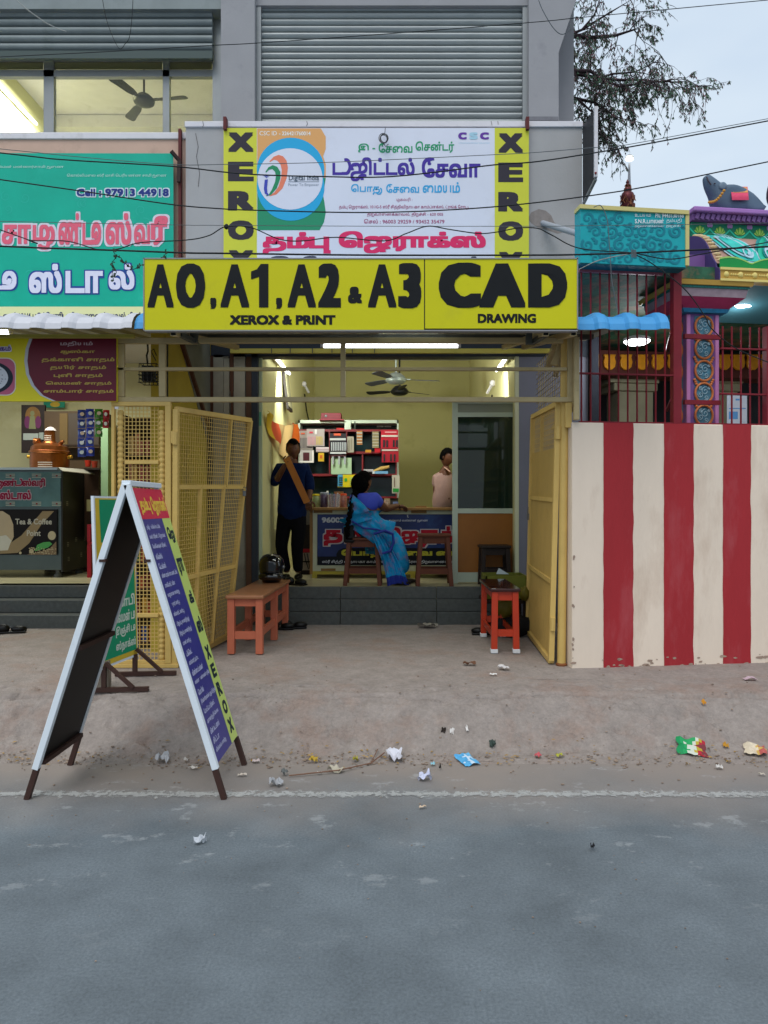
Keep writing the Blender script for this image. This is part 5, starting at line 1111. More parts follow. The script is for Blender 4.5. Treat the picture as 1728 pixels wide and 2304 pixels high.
mb = MB(); t = thing('paint_brush', 'wooden handled brush lying in the right bay of the shelf', 'brush', P(845,1060,D)); obj('handle', MB().tube([P(840,1060,D), P(858,1054,D), P(876,1050,D)], [.012,.03,.02], 8), mat('brush_wood', '#c2a05a', .5), t, smooth=50); obj('bristles', MB().tube([P(818,1059,D), P(840,1059,D)], .02, 8), flat('b0aeb4'), t)
card('blue_packet', 'flat blue packet under the brush in the shelf', 838,1060,873,1066,D-.01,'6fa0c8',[('fold','c8cdd4',[(838,1060,843,1066)])])
card('yellow_pack', 'yellow and blue card of sweets hanging behind the seated woman', 760,1068,799,1096,D-.08,'c9b51c',[('blue_side','4a90b4',[(760,1068,771,1094)]),('sweet','a8c060',[(762,1074+5*k,771,1077+5*k) for k in range(4)]+[(787,1074+5*k,796,1077+5*k) for k in range(4)]),('oval','3f9a3c',[(775,1076,781,1083)])])
card('white_pack', 'white and green pen pack hanging at the right end of the shelf', 882,1069,899,1110,D-.06,'b9b4a4',[('pen','5a3a2c',[(887,1074,888.5,1096)]),('green_base','2f8a3c',[(884,1099,897,1107)])])
card('small_box', 'small orange box on the upper right shelf', 822,1012,835,1018,D-.02,'c08a2c',[],'box'); card('small_box', 'small red box beside the orange one on the shelf', 843,1008,856,1018,D-.02,'b8202c',[],'box'); card('red_marker', 'red marker lying on the top of the shelf frame', 757,963,774,967,D-.04,'b82a2c',[],'pen')
card('ruler', 'dark ruler leaning out of the top of the shelf', 797,948,800,966,D-.05,'3a403a',[],'ruler')
t = thing('box_file', 'red box file lying on top of the display shelf', 'file', P(745,945,D)); obj('cover', MB().pbox(722, 929, 767, 943, D+.0, .25), mat('file_red', '#7a1c2c', .5, var=.1), t, bevel=.004); obj('base', MB().pbox(718, 943, 773, 945, D-.02, .3), mat('file_red2', '#943040', .5), t); obj('ring', MB().ball(P(733,936,D), .022, .01, .022), MATS['dull_steel'], t)
# things on the counter
CT = 1.536
def jar(x, w, h, D_, lab, body, lid, name='jar', fill=None):
    X = P(x,0,D_).x; r = w/2/F*D_; hh = h/F*D_; c = V(X, D_, CT); t = thing(name, lab, name.split('_')[-1], c)
    obj('body', MB().lathe([(r*.9,0),(r,.01),(r,hh*.8),(r*.85,hh*.86)], c, 18), mat('jar_'+body, '#'+body, .25, var=.35, vscale=35, coat=.3), t, smooth=50)
    if lid: obj('lid', MB().lathe([(r*.95,hh*.861),(r*.97,hh*.98),(r*.8,hh)], c, 18), flat(lid), t, smooth=50)
    return t
jar(711, 17, 30, 9.05, 'plastic jar with yellow lid at the left end of the counter', '7f8a5c', 'c9b62a'); jar(729, 18, 34, 9.1, 'dark jar of sweets second from the left on the counter', '4a3c50', '8a90a0'); jar(773, 15, 31, 9.1, 'jar with bright orange lid on the counter', '8a5a50', 'd8502c')
t = thing('pen_holder', 'clear round holder full of pens on the counter', 'holder', V(P(752,0,9.0).x, 9.0, CT)); c = WL[t.name]
obj('cup', MB().lathe([(.07,0),(.075,.16),(.07,.16),(.066,.01)], c, 20), mat('clear_plastic', '#b8b0b8', .15, alpha=.35), t, smooth=50)
for k in range(16): a = k*.39; obj('pen', MB().tube([c+V(.045*math.cos(a),.045*math.sin(a),.01), c+V(.06*math.cos(a+.1),.06*math.sin(a+.1),.155+.01*(k%3))], .008, 5), flat(('3a5a90','a03a4a','c0c0c0','2a6a5a')[k%4]), t)
for x, lab in ((724,'leftmost small white capped bottle behind the jars'),(730,'middle small white capped bottle behind the jars'),(737,'rightmost small white capped bottle behind the jars')): jar(x, 5, 33+(x==737)*4, 9.3, lab, 'c0c4c8', 'dadcd8', 'small_bottle')
jar(861, 12, 14, 9.3, 'pink jar with yellow lid right of the seated woman', 'b87a70', None); jar(871, 14, 20, 9.35, 'tall clear jar right of the seated woman', '8f7a6a', 'a0906a'); jar(850, 12, 16, 9.3, 'small glass jar beside the pink jar', '6a6a70', 'b8b0a8')
def cbox(name, lab, x0, x1, h, D_, dep, col, cat):
    t = thing(name, lab, cat, V(P(x0,0,D_).x, D_, CT)); obj(cat, MB().box((P(x0,0,D_).x, D_, CT), (P(x1,0,D_).x, D_+dep, CT+h)), flat(col), t, bevel=.003); return t
cbox('blue_packet', 'blue and white packet standing on the counter right of the woman', 884,896,.07,9.2,.05,'6a7aa4','packet'); cbox('paper_pile', 'low pile of brown papers at the right of the counter', 935,960,.02,8.95,.2,'8a6a40','papers'); cbox('cardboard_box', 'small brown carton behind the jars', 752,772,.2,9.38,.06,'7a5230','box')
cbox('yellow_box', 'small yellow box right of the seated woman', 846,858,.06,9.35,.06,'c9b83a','box')
sh2 = thing('paper_shelf', 'low rack with red label and papers beside the man, left of the counter', 'rack', V(P(684,0,9.3).x, 9.3, FZ)); obj('rack', MB().pbox(672, 1180, 698, 1295, 9.3, .3), mat('rack_dark', '#221a16', .7), sh2); obj('red_label', MB().pbox(673, 1235, 697, 1243, 9.29, .01), flat('a0202c'), sh2); obj('papers', MB().pbox(671, 1244, 697, 1262, 9.28, .02).pbox(670, 1266, 697, 1283, 9.27, .03), flat('8d7f74'), sh2)
for dx in (0, 6): obj('cord', MB().tube([P(685+dx,1245,9.2), P(688+dx,1262,9.15), P(694+dx*.5,1280,9.2)], .006, 5), blk, sh2)
# ================================================================== PEOPLE
skinm = mat('brown_skin', '#5e3a28', .5, var=.05)
def person(lab, loc): return thing('person', lab, 'person', loc)
def head(t, c, r, yaw, hair=True, hairm=None, tilt=0., bun=False):
    """c centre of head, r half width; face looks along yaw (0 = towards camera -Y)"""
    R = Matrix.Rotation(yaw, 3, 'Z')@Matrix.Rotation(tilt, 3, 'X'); n = 20; m = 14; mb = MB(); vs = []
    for i in range(m+1):
        ph = math.pi*i/m
        for k in range(n):
            th = 2*math.pi*k/n; x = r*.78*math.sin(ph)*math.cos(th); y = r*.98*math.sin(ph)*math.sin(th); z = r*1.22*math.cos(ph)
            if z < -.2*r: f = 1-.32*min(1, (-z/r-.2)); x *= f; y = y*f-.05*r if y > 0 else y*(1-.12*min(1, -z/r-.2))
            if y < 0: 
                y *= .95
                if abs(x) < .2*r and -.35*r < z < .15*r: y -= .16*r*(1-abs(x)/(.2*r))*(1 if z < -.12*r else .5)
                if .08*r < abs(x) < .42*r and .02*r < z < .22*r: y += .07*r
                if abs(x) < .3*r and -.62*r < z < -.48*r: y -= .04*r
            vs.append(c+R@V(x, y, z))
    fs = [((i+1)*n+k, (i+1)*n+(k+1)%n, i*n+(k+1)%n, i*n+k) for i in range(m) for k in range(n)]
    mb.add(vs, fs)
    for s in (-1, 1): mb.ball(c+R@V(s*r*.8, r*.05, -.02*r), r*.08, r*.18, r*.26, 8)
    obj('head', mb, skinm, t, smooth=80)
    mb = MB()
    for s in (-1, 1): mb.ball(c+R@V(s*r*.3, -r*.80, .12*r), r*.12, r*.06, r*.06, 8)
    obj('eyes', mb, mat('eye_dark', '#1a1210', .3), t, smooth=60); obj('mouth', MB().ball(c+R@V(0, -r*.86, -.52*r), r*.22, r*.07, r*.05, 8), mat('lip', '#4a2520', .5), t, smooth=60)
    if hair:
        mb = MB(); vs = []
        for i in range(9):
            ph = math.pi*.5*i/8*1.25
            for k in range(n):
                th = 2*math.pi*k/n; y = r*1.05*math.sin(ph)*math.sin(th); z = r*1.28*math.cos(ph); 
                if math.sin(th) < -.1: z = max(z, r*(.55+.15*math.cos(k)))
                vs.append(c+R@V(r*.86*math.sin(ph)*math.cos(th), y, z+.01))
        mb.add(vs, [((i+1)*n+k, (i+1)*n+(k+1)%n, i*n+(k+1)%n, i*n+k) for i in range(8) for k in range(n)]); obj('hair', mb, hairm or mat('black_hair', '#0a0909', .95, bump=.2, bscale=160, spec=.03), t, smooth=80)
def hand(mbt, wrist, d_, up, s=1.):
    """five bent fingers appended to a list of skin chains"""
    d_ = Vector(d_).normalized(); up = Vector(up).normalized(); side = d_.cross(up).normalized(); ch = []
    for k, (o, L) in enumerate(((-.03,.07),(-.01,.08),(.01,.075),(.03,.06))):
        a = wrist+d_*.085*s+side*o*s; b2 = a+(d_*.8-up*.35)*L*.5*s; c2 = b2+(d_*.3-up*.9)*L*.5*s; mbt.tube([wrist+d_*.03+side*o*.7*s, a, b2, c2], [.011*s,.0105*s,.009*s,.007*s], 7)
    a = wrist+d_*.03*s-side*.03*s; mbt.tube([a, a+(d_*.5-side*.7)*.045*s, a+(d_*.9-side*.5-up*.4)*.075*s], [.013*s,.011*s,.008*s], 7)
    mbt.ball(wrist+d_*.05*s, .04*s, .04*s, .022*s, 10)
# standing man
D = 8.72; q = D/F
man = person('man in dark blue shirt standing left of the counter, holding a cardboard strip', V(P(655,0,D).x, D, FZ))
def M_(x, y, dy=0): p = P(x, y, D); p.y += dy; return p
navy = mat('navy_shirt', '#091a3e', .9, var=.2, vscale=9, bump=1., bscale=14, spec=.1); dkt = mat('black_trousers', '#0a0a0e', .9, var=.2, bump=.8, bscale=14, spec=.1)
body = skin('body', [M_(657,1165),M_(657,1130),M_(658,1095),M_(658,1062),M_(659,1042,.01),M_(660,1030,.0), M_(630,1055),M_(617,1090,-.02),M_(640,1062,-.22),M_(650,1046,-.25), M_(686,1055),M_(698,1096,.0),M_(697,1128,-.12), M_(640,1175),M_(636,1230,-.03),M_(646,1290,.02), M_(671,1175),M_(669,1232,-.03),M_(671,1290,.0)],
    [(0,1),(1,2),(2,3),(3,4),(4,5),(3,6),(6,7),(7,8),(8,9),(3,10),(10,11),(11,12),(0,13),(13,14),(14,15),(0,16),(16,17),(17,18)],
    [(.09,.07),(.12,.09),(.15,.11),(.13,.1),.055,.05, .06,.048,.036,.028, .06,.048,.028, .08,.058,.042, .08,.058,.042], skinm, man)
skin('shirt', [M_(657,1182),M_(657,1135),M_(658,1095),M_(658,1060),M_(659,1044,.01), M_(629,1054),M_(616,1088,-.02),M_(627,1077,-.12), M_(687,1054),M_(698,1092),M_(698,1108,-.04)],
    [(0,1),(1,2),(2,3),(3,4),(3,5),(5,6),(6,7),(3,8),(8,9),(9,10)], [(.205,.15),(.185,.14),(.178,.13),(.15,.115),.07, .078,.066,.055, .078,.066,.056], navy, man)
skin('trousers', [M_(657,1150),M_(640,1180),M_(633,1230,-.03),M_(645,1288,.02),M_(673,1180),M_(669,1232,-.03),M_(671,1288,.0),M_(657,1130)], [(7,0),(0,1),(1,2),(2,3),(0,4),(4,5),(5,6)], [(.18,.135),.105,.078,.06,.105,.078,.06,(.16,.12)], dkt, man)
head(man, M_(660,1012,-.02), .098, .12)
mb = MB(); hand(mb, M_(650,1050,-.26), (.5,-.1,.8), (0,-1,.3)); hand(mb, M_(697,1124,-.14), (.1,-.2,-1), (0,-1,0)); obj('hands', mb, skinm, man, smooth=60)
mb = MB(); 
for x in (644, 672): mb.ball(V(P(x,0,D-.05).x, D-.07, FZ+.035), .05, .14, .035, 12)
obj('shoes', mb, mat('black_shoe', '#0c0b0b', .4), man, smooth=60)
cs = thing('cardboard_strip', 'long orange brown strip of cardboard held by the man in the blue shirt', 'cardboard', M_(698,1134,-.2))
obj('strip', MB().bar(M_(653,1034,-.30), M_(696,1131,-.22), .075, .015, up=(0,-1,0)), mat('orange_cardboard', '#a8692a', .6, var=.1), cs)
# seated woman, back to the street, turned to the right
D = 8.12
wo = person('seated woman in a blue floral sari with a long black braid, leaning on the counter', V(P(820,0,D).x, D, FZ))
sari = mat('sari_blue', '#1a86b8', .8, var=.35, vscale=5, dirt='#96507e', dirtamt=.5, dscale=12, bump=.8, bscale=12, spec=.1); blouse = mat('violet_blouse', '#3a49b4', .7, var=.08)
sarid = mat('sari_border_navy', '#1f2f86', .6)
skin('body', [M_(818,1196),M_(815,1165,.02),M_(818,1130,.05),M_(815,1108,.07),M_(813,1095,.06), M_(845,1122,.05),M_(866,1146,.12),M_(898,1137,.38),M_(793,1122,.05),M_(792,1150,.15),M_(815,1150,.34), M_(838,1208,.06),M_(884,1216,.1),M_(893,1296,.04),M_(836,1210,.18),M_(880,1218,.22),M_(905,1296,.14)],
    [(0,1),(1,2),(2,3),(3,4),(2,5),(5,6),(6,7),(2,8),(8,9),(9,10),(0,11),(11,12),(12,13),(0,14),(14,15),(15,16)], [(.17,.13),(.14,.1),(.14,.09),.055,.05,.06,.045,.028,.06,.045,.03,.095,.08,.05,.09,.08,.05], skinm, wo)
skin('blouse', [M_(816,1160,.02),M_(820,1128,.045),M_(817,1114,.06),M_(845,1122,.05),M_(860,1139,.1),M_(797,1122,.05),M_(790,1142,.12)], [(0,1),(1,2),(1,3),(3,4),(1,5),(5,6)], [(.165,.12),(.168,.115),.08,.082,.066,.075,.062], blouse, wo)
skin('sari', [M_(822,1200),M_(815,1174,.01),M_(807,1148,.0),M_(795,1118,.03), M_(842,1207,.07),M_(884,1215,.1),M_(890,1255,.06),M_(898,1300,.05)], [(0,1),(1,2),(2,3),(0,4),(4,5),(5,6),(6,7)], [(.225,.19),(.205,.16),(.16,.13),(.06,.08),(.155,.16),(.125,.15),(.15,.15),(.18,.17)], sari, wo)
# drape: pleated cloth from the hip to the floor
def drape(u, v):
    x = 838+u*48*(.55+.45*v)+v*30+8*math.sin(v*2.6); y = 1205+v*110-6*math.sin(u*3.1); return M_(x, y, -.17-.03*math.cos(u*3.1)+.015*math.sin(u*26+v*2))
mb = MB(); mb.grid(drape, 40, 24); mb.m = [1 if (i//40) >= 20 or ((i % 40) > 36 and (i//40) < 12) else 0 for i in range(len(mb.f))]; obj('sari_pleats', mb, [sari, sarid], wo, smooth=70)
def sash(u, v):
    a = u; x0, y0 = 792+a*62, 1113+a*52+18*a*a; x = x0+3-12*v*(1-.3*a); y = y0+v*(72-26*a); return M_(x, y, -.12-.06*math.sin(math.pi*min(1,.25+v*.6))+.008*math.sin(v*22+a*4)-.05*(1-a)*0+.1*(1-math.sin(math.pi*(.15+.7*a))))
mb = MB(); mb.grid(sash, 22, 18); obj('sari_shoulder_fold', mb, sari, wo, smooth=70)
mb = MB(); mb.tube([M_(842,1200,-.19),M_(868,1192,-.2),M_(884,1200,-.17),M_(886,1220,-.16),M_(878,1238,-.18),M_(860,1243,-.2)], .014, 8); mb.tube([M_(795,1172,-.19),M_(820,1187,-.22),M_(850,1190,-.2),M_(880,1200,-.12)], .01, 8); obj('sari_border', mb, sarid, wo, smooth=60)
head(wo, M_(818,1085,.06), .098, math.pi*.8)
bh = MATS['black_hair']
obj('hair_back', MB().ball(M_(809,1088,.03), .10, .095, .115, 16), bh, wo, smooth=80)
mb = MB(); pts = [M_(803,1100,-.0),M_(797,1118,-.06),M_(792,1140,-.13),M_(788,1165,-.2),M_(784,1190,-.22),M_(785,1204,-.2)]
for k in range(22):
    t = k/21*(len(pts)-1); i = min(int(t), len(pts)-2); p = pts[i].lerp(pts[i+1], t-i); mb.ball(p+V(.008*(-1)**k,0,0), .036*(1-.5*k/21), .03*(1-.4*k/21), .03, 8)
obj('braid', mb, bh, wo, smooth=80)
mb = MB(); hand(mb, M_(896,1138,.37), (.7,.6,-.15), (0,0,1)); hand(mb, M_(814,1149,.33), (.4,.9,-.1), (0,0,1)); obj('hands', mb, skinm, wo, smooth=60)
mb = MB(); mb.ball(V(P(902,0,D).x, D-.1, FZ+.03), .12, .05, .03, 12); mb.ball(V(P(915,0,D).x, D+.1, FZ+.03), .12, .05, .03, 12); obj('sandals', mb, mat('sandal_dark', '#1c1512', .5), wo, smooth=60)
hb = thing('handbag', 'black handbag hanging beside the seated woman', 'bag', M_(783,1210,-.12)); obj('bag', MB().obox(M_(787,1200,-.1), .12, .07, .2), mat('bag_black', '#0c0c0e', .5), hb, bevel=.02); 
obj('strap', MB().tube([M_(787,1182,-.12),M_(794,1150,-.18),M_(797,1120,-.1)], .009, 6), MATS['bag_black'], hb)
# shopkeeper
D = 9.75
kp = person('shopkeeper in a pink checked shirt standing behind the counter, looking down', V(P(997,0,D).x, D, FZ))
pink = mat('pink_shirt', '#9c7a72', .85, var=.2, vscale=30, bump=.8, bscale=14)
wn = pink.node_tree.nodes.new('ShaderNodeTexWave'); wn.inputs['Scale'].default_value = 22; wn.bands_direction = 'Z'; pink.node_tree.links.new(pink.node_tree.nodes['Texture Coordinate'].outputs['Object'], wn.inputs['Vector'])
wm = pink.node_tree.nodes.new('ShaderNodeMix'); wm.data_type = 'RGBA'; wm.inputs[6].default_value = (*hexc('#b59a92'), 1); wm.inputs[7].default_value = (*hexc('#84605c'), 1); pink.node_tree.links.new(wn.outputs['Fac'], wm.inputs[0]); pink.node_tree.links.new(wm.outputs[2], pink.node_tree.nodes['Principled BSDF'].inputs['Base Color']); 
skin('body', [M_(998,1150),M_(998,1110),M_(1000,1075),M_(1003,1056),M_(1004,1045), M_(984,1078),M_(980,1112),M_(1012,1124,-.1), M_(1018,1078,.1),M_(1026,1110,.1),M_(1030,1128,-.1), M_(998,1230),M_(996,1292)], [(0,1),(1,2),(2,3),(3,4),(2,5),(5,6),(6,7),(2,8),(8,9),(9,10),(0,11),(11,12)], [(.13,.12),(.13,.12),(.13,.1),.055,.05,.06,.045,.03,.06,.045,.03,(.13,.1),(.1,.09)], skinm, kp)
skin('shirt', [M_(997,1160),M_(997,1110),M_(1000,1076),M_(1003,1062), M_(983,1078),M_(979,1100), M_(1018,1078,.1),M_(1026,1098,.1)], [(0,1),(1,2),(2,3),(2,4),(4,5),(2,6),(6,7)], [(.17,.14),(.16,.135),(.155,.12),.075,.08,.07,.075,.065], pink, kp)
obj('collar', MB().bar(M_(1000,1052,-.06), M_(1012,1062,-.1), .03, .01), mat('collar_pink', '#c9a090', .7), kp)
skin('trousers', [M_(997,1155),M_(996,1292)], [(0,1)], [(.15,.13),(.12,.1)], dkt, kp)
head(kp, M_(1005,1030,-.02), .098, .95, tilt=.2)
mb = MB(); hand(mb, M_(1012,1124,-.1), (.9,-.1,-.3), (0,0,1)); obj('hands', mb, skinm, kp, smooth=60)
# ================================================================== TEA STALL
random.seed(31)
ss = mat('stainless_steel', '#59625f', .35, metal=.6, var=.12, vscale=2, dirt='#4a5250', dirtamt=.2); ssd = mat('dark_steel', '#2f2f2d', .45, metal=.4, var=.2)
D = 8.9; tc_ = thing('tea_counter', 'stainless steel tea counter with Tamil lettering and a coffee poster on its front', 'counter', V(P(60,0,D).x, D, FZ))
xr_ = P(137,0,D).x; xl_ = xr_-2.4; zt_ = P(0,1052,D).z; zb_ = P(0,1283,D).z
obj('cabinet', MB().box((xl_, D+.02, zb_), (xr_, D+.72, zt_-.03)), ss, tc_, bevel=.004)
obj('top', MB().box((xl_-.02, D-.03, zt_-.029), (xr_-.03, D+.74, zt_)), mat('steel_top', '#a0a8a6', .3, metal=.6), tc_)
obj('side_panel', MB().box((xr_+.001, D+.0, zb_-.02), (xr_+.02, D+.74, zt_-.03)), ssd, tc_); obj('flap', MB().prism([V(xr_-.02,D-.02,zt_-.005),V(xr_+.10,D+.62,zt_-.005),V(xr_+.17,D+.6,zt_-.06),V(xr_+.05,D-.06,zt_-.05)],(0,0,.008)), mat('pale_flap','#9c978a',.5), tc_)
for x in (xl_+.1, xr_-.06):
    for y in (D+.06, D+.66): obj('leg', MB().box((x-.02, y-.02, FZ+.06), (x+.02, y+.02, zb_)).lathe([(.05,FZ),(.05,FZ+.03),(.02,FZ+.06)], (x,y,0), 10), dk, tc_)
fd = plane(D-.006)
obj('name_plate', MB().pbox(-260, 1062, 136, 1140, D-.006, .02), mat('teal_steel_plate', '#52706e', .4, metal=.3, var=.3, vscale=3), tc_)
it = [('ச', -75,1084,-50,1096),('ா', -48,1084,-33,1096),('முண்டிஸ்வரி', -8,1076,102,1100),('டீ ஸ்டால்', -26,1103,70,1124)]
texts('name_outline', [(a,b-1.5,c-1.5,d_+1.5,e+1.5,.10) for a,b,c,d_,e in it], fd, flat('b8a9b0'), tc_); texts('name', [(a,b,c,d_,e,.04) for a,b,c,d_,e in it], fd, flat('8a1238'), tc_, off=.006)
mb = MB(); k = 0
for x in (24, 83, 128):
    for y in (1067, 1130):
        for j in range(3): k += 1; rect(mb, fd, x-11, y+j*3.6-1, x+10, y+j*3.6+.8, .003+.00003*k)
obj('ash_stripes', mb, flat('a3a496'), tc_); mb = MB(); k = 0
for x in (24, 83, 128):
    for y in (1067, 1130): k += 1; sheet(mb, fd, ell(x, y+3.6, 2.4, 1.8, n=8), .0045+.00003*k)
obj('red_dots', mb, flat('8a2a24'), tc_)
mb = MB()
for (x, z) in ((.1,1.6),(.35,1.15),(.12,1.1),(.6,1.15),(.14,.92),(.5,.95)):
    for j in range(3): mb.box((xr_+.0205, D+x, z-.02*j), (xr_+.0215, D+x+.05, z-.02*j+.008))
obj('ash_stripes', mb, flat('8a8a7c'), tc_)
obj('poster', MB().pbox(-140, 1146, 128, 1248, D-.006, .02), flat('17120f', .4), tc_)
for nm, pts, c_, o in (('poster_hands', [(-60,1150),(6,1150),(22,1160),(30,1180),(31,1208),(20,1232),(-60,1232)], 'b3a183', .002), ('poster_hands', [(0,1238),(48,1205),(70,1180),(96,1150),(122,1150),(92,1182),(66,1222),(40,1244),(0,1246)], '8f7c5c', .0025), ('poster_cup', [(-20,1210),(14,1204),(26,1216),(18,1238),(-20,1240)], 'c4c0b0', .0032), ('poster_leaf', [(78,1240),(84,1226),(98,1220),(112,1219),(118,1224),(108,1232),(92,1237)], '4f9a52', .003), ('poster_beans', [(60,1248),(84,1242),(108,1238),(127,1218),(127,1248)], '7c6850', .0026)):
    mb = MB(); sheet(mb, fd, pts, o); obj(nm, mb, flat(c_), tc_)
mb = MB(); sheet(mb, fd, ell(117,1205,9,10), .004); sheet(mb, fd, ell(71,1240,5,5), .0041); sheet(mb, fd, ell(46,1244,3,3), .0042); obj('poster_discs', mb, flat('b8ac8c'), tc_)
mb = MB(); 
for k in range(60): sheet(mb, fd, ell(random.uniform(66,126), random.uniform(1232,1247), random.uniform(1,2.4), random.uniform(.8,1.6), n=7), .0044+.00002*k)
obj('poster_seeds', mb, flat('a99a7a'), tc_)
texts('poster_lettering', [('Tea & Coffee', 35,1167,117,1180,.02),('Point', 61,1193,92,1206,.02)], fd, flat('b9b5a6'), tc_, off=.006)
# copper urn
cop = mat('copper', '#8c5028', .32, metal=.85, var=.2, vscale=8, dirt='#4a2c18', dirtamt=.3, dscale=6); c = V(P(112,0,9.25).x, 9.25, zt_); q = 9.25/F
ur = thing('copper_urn', 'large copper tea urn with white ash stripes on the steel counter', 'urn', c)
obj('boiler', MB().lathe([(40*q,0),(41*q,8*q),(41*q,34*q),(43*q,36*q),(43*q,39*q),(40*q,41*q),(38*q,50*q),(28*q,56*q),(16*q,58*q),(14*q,61*q)], c, 28), cop, ur, smooth=40)
obj('neck', MB().lathe([(13*q,61.2*q),(12*q,64*q),(11*q,84*q),(12*q,86*q)], c, 20), cop, ur, smooth=40)
obj('lid_cloth', MB().lathe([(12*q,86.2*q),(10*q,90*q),(5*q,94*q),(0.5*q,95*q)], c+V(.01,0,0), 14), mat('cloth_white', '#b5a9a4', .8), ur, smooth=60)
for s in (-1, 1): obj('handle', MB().tube([c+V(s*40*q,0,26*q), c+V(s*50*q,0,28*q)], 4*q, 8), mat('brass', '#b5862c', .35, metal=.7), ur, smooth=50)
obj('spout', MB().tube([c+V(24*q,-.03,52*q), c+V(30*q,-.04,60*q), c+V(35*q,-.04,62*q)], [5*q,4*q,3*q], 8), cop, ur, smooth=50); obj('funnel', MB().tube([c+V(-24*q,0,50*q), c+V(-28*q,-.02,64*q), c+V(-34*q,-.03,66*q)], [9*q,10*q,4*q], 8), cop, ur, smooth=50)
mb = MB()
for z, r, a0, a1, n in ((12,41.3,-100,-58,3),(73,12,-130,-50,3)):
    for j in range(n):
        A = [math.radians(a0+(a1-a0)*i/8) for i in range(9)]; zz_ = (z-j*4.6)*q
        mb.add([c+V(r*q*math.cos(a), r*q*math.sin(a), zz_) for a in A]+[c+V(r*q*math.cos(a), r*q*math.sin(a), zz_+1.8*q) for a in A], [(i, i+1, i+10, i+9) for i in range(8)])
obj('ash_stripes', mb, flat('c4b4a4'), ur)
# calendar, tall cupboard, poster, pillar
cal = thing('wall_calendar', 'dark wall calendar with a colourful picture hanging in the tea stall', 'calendar', P(74,1020,9.9)); fcal = plane(9.88)
obj('sheet', MB().pbox(48, 911, 101, 1019, 9.88, .04), flat('2a2220'), cal); mb = MB(); sheet(mb, fcal, ell(74, 935, 17, 20), .002); obj('halo', mb, mat('halo_orange', '#6a4a20', .6, var=.3, vscale=9), cal); mb = MB(); sheet(mb, fcal, ell(62, 950, 7, 14), .003); sheet(mb, fcal, ell(86, 950, 7, 14), .0031); obj('side_colour', mb, flat('5a2a4a'), cal)
mb = MB(); sheet(mb, fcal, ell(73, 930, 5, 6), .004); sheet(mb, fcal, [(68,936),(78,936),(81,965),(65,965)], .0042); obj('figure', mb, flat('6a6a4a'), cal)
obj('date_pad', MB().pbox(52, 975, 86, 990, 9.87, .01).pbox(88, 973, 98, 989, 9.87, .01), flat('8a8f88'), cal)
pst = thing('green_poster', 'green and yellow poster strip above the calendar', 'poster', P(123,918,10.55)); obj('paper', MB().pbox(98, 903, 145, 917, 10.5, .02), flat('2f8f72'), pst); mb = MB(); sheet(mb, plane(10.5), ell(124,910,11,6), .002); obj('print', mb, flat('c9a83c'), pst)
cu = thing('brown_cupboard', 'tall dark brown cupboard standing behind the copper urn', 'cupboard', V(P(150,0,9.75).x, 9.75, FZ)); obj('carcass', MB().box((P(100,0,9.75).x, 9.75, FZ), (P(224,0,9.75).x, 10.3, P(0,925,9.75).z)), mat('cupboard_brown', '#463420', .6, var=.15, vscale=2), cu); obj('door', MB().pbox(134, 930, 152, 1120, 9.74, .02), mat('door_brown', '#5f4a26', .6, var=.1), cu); obj('door', MB().pbox(153.5, 930, 222, 1000, 9.73, .02), mat('door_grey', '#40352b', .5), cu); obj('shelf_edge', MB().pbox(104, 1000, 224, 1003, 9.6, .12), mat('shelf_dark', '#2b1d10', .6), cu)
gp = thing('green_pillar', 'pale green door post at the right of the tea stall', 'post', V(P(236,0,9.4).x, 9.4, FZ)); obj('post', MB().pbox(227, 960, 243, 1310, 9.4, .15), mat('pale_green_post', '#8fae84', .6), gp)
# strips of sachets
def sachet_strip(x, y0, n, c1, lab, D_=7.4, h=21.5, w=18):
    t = thing('sachet_strip', lab, 'sachets', P(x, y0, D_))
    for k in range(n):
        mb = MB(); yy = y0+k*h; tz = random.uniform(-.012,.012)
        def f(u, v): p = P(x-w/2+u*w+random.uniform(-.3,.3), yy+v*(h-1.5), D_); p.y += -.018*math.sin(math.pi*u)*math.sin(math.pi*v)+tz+.006*math.sin(u*9+k); return p
        mb.grid(f, 5, 6); obj('sachet', mb, mat('sachet_'+c1, '#'+c1, .18, var=.45, vscale=30, coat=.6), t, smooth=70)
        mb = MB(); fs_ = lambda a, b_, o=0: P(a, b_, D_-.03-o); sheet(mb, fs_, ell(x+random.uniform(-1,1), yy+h*.45, w*.27, h*.2, n=12)); obj('logo', mb, flat(random.choice(('b9c4c9','c4b0a0','d0d4d8'))), t)
sachet_strip(184,922,5,'2c3f8c','first strip of dark blue snack sachets hanging by the mesh panel'); sachet_strip(203,920,5,'2438a0','second strip of bright blue snack sachets hanging by the mesh panel'); sachet_strip(222,920,3,'3f7c26','strip of green snack sachets hanging by the mesh panel'); sachet_strip(238.5,922,2,'a82430','strip of red snack sachets beside the mesh panel', w=14)
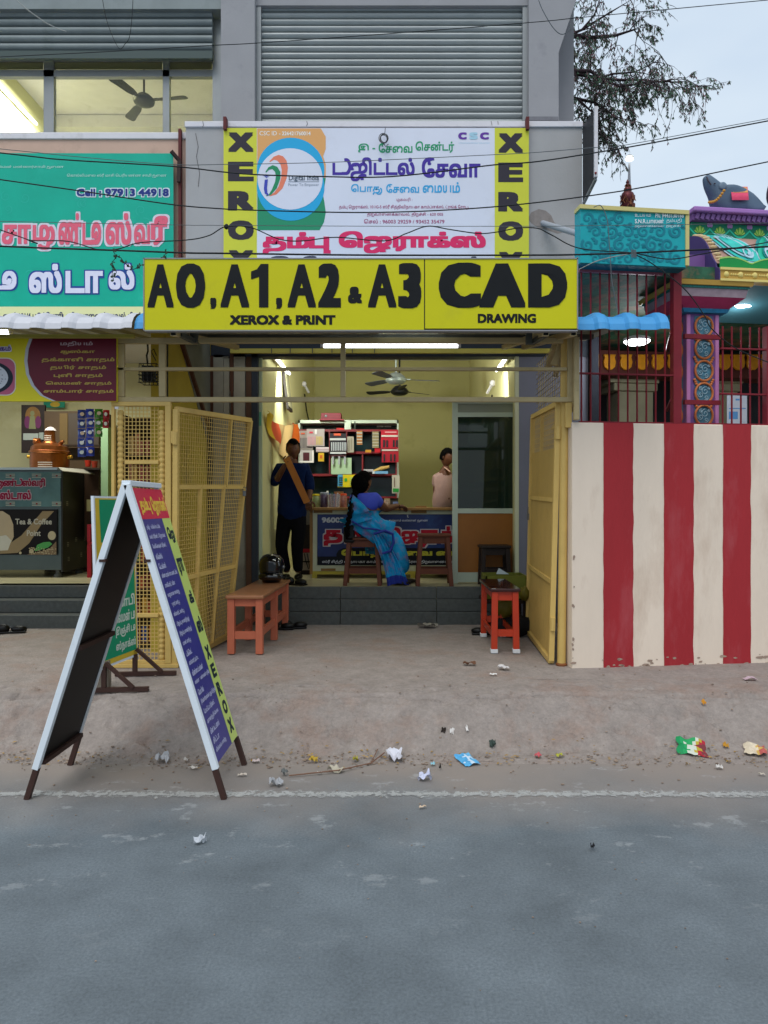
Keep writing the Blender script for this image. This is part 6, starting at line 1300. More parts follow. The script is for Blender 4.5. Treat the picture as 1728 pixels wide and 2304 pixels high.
# red chair and bucket, orange cups
rc = thing('red_plastic_chair', 'red plastic chair half hidden behind the tea counter', 'chair', V(P(205,0,9.0).x, 9.0, FZ)); redpl = mat('red_plastic', '#a01420', .35); X0, X1 = P(196,0,8.9).x, P(232,0,8.9).x
obj('seat', MB().box((X0, 8.9, FZ+.40), (X1+.1, 9.3, FZ+.43)), redpl, rc, bevel=.01); obj('backrest', MB().box((X0, 9.28, FZ+.43), (X1+.1, 9.32, FZ+.88)), redpl, rc, bevel=.01); obj('armrest', MB().box((X0, 8.9, FZ+.60), (X0+.05, 9.3, FZ+.64)).box((X0, 8.9, FZ+.43), (X0+.04, 8.94, FZ+.6)), redpl, rc)
for x in (X0, X1+.05):
    for y in (8.9, 9.25): obj('leg', MB().box((x, y, FZ), (x+.045, y+.045, FZ+.4)), redpl, rc)
for x, y, w, lab, c_ in ((198,1050,13,'red plastic mug on the counter end in the tea stall','a83020'),(213,1052,9,'small red cup beside the red mug','8a3020')):
    c = P(x, y, 9.45); t = thing('red_cup', lab, 'cup', c); obj('cup', MB().lathe([(.03,0),(.04,.08),(.036,.08),(.028,.01)], c, 14), flat(c_), t, smooth=50)
sc = thing('side_shelf', 'dark shelf under the red cups in the tea stall', 'shelf', P(205,1060,9.35)); obj('board', MB().pbox(188, 1053, 224, 1057, 9.38, .3), dkst, sc); obj('support', MB().pbox(190, 1057.2, 222, 1215, 9.5, .2), mat('shelf_brown_body', '#3a2616', .7), sc)
wbx = thing('cream_panel', 'cream board leaning behind the red chair', 'board', P(205,1150,9.45)); obj('board', MB().pbox(195, 1124, 226, 1150, 9.42, .02), flat('a8a070'), wbx)
# snack rack behind the mesh panel
rk = thing('snack_rack', 'brown snack rack packed with sachets behind the fixed mesh panel', 'rack', V(P(315,0,6.5).x, 6.5, .30)); X0, X1 = P(284,0,6.5).x-.02, P(362,0,6.5).x
obj('back', MB().box((X0, 6.78, .31), (X1, 6.8, P(0,930,6.5).z)), mat('rack_brown', '#3c2616', .7, var=.2), rk)
zs = [.34+.235*k for k in range(9)]
for z in zs: obj('shelf', MB().box((X0, 6.5, z), (X1, 6.78, z+.015)), MATS['rack_brown'], rk)
for x in (X0, X1): obj('side', MB().box((x-.01, 6.5, .30), (x+.01, 6.8, 2.35)), MATS['rack_brown'], rk)
cols = ['8a2c16','96581f','5e1e18','a67c26','74141a','36521e','263c70','8c3f1e','a8946c']
pk = {}
ORD = ['first','second','third','fourth','fifth','sixth','seventh','eighth','ninth','tenth','eleventh','twelfth']
for si, z in enumerate(zs[:-1]):
    x = X0+.03; npk = 0
    while x < X1-.05:
        w = random.uniform(.03,.055); h = random.uniform(.1,.19); c_ = random.choice(cols)
        nm = {'8a2c16':'rust red','96581f':'orange brown','5e1e18':'dark red','a67c26':'mustard','74141a':'crimson','36521e':'green','263c70':'blue','8c3f1e':'terracotta','a8946c':'cream'}[c_]
        o = obj('snack_packet', MB().box((x, 6.52, z+.0155), (x+w, 6.56+random.random()*.05, z+.015+h)), mat('sachet_'+c_, '#'+c_, .25, var=.4, vscale=25, coat=.3), None, cat='packet', group='snack packets on the rack behind the mesh')
        npk += 1; o['label'] = nm+' packet, '+ORD[npk-1]+' from left on '+ORD[si]+' shelf up of the meshed rack'; x += w+random.uniform(.004,.015)
# speaker in a cage
sp_ = thing('caged_speaker', 'black box in a small wire cage hanging from the frame above the mesh panel', 'speaker', P(331,770,5.9)); D = 5.9
cagem = mat('cage_black', '#101012', .5)
mb = MB(); a = P(313,818,D); b2 = P(351,860,D)
for y_ in (D, D+.14):
    for k in range(5): x = a.x+(b2.x-a.x)*k/4; mb.tube([V(x,y_,a.z), V(x,y_,b2.z)], .0035, 4)
    for k in range(6): z = a.z+(b2.z-a.z)*k/5; mb.tube([V(a.x-.01*(k%2),y_,z), V(b2.x+.008,y_,z)], .0035, 4)
for k in range(6):
    z = a.z+(b2.z-a.z)*k/5
    for x in (a.x, b2.x): mb.tube([V(x,D,z), V(x,D+.14,z)], .0035, 4)
obj('cage', mb, cagem, sp_); obj('speaker_box', MB().pbox(318, 822, 344, 857, D+.03, .08), mat('speaker_black', '#15161a', .5), sp_, bevel=.006)
obj('hanging_cord', MB().tube([P(332,772,D+.05), P(333,790,D+.06), P(330,800,D+.05), P(332,818,D+.06)], .007, 6).tube([P(351,812,D+.05), P(342,795,D+.05), P(341,789,D+.05), P(346,785,D+.05), P(352,800,D+.05)], .004, 5), cagem, sp_)
# ================================================================== A-FRAME SIGN
wht = mat('board_edge_white', '#dce4ea', .5, var=.04, dirt='#a8b0b4', dirtamt=.1); darkb = mat('board_inner_black', '#0f0e0e', .55, var=.2, vscale=4); ironb = mat('brown_iron', '#3f2a24', .6, var=.15)
F0, B0 = 3.915, 4.43; XL, XA, XRt = -1.962, -1.437, -.918; ZA = 1.665
af = thing('a_frame_sign', 'tall folding A-frame sign with purple services list and black inner faces at the road edge', 'sign', V(XA, F0, 0))
def AF(side, s, t, off=0):                          # s 0 front..1 back, t 0 apex..1 foot
    xf = XL if side < 0 else XRt; D_ = F0+(B0-F0)*s; p = V(XA+(xf-XA)*t, D_, ZA*(1-t)); n = V(side*ZA, 0, abs(xf-XA)).normalized(); return p+n*off
TB = .895
for sd in (-1, 1):
    leafp = obj('panel', MB().prism([AF(sd,0.03,.012,.0), AF(sd,.995,.012,.0), AF(sd,.995,TB,0), AF(sd,.03,TB,0)], AF(sd,0,.5,.012)-AF(sd,0,.5,0)), darkb, af, label='black inner face' if sd < 0 else None)
    for s in (0, 1): 
        obj('leg', MB().bar(AF(sd,s,.9,.0), AF(sd,s,1.0,.0), .028, .028, up=(0,1,0)), ironb, af)
        obj('rim', MB().bar(AF(sd,s,.0,.004), AF(sd,s,.905,.004), .034 if s == 0 else .02, .034, up=(0,1,0)), wht, af, bevel=.003) if not (sd > 0 and s == 1) else None
    for t in (.52, .885): obj('cross_rail', MB().bar(AF(sd,.04,t,-.014), AF(sd,.96,t,-.014), .025, .025), ironb, af)
    obj('hinge_clip', MB().obox(AF(sd,-.015,.24,-.008), .035, .03, .014), ironb, af)
obj('ridge', MB().bar(AF(1,0,-.004,.0), AF(1,1,-.004,0), .05, .03), wht, af, bevel=.004)
aff = lambda x, y, o=0: AF(1, .035+.96*x, .012+(TB-.012)*y, .0125+o)     # unit printing coordinates
mb = MB(); rect(mb, aff, 0, 0, 1, 1, .0005); obj('print_ground', mb, mat('aframe_indigo', '#3a3a86', .35, var=.05), af)
mb = MB(); rect(mb, aff, 0, 0, 1, .115, .0012); obj('print_red', mb, flat('cf2f4c'), af); mb = MB(); rect(mb, aff, .70, .1155, 1, 1, .0012); obj('print_lime', mb, mat('aframe_lime', '#c3d672', .4), af)
mb = MB(); rect(mb, aff, 0, .1155, .025, 1, .0016); obj('print_blue_rule', mb, flat('24348c'), af)
texts('print_name', [('தம்பு', .10,.035,.44,.10,.05),('ஜெராக்ஸ்', .48,.03,.97,.105,.05)], aff, flat('e8c24c'), af)
col_ = [('ஜெ',.74,.15,.97,.215),('ரா',.75,.275,.96,.345),('க்',.78,.405,.95,.455),('ஸ்',.75,.51,.96,.57)]+[(ch,.775,.625+i*.073,.94,.678+i*.073) for i, ch in enumerate('XEROX')]
texts('print_side', [(a,b,c,d_,e,.05) for a,b,c,d_,e in col_], aff, flat('23303a'), af)
rows = ['தமிழ் ஆங்கிலம் டைப்பிங்','கலர் பிரிண்ட் / ஜெராக்ஸ்','லேமினேஷன் பிரிண்ட்','ஸ்கேனிங்','பேக்ஸ்','ஸ்பைரல் பைண்டிங்','பாஸ்போர்ட் / விசா','வருமான சான்று','ஆதார் கார்டு','ஸ்மார்ட் கார்டு','பிறப்பு சான்றிதழ்','இறப்பு சான்றிதழ்','பான் கார்டு','டிக்கெட்','வாக்காளர் அட்டை','விண்ணப்பங்கள்','எல்லா ஆன்லைன் பதிவு','மெயில்','இன்சூரன்ஸ் புதுப்பித்தல்','போட்டோ பிரிண்ட்','அனைத்து இ-சேவை','மின் கட்டணம்','சிட்டா','வில்லங்க சான்று']
wd = [.42,.5,.44,.2,.22,.52,.34,.4,.3,.36,.44,.42,.28,.2,.34,.4,.56,.2,.6,.42,.46,.36,.24,.42]
texts('print_services', [(r, .09, .135+i*.0355, .09+wd[i]*1.05, .132+i*.0355+.025, .03) for i, r in enumerate(rows)], aff, flat('b9bcdc'), af)
# ================================================================== TEA STALL STANDEE (behind the A-frame)
stn = thing('tea_stall_standee', 'green and yellow tea stall standee on brown iron feet behind the A-frame sign', 'sign', V(-2.0, 5.35, .29))
SL = P(214,0,5.05); A0 = V(P(216,0,5.02).x, 5.02, 0); A1 = V(P(306,0,5.55).x, 5.55, 0)
def SF(x, y, o=0):                                  # unit panel, y down
    z1 = 1.62; z0 = .43; p = A0.lerp(A1, x); n = (A1-A0).cross(V(0,0,1)).normalized(); return V(p.x, p.y, z1+(z0-z1)*y)+n*o+V(.035*(y-.5)*1, 0, 0)
sn = (A1-A0).cross(V(0,0,1)).normalized()
obj('panel', MB().prism([SF(0,0,0),SF(1,0,0),SF(1,1,0),SF(0,1,0)], -sn*.02), wht, stn)
mb = MB(); rect(mb, SF, .03, .012, .985, .985, .001); obj('yellow_ground', mb, flat('cfb23c'), stn)
mb = MB(); sheet(mb, SF, [(.12,.1),(.12,.02),(.95,.02),(.95,.35),(.62,.11),(.52,.11),(.44,.14),(.38,.19),(.32,.2),(.25,.27),(.14,.27)][::-1], .002); sheet(mb, SF, [(.1,.5),(.95,.42),(.95,.955),(.1,.955)][::-1], .0022); obj('green_field', mb, flat('15926a'), stn)
texts('lettering', [('காபி',.50,.60,.93,.67,.03),('லெமன் டீ',.40,.69,.93,.76,.03),('இஞ்சி டீ',.42,.78,.93,.85,.03),('ஸ்நாக்ஸ்',.42,.87,.93,.94,.03)], SF, flat('c9d8cc'), stn, off=.004)
texts('red_lettering', [('சூடான',.12,.32,.5,.38,.06)], SF, flat('c8323c'), stn, off=.004)
for p, nm in ((A0.lerp(A1,.12), 'a'), (A0.lerp(A1,.9), 'b')):
    g = gz(p.y); s = V(1,.0,0)
    obj('upright', MB().bar(V(p.x+.02,p.y,g+.02), V(p.x+.02,p.y,.45), .03), ironb, stn); obj('foot', MB().bar(V(p.x-.12,p.y-.02,g+.018), V(p.x+.32,p.y+.02,g+.018), .03), ironb, stn); obj('brace', MB().bar(V(p.x+.22,p.y,g+.03), V(p.x+.03,p.y,g+.2), .024), ironb, stn)
bkl = thing('concrete_block', 'rough concrete block beside the foot of the standee', 'block', V(A0.x+.0, 5.12, .285)); obj('block', MB().obox(V(A0.x-.02, 5.14, .38), .13, .12, .2, Matrix.Rotation(.2,3,'Z')), mat('rough_block', '#7d7468', .95, var=.2, bump=.6), bkl, bevel=.01)
# ================================================================== OBJECTS ON THE PLATFORM
def ground_thing(name, lab, cat, x, y): c = G(x, y); return thing(name, lab, cat, c), c
# crate, bag, shoes behind the red bench
kz = FZ
kb = thing('yellow_green_carton', 'open yellow green carton on the shop step behind the red bench', 'box', V(P(1130,0,7.55).x, 7.55, .3)); yg = mat('yellow_green_card', '#666a22', .6, var=.1)
xa_, xb_ = P(1093,0,7.3).x, P(1186,0,7.3).x; z0, z1 = P(0,1350,7.3).z, P(0,1296,7.3).z
obj('side', MB().box((xa_, 7.3, z0), (xa_+.015, 7.7, z1)).box((xa_, 7.3, z0), (xb_, 7.312, z1)).box((xb_-.012, 7.3, z0), (xb_, 7.7, z1)).box((xa_, 7.69, z0), (xb_, 7.7, z1)).box((xa_, 7.3, z0), (xb_, 7.7, z0+.01)), yg, kb)
obj('flap', MB().prism([V(xb_-.1,7.35,z1),V(xb_,7.3,z1-.0),V(xb_-.02,7.3,z1-.2),V(xb_-.06,7.34,z1-.1)], (0,.008,0)), mat('brown_flap', '#8a7030', .6), kb); obj('paper', MB().prism([V(xa_+.13,7.5,z1),V(xa_+.26,7.5,z1),V(xa_+.16,7.52,z1+.06)], (0,.01,0)), flat('a9b4b8'), kb)
pd = thing('low_table', 'low dark table carrying the yellow green carton', 'table', V((xa_+xb_)/2, 7.5, .3)); obj('top', MB().box((xa_-.02, 7.25, z0-.03), (xb_+.02, 7.72, z0-.001)), dkst, pd)
for x in (xa_+.12, xb_-.02):
    for y in (7.29, 7.68): obj('leg', MB().box((x-.02, y-.02, .30), (x+.02, y+.02, z0-.03)), dkst, pd)
yc = thing('yellow_cloth_bag', 'crumpled yellow cloth bag under the carton behind the red bench', 'bag', V(P(1140,0,7.15).x, 7.15, .30))
def lump(c, rx, ry, rz, seed, n=22, amp=.25, fr_=2.5):
    mb = MB(); mb.ball(c, rx, ry, rz, n); c = Vector(c)
    mb.v = [tuple(c+(Vector(v)-c)*(1+amp*noise.noise((Vector(v)-c)*fr_/max(rx,rz)+Vector((seed,0,0))))) for v in mb.v]; return mb
obj('bag', lump(V(P(1138,0,7.1).x, 7.1, .58), .11, .09, .1, 3), mat('yellow_bag', '#5a5210', .6, var=.15, bump=.5, bscale=14), yc, smooth=50); obj('knot', lump(V(P(1180,0,7.15).x, 7.15, .70), .05, .05, .07, 5), MATS['yellow_bag'], yc, smooth=50)
stb = thing('black_sack', 'black sack lying under the yellow bag', 'bag', V(P(1150,0,7.1).x, 7.1, .3)); obj('sack', lump(V(P(1152,0,7.12).x, 7.12, .40), .24, .12, .11, 8), mat('sack_black', '#0d0c0e', .7), stb, smooth=50)
def shoe(x, y, D_, rz, lab, s=1.):
    c = V(P(x,0,D_).x, D_, gz(D_)+.002 if D_ < 7.8 else FZ+.002); t = thing('black_shoe', lab, 'shoe', c, rz=rz)
    obj('sole', MB().obox(V(0,0,.01), .27*s, .09*s, .018), MATS['black_shoe'], t, local=True, bevel=.008); mb = MB(); mb.ball((.07*s,0,.035), .075*s, .043*s, .035*s, 12); mb.ball((-.07*s,0,.045), .06*s, .04*s, .045*s, 12); obj('upper', mb, MATS['black_shoe'], t, smooth=60, local=True)
shoe(1093, 0, 7.2, 3.0, 'black shoe left of the low table behind the red bench'); shoe(660, 0, 7.55, .2, 'black shoe behind the far leg of the salmon bench'); shoe(632, 0, 7.5, .1, 'black shoe under the salmon bench against the step'); shoe(664, 0, 8.05, -.4, 'black sandal on the shop floor beside the helmet'); shoe(25, 0, 7.3, .3, 'black shoe at the foot of the tea stall steps')
cw_ = thing('drain_cover', 'small pipe bend and cap at the foot of the yellow post', 'pipe', V(P(1264,0,5.84).x, 5.84, .29)); obj('collar', MB().lathe([(.042,.29),(.045,.305),(.036,.315)], (P(1263,0,5.84).x,5.84,0), 14), mat('rust', '#7a4a2a', .8, var=.3), cw_)
# ================================================================== LITTER
def paper(x, y, w, h, col, lab, name='paper_scrap', cat='litter', crumple=.4, seed=0, rz=None, cols=None, hgt=None):
    c = G(x, y); ww = w/F*c.y; dd = h/F*c.y*c.y/EYE*.5; rz_ = random.uniform(-.5,.5) if rz is None else rz; hh = hgt if hgt is not None else .022*crumple+.004; sl = (gz(c.y+.03)-gz(c.y-.03))/.06
    mb = MB(); n = 9
    def f(u, v):
        a = (u-.5)*ww*(1+.3*noise.noise(V(u*2+seed,v*3,0))*crumple); b_ = (v-.5)*dd*(1+.3*noise.noise(V(v*2,u*3+seed,1))*crumple); xx = a*math.cos(rz_)-b_*math.sin(rz_); yy = a*math.sin(rz_)+b_*math.cos(rz_)
        return c+V(xx, yy, .008+sl*yy+hh*(.6+1.2*noise.noise(V(u*3.3+seed, v*3.3, seed)))+(.003 if .1 < u < .9 else 0))
    mb.grid(f, n, n)
    if cols: mb.m = [max(0, min(len(cols)-1, int((i % n)/n*len(cols)+2.6*noise.noise(V(i//n*.45,(i % n)*.4,seed))))) for i in range(len(mb.f))]
    m = [flat(k) for k in cols] if cols else flat(col)
    o = obj(name, mb, m, None, label=lab, cat=cat, smooth=35); return o
L_ = [(888,1707,32,34,'d4d4dc','crumpled white paper bag at the foot of the kerb slope','crumpled_paper',1.6),(1051,1714,38,42,None,'flat light blue and white packet at the road edge','blue_wrapper',.3),(956,1757,28,16,'c9cce0','small crumpled pale paper on the road below the blue packet','crumpled_paper',1.4),
 (1556,1689,62,30,None,'red, green and yellow snack wrapper lying on the kerb slope at the right','snack_wrapper',.8),(1699,1694,46,26,None,'pale yellow wrapper at the right edge of the kerb','snack_wrapper',.8),(755,1738,36,12,'b8b09c','torn newspaper strip in the gutter','paper_scrap',.8),(620,1770,28,14,'a8a9ab','grey crumpled scrap in front of the gutter, left','paper_scrap',1.2),
 (576,1717,16,8,'c9b8b4','small white and red tag near the leg of the A-frame','paper_tag',.3),(974,1724,10,7,'8fc4d0','tiny pale blue cap in the gutter','bottle_cap',.3),(1210,1706,14,10,'c05a60','small pink red scrap in the gutter','paper_scrap',.6),(1259,1705,16,7,'a9a83c','yellow green leaf in the gutter','leaf',.4),(1583,1586,9,6,'c98a2a','small orange scrap on the slope at the right','paper_scrap',.4),
 (1688,1531,28,9,'b9a0a8','pinkish flat scrap on the platform edge at the right','paper_scrap',.3),(1133,1507,24,9,'d5d0ce','white paper scrap on the platform below the red bench','paper_scrap',.8),(1110,1521,16,4,'d9d6d2','white paper strip below the red bench','paper_scrap',.2),(961,1412,38,14,'9c968a','crumpled newspaper scrap lying at the foot of the shop step','newspaper_scrap',1.2),
 (1056,1497,28,8,'6b4a38','brown dry leaf on the platform','leaf',.6),(366,1716,26,22,'b0b2b6','crumpled silver foil under the A-frame','foil',1.8),(451,1900,26,12,'c3c7cc','crumpled white scrap on the open road, left','paper_scrap',1.2),(1333,1914,9,12,'2a2b2e','dark scrap on the open road, right','scrap',.8),(418,1716,10,6,'c9c4be','small white scrap under the A-frame','paper_scrap',.5),(435,1733,18,6,'cfc9c0','white stub under the right face of the A-frame','paper_scrap',.3),
 (1618,1732,14,8,'cfcac4','small white scrap near the right edge of the road','paper_scrap',.5),(1714,1747,14,4,'bcb2a2','pale stick like scrap at the far right of the road','paper_scrap',.2),(951,1821,16,5,'c9b39a','cigarette stub on the road below the line','cigarette_stub',.2),(1017,1652,9,9,'d4d0cc','white scrap on the slope above the blue packet','paper_scrap',.6),(1050,1643,5,9,'d8d4d0','white sliver standing on the slope above the blue packet','paper_scrap',.2),(998,1650,10,6,'2e2622','dark stone like scrap on the slope','scrap',.6),(1108,1680,14,10,'3d4a44','dark green scrap on the slope','scrap',.9),
 (800,1715,11,9,'a8a03c','yellow leaf in the gutter left of the white bag','leaf',.6),(705,1716,18,8,'b89a3c','fallen yellow leaves in the gutter','leaf',.8),(640,1747,14,9,'6f7270','grey pebble like scrap in the gutter','scrap',1.2),(719,1744,11,4,'c4bdb4','pale stub in the gutter','paper_scrap',.2),(1633,1683,12,8,'b8862c','orange brown leaf near the striped wrapper','leaf',.5),(545,1748,20,5,'cfc2b2','pale stub right of the A-frame leg','paper_scrap',.2),(990,1734,5,4,'1f1d1c','small dark stone on the road near the blue packet','scrap',.8)]
for k, (x, y, w, h, c_, lab, nm, cr_2) in enumerate(L_):
    cols = {'flat light blue and white packet at the road edge': ['59a9d8','4f9fd2','c9dcea','59a9d8','6ab0d8'], 'red, green and yellow snack wrapper lying on the kerb slope at the right': ['1f8a52','2a9a5a','c9cfc0','b8a03a','b02a3a','7a3a3e'], 'pale yellow wrapper at the right edge of the kerb': ['cdbfa6','d8c9b0','c9a85a','b8605a']}.get(lab)
    paper(x, y, w, h, c_, lab, nm, 'leaf' if nm == 'leaf' else 'litter', cr_2, seed=k*1.7, cols=cols, rz=(.35 if x < 1100 else -.25) if cols else None)
tw = [G(650,1750), G(760,1742), G(835,1722), G(865,1702)]; t = thing('dry_twig', 'long thin dry twig in the gutter', 'twig', tw[0]); obj('stem', MB().tube([p+V(0,0,.012+.01*(i%2)) for i, p in enumerate(tw)], .004, 5), mat('twig_brown', '#7a5a48', .9), t); obj('side_shoot', MB().tube([tw[2]+V(0,0,.015), G(850,1694)+V(0,0,.02)], .003, 5), MATS['twig_brown'], t)
random.seed(77); mb = MB()
for k in range(1300):
    r = random.random()
    D_ = random.gauss(4.5,.07) if r < .62 else random.uniform(4.1,5.9) if r < .8 else 1.9+2.3*random.random()**.6; X = random.uniform(-3,3.2); s = random.uniform(.0015,.0065)*(1.2 if D_ > 4 else .6); z = gz(D_)
    mb.ball((X, D_, z+s*.2+.004), s*random.uniform(.8,1.8), s*random.uniform(.7,1.3), s*.6, 6)
obj('gravel', mb, mat('gutter_gravel', '#8d7b6c', .95, var=.5, vscale=9), None, kind='stuff')
mb = MB()
for k in range(260):
    D_ = random.gauss(4.52,.08); X = random.uniform(-3,3.2); a = random.random()*6.28; L = random.uniform(.006,.02); z = gz(D_)+.009; dx, dy = math.cos(a)*L, math.sin(a)*L
    mb.add([(X-dx,D_-dy,z),(X-dy*.35,D_+dx*.35,z+.004),(X+dx,D_+dy,z),(X+dy*.35,D_-dx*.35,z+.002)], [(0,1,2,3)])
obj('leaf_crumbs', mb, mat('crumbled_leaf', '#9a7a3c', .9, var=.5, vscale=6), None, kind='stuff')
# ================================================================== TREE
random.seed(9)
tr = thing('roadside_tree', 'sparse tree with drooping narrow leaves rising behind the right corner of the building', 'tree', V(2.0,12.2,0))
bark = mat('dark_bark', '#3a2f33', .95, var=.2, bump=.5); D = 12.0
def TR(x, y, dv=0): return P(x, y, D)+V(0, dv, 0)
trunk = obj('trunk', MB().tube([V(1.75,12.3,-.05), V(1.9,12.2,3), V(2.0,12.1,6), TR(1215,235), TR(1200,150)], [.26,.22,.19,.15,.08], 12), bark, tr, smooth=60)
limbs = [[(1215,235,0),(1262,157,0),(1300,158,.1),(1355,160,.2),(1400,172,.1),(1450,180,0),(1480,184,0),(1530,200,-.2)], [(1262,157,0),(1292,176,-.2),(1318,184,-.3),(1345,205,-.3),(1378,226,-.4),(1410,240,-.4)], [(1215,215,0),(1262,199,.2),(1310,200,.3),(1350,208,.3),(1385,232,.3),(1420,262,.3)],
 [(1215,235,0),(1250,90,.1),(1285,62,.2),(1320,40,.3),(1345,15,.2),(1360,-30,.2)],[(1355,160,.2),(1390,142,.3),(1440,138,.3),(1475,122,.3),(1500,112,.2)],[(1285,62,.2),(1340,50,.4),(1400,45,.4),(1440,40,.3),(1455,60,.3)],[(1350,208,.3),(1356,250,.3),(1362,290,.2),(1368,330,.2)],[(1310,200,.3),(1330,240,.1),(1350,262,0),(1340,310,0)],[(1378,226,-.4),(1440,210,-.3),(1490,205,-.3),(1545,225,-.2)],[(1215,235,0),(1235,20,0),(1255,-60,0)],[(1320,40,.3),(1380,10,.2),(1430,-20,.2)]]
tips = []
for Lm in limbs:
    pts = [TR(x, y, v) for x, y, v in Lm]; n = len(pts); r0 = .042 if Lm[0][0] < 1300 else .022
    obj('limb', MB().tube(pts, [r0*(1-.85*i/(n-1)) for i in range(n)], 7), bark, tr, smooth=60)
    for i in range(n-1):
        for k in range(5):
            t = random.random(); tips.append((pts[i].lerp(pts[i+1], t), i/(n-1)))
tb_ = MB(); lb = MB(); lb2 = MB()
def twig(p, d_, L, depth):
    n = 4; pts = [p]; dd = d_.copy()
    for i in range(n): dd = (dd+V(random.uniform(-.35,.35), random.uniform(-.35,.35), random.uniform(-.35,.15)-.07*depth)).normalized(); pts.append(pts[-1]+dd*L/n)
    tb_.tube(pts, [.0055*(1-.2*i)*(1 if depth else 1.5) for i in range(n+1)], 4)
    if depth < 2:
        for i in range(1, n+1):
            if random.random() < .72: twig(pts[i], (dd+V(random.uniform(-1,1), random.uniform(-1,1), random.uniform(-.7,.6))).normalized(), L*.55, depth+1)
    if depth >= 1:
        for i in range(1, n+1):
            if random.random() < .34:
                for k in range(random.randint(4, 7)):
                    a = pts[i-1].lerp(pts[i], random.random()); L2 = random.uniform(.035,.075); w = random.uniform(.006,.011); dr = V(random.uniform(-.5,.5), random.uniform(-.5,.5), -random.uniform(.4,1)).normalized(); sd_ = dr.cross(V(random.uniform(-1,1),random.uniform(-1,1),.2)).normalized()*w
                    (lb if random.random() < .7 else lb2).add([a, a+dr*L2*.5+sd_, a+dr*L2, a+dr*L2*.5-sd_], [(0,1,2,3)])
for p, f in tips:
    if random.random() < .92: twig(p, V(random.uniform(-.4,1), random.uniform(-.8,.8), random.uniform(-.8,.8)).normalized(), random.uniform(.28,.62), 0)
obj('twigs', tb_, bark, tr, kind='stuff'); obj('crown', lb, mat('leaf_green', '#4d6a55', .7, var=.4, vscale=3), tr, kind='stuff'); obj('dry_leaves', lb2, mat('leaf_dry', '#7a5a60', .8, var=.3, vscale=3), tr, kind='stuff')
bt_ = thing('low_bush', 'dark clump of leaves showing above the parapet beside the corner pillar', 'plant', P(1262,285,9)); mb = MB()
for k in range(260): p = P(1262+random.gauss(0,9), 262+random.gauss(0,9), 9.2); dr = V(random.gauss(0,1),random.gauss(0,1),random.gauss(0,1)).normalized(); s_ = dr.cross(V(.3,1,.2)).normalized()*.012; mb.add([p, p+dr*.03+s_, p+dr*.06, p+dr*.03-s_], [(0,1,2,3)])
obj('foliage', mb, MATS['leaf_green'], bt_, kind='stuff'); obj('stem', MB().tube([P(1262,300,9.2), P(1262,262,9.2)], .01, 5), bark, bt_)
# ================================================================== OVERHEAD CABLES
cab = mat('cable_black', '#14181a', .6); cabg = mat('cable_grey', '#5a6164', .6); cabw = mat('cable_white', '#9a9c98', .6)
def cr_spline(pts, n=8):
    o = []; P_ = [pts[0]*2-pts[1]]+pts+[pts[-1]*2-pts[-2]]
    for i in range(1, len(P_)-2):
        for k in range(n):
            t = k/n; a, b_, c, d_ = P_[i-1], P_[i], P_[i+1], P_[i+2]; o.append(.5*((2*b_)+(c-a)*t+(2*a-5*b_+4*c-d_)*t*t+(3*b_-a-3*c+d_)*t**3))
    return o+[pts[-1]]
def cable(lab, pts, r, D_=4.9, m=None, group=None, D2=None):
    n = len(pts); ps = []
    for i, (x, y) in enumerate(pts): ps.append(P(x, y, D_ if D2 is None else D_+(D2-D_)*i/(n-1)))
    o = obj('cable', MB().tube(cr_spline(ps), r, 6), m or cab, None, label=lab, cat='cable', smooth=60); 
    o['group'] = 'overhead cables'; return o
def extend(pts, a=True, b_=True):
    p = list(pts)
    if a: (x0,y0),(x1,y1) = p[0],p[1]; k = (-900-x0)/(x1-x0); p = [(-900, y0+(y1-y0)*k)]+p
    if b_: (x0,y0),(x1,y1) = p[-2],p[-1]; k = (2700-x1)/(x1-x0); p = p+[(2700, y1+(y1-y0)*k)]
    return p
cable('black cable sagging from upper left across the logo and rising to the right sky', extend([(0,344),(139,359),(385,374),(503,387),(578,393),(714,397),(885,397),(1112,371),(1205,364),(1337,344),(1470,321),(1728,272)]), .0042)
cable('thin grey cable just above it, crossing the top of the banners', extend([(0,335),(200,355),(385,370),(500,370),(714,366),(885,359),(1112,348),(1205,343),(1337,332),(1397,328),(1728,267)]), .0022, 4.95, cabg)
cable('black cable crossing the phone number and the address lines of the white banner', extend([(0,404),(190,431),(385,460),(503,470),(573,473),(778,478),(928,476),(1078,468),(1205,456),(1337,439),(1470,417),(1728,364)]), .004, 4.85)
cable('thin grey cable running almost level across both banners', extend([(0,498),(390,506),(500,507),(850,509),(1210,509),(1305,508),(1546,505),(1728,502)]), .002, 4.95, cabg)
cable('wavy black cable looping in front of the crimson lettering', extend([(0,517),(66,540),(152,543),(223,562),(266,560),(316,546),(420,540),(470,530),(508,510),(564,512),(628,538),(680,542),(757,534),(864,542),(915,525),(962,509),(1010,516),(1073,525),(1112,523),(1167,513),(1210,514),(1240,528),(1305,559),(1422,569),(1505,583),(1593,569),(1728,545)]), .0036, 4.9)
cable('thick black cable just above the yellow signboard', extend([(0,554),(96,558),(253,563),(420,569),(500,570),(821,574),(1210,574),(1330,572),(1422,569),(1728,555)]), .0058, 4.88)
cable('black cable dropping diagonally across the temple pillar to the right', [(1424,570),(1470,595),(1540,650),(1585,710),(1600,738),(1650,780),(1728,815),(1900,880)], .0036, 4.88)
cable('pale cable end slanting up from the corner of the yellow signboard', [(1303,606),(1350,585),(1422,570)], .003, 5.1, cabw, D2=4.9)
cable('thin wire dropping from the turquoise fascia behind the awning', [(1336,466),(1352,463),(1365,490),(1369,522),(1374,593),(1377,634),(1390,700)], .003, 5.6, cabg)
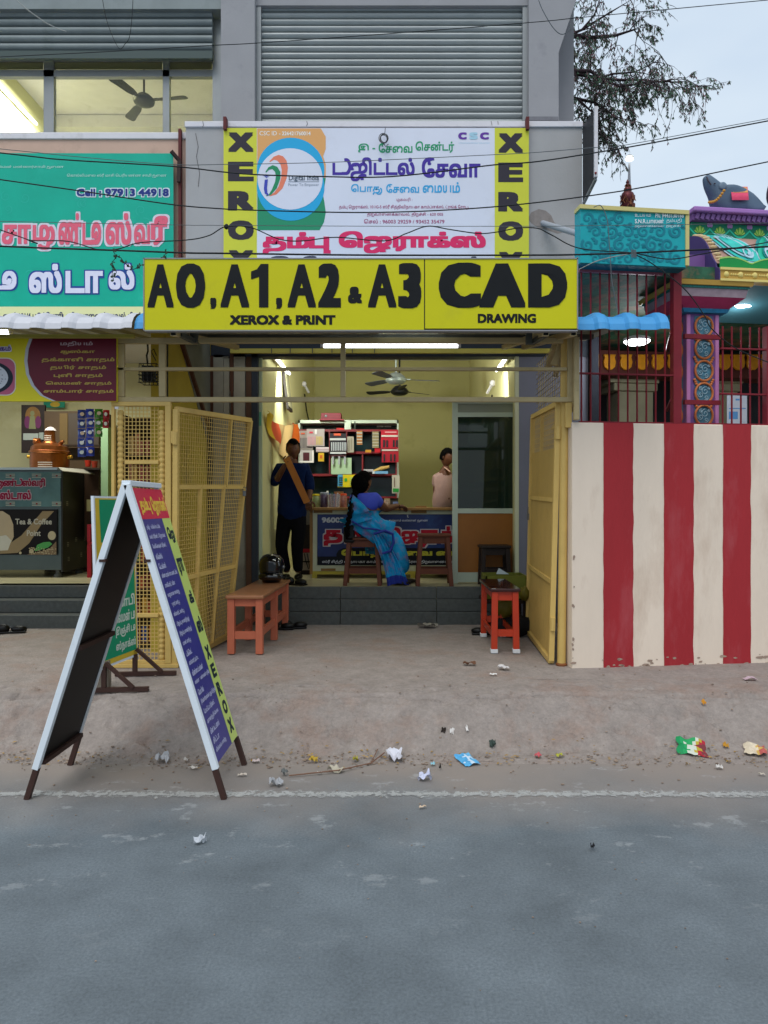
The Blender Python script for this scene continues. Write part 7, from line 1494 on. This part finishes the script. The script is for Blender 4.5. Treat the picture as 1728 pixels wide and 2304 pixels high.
cable('high thin wire crossing the shutters and continuing past the tree', extend([(0,128),(243,116),(479,102),(576,97),(900,74),(1200,50),(1300,40),(1460,25),(1728,0)]), .0026, 5.2)
cable('blue black wire loop hanging over the left shutter', [(226,-60),(231,0),(243,55),(267,108),(282,98),(292,80),(298,24),(300,-40)], .003, 7.2)
cable('short white wire curving down over the left shutter', [(0,-60),(38,0),(94,45),(125,62),(149,71)], .004, 7.2, cabw)
cable('dark wire loop hanging in front of the corner pillar', [(1205,-60),(1212,0),(1235,48),(1255,73),(1270,76),(1284,62),(1290,30)], .004, 7.4, cabg)
kn = thing('cable_knot', 'taped knot tying the cables in front of the turquoise fascia', 'knot', P(1426,570,4.88))
mb = MB()
for dx in (-5,-2,1,4): mb.tube([P(1426+dx,562,4.86), P(1427+dx,579,4.86)], .004, 5)
obj('tie', mb, cabg, kn); kn2 = thing('cable_knot', 'dark knot of cable tape in front of the left yellow letter strip', 'knot', P(509,510,4.88)); obj('tie', lump(P(509,510,4.88), .016, .015, .018, 2, 10), cab, kn2)
vn = thing('dried_creeper', 'dry dark creeper hanging from the cable in front of the turquoise banner', 'plant', P(268,560,4.86)); mb = MB(); lf = MB(); random.seed(4)
for path in ([(253,562),(262,578),(252,590),(256,600),(252,616),(256,632)],[(262,575),(272,580),(280,592),(292,600),(300,606),(312,602),(318,596)],[(371,566),(374,576),(362,580)],[(256,600),(262,612),(258,622)]):
    ps = [P(x,y,4.86) for x, y in path]; obj('stem', MB().tube(ps, .0025, 4), cab, vn)
    for i in range(len(ps)-1):
        for k in range(3):
            p = ps[i].lerp(ps[i+1], random.random()); dr = V(random.gauss(0,1),random.gauss(0,.5),random.gauss(0,1)).normalized(); s_ = dr.cross(V(0,1,.1)).normalized()*random.uniform(.004,.01); L = random.uniform(.012,.026); lf.add([p, p+dr*L*.5+s_, p+dr*L, p+dr*L*.5-s_], [(0,1,2,3)])
obj('foliage', lf, mat('dry_dark_leaf', '#3a4a3a', .9, var=.5, vscale=40), vn, kind='stuff')
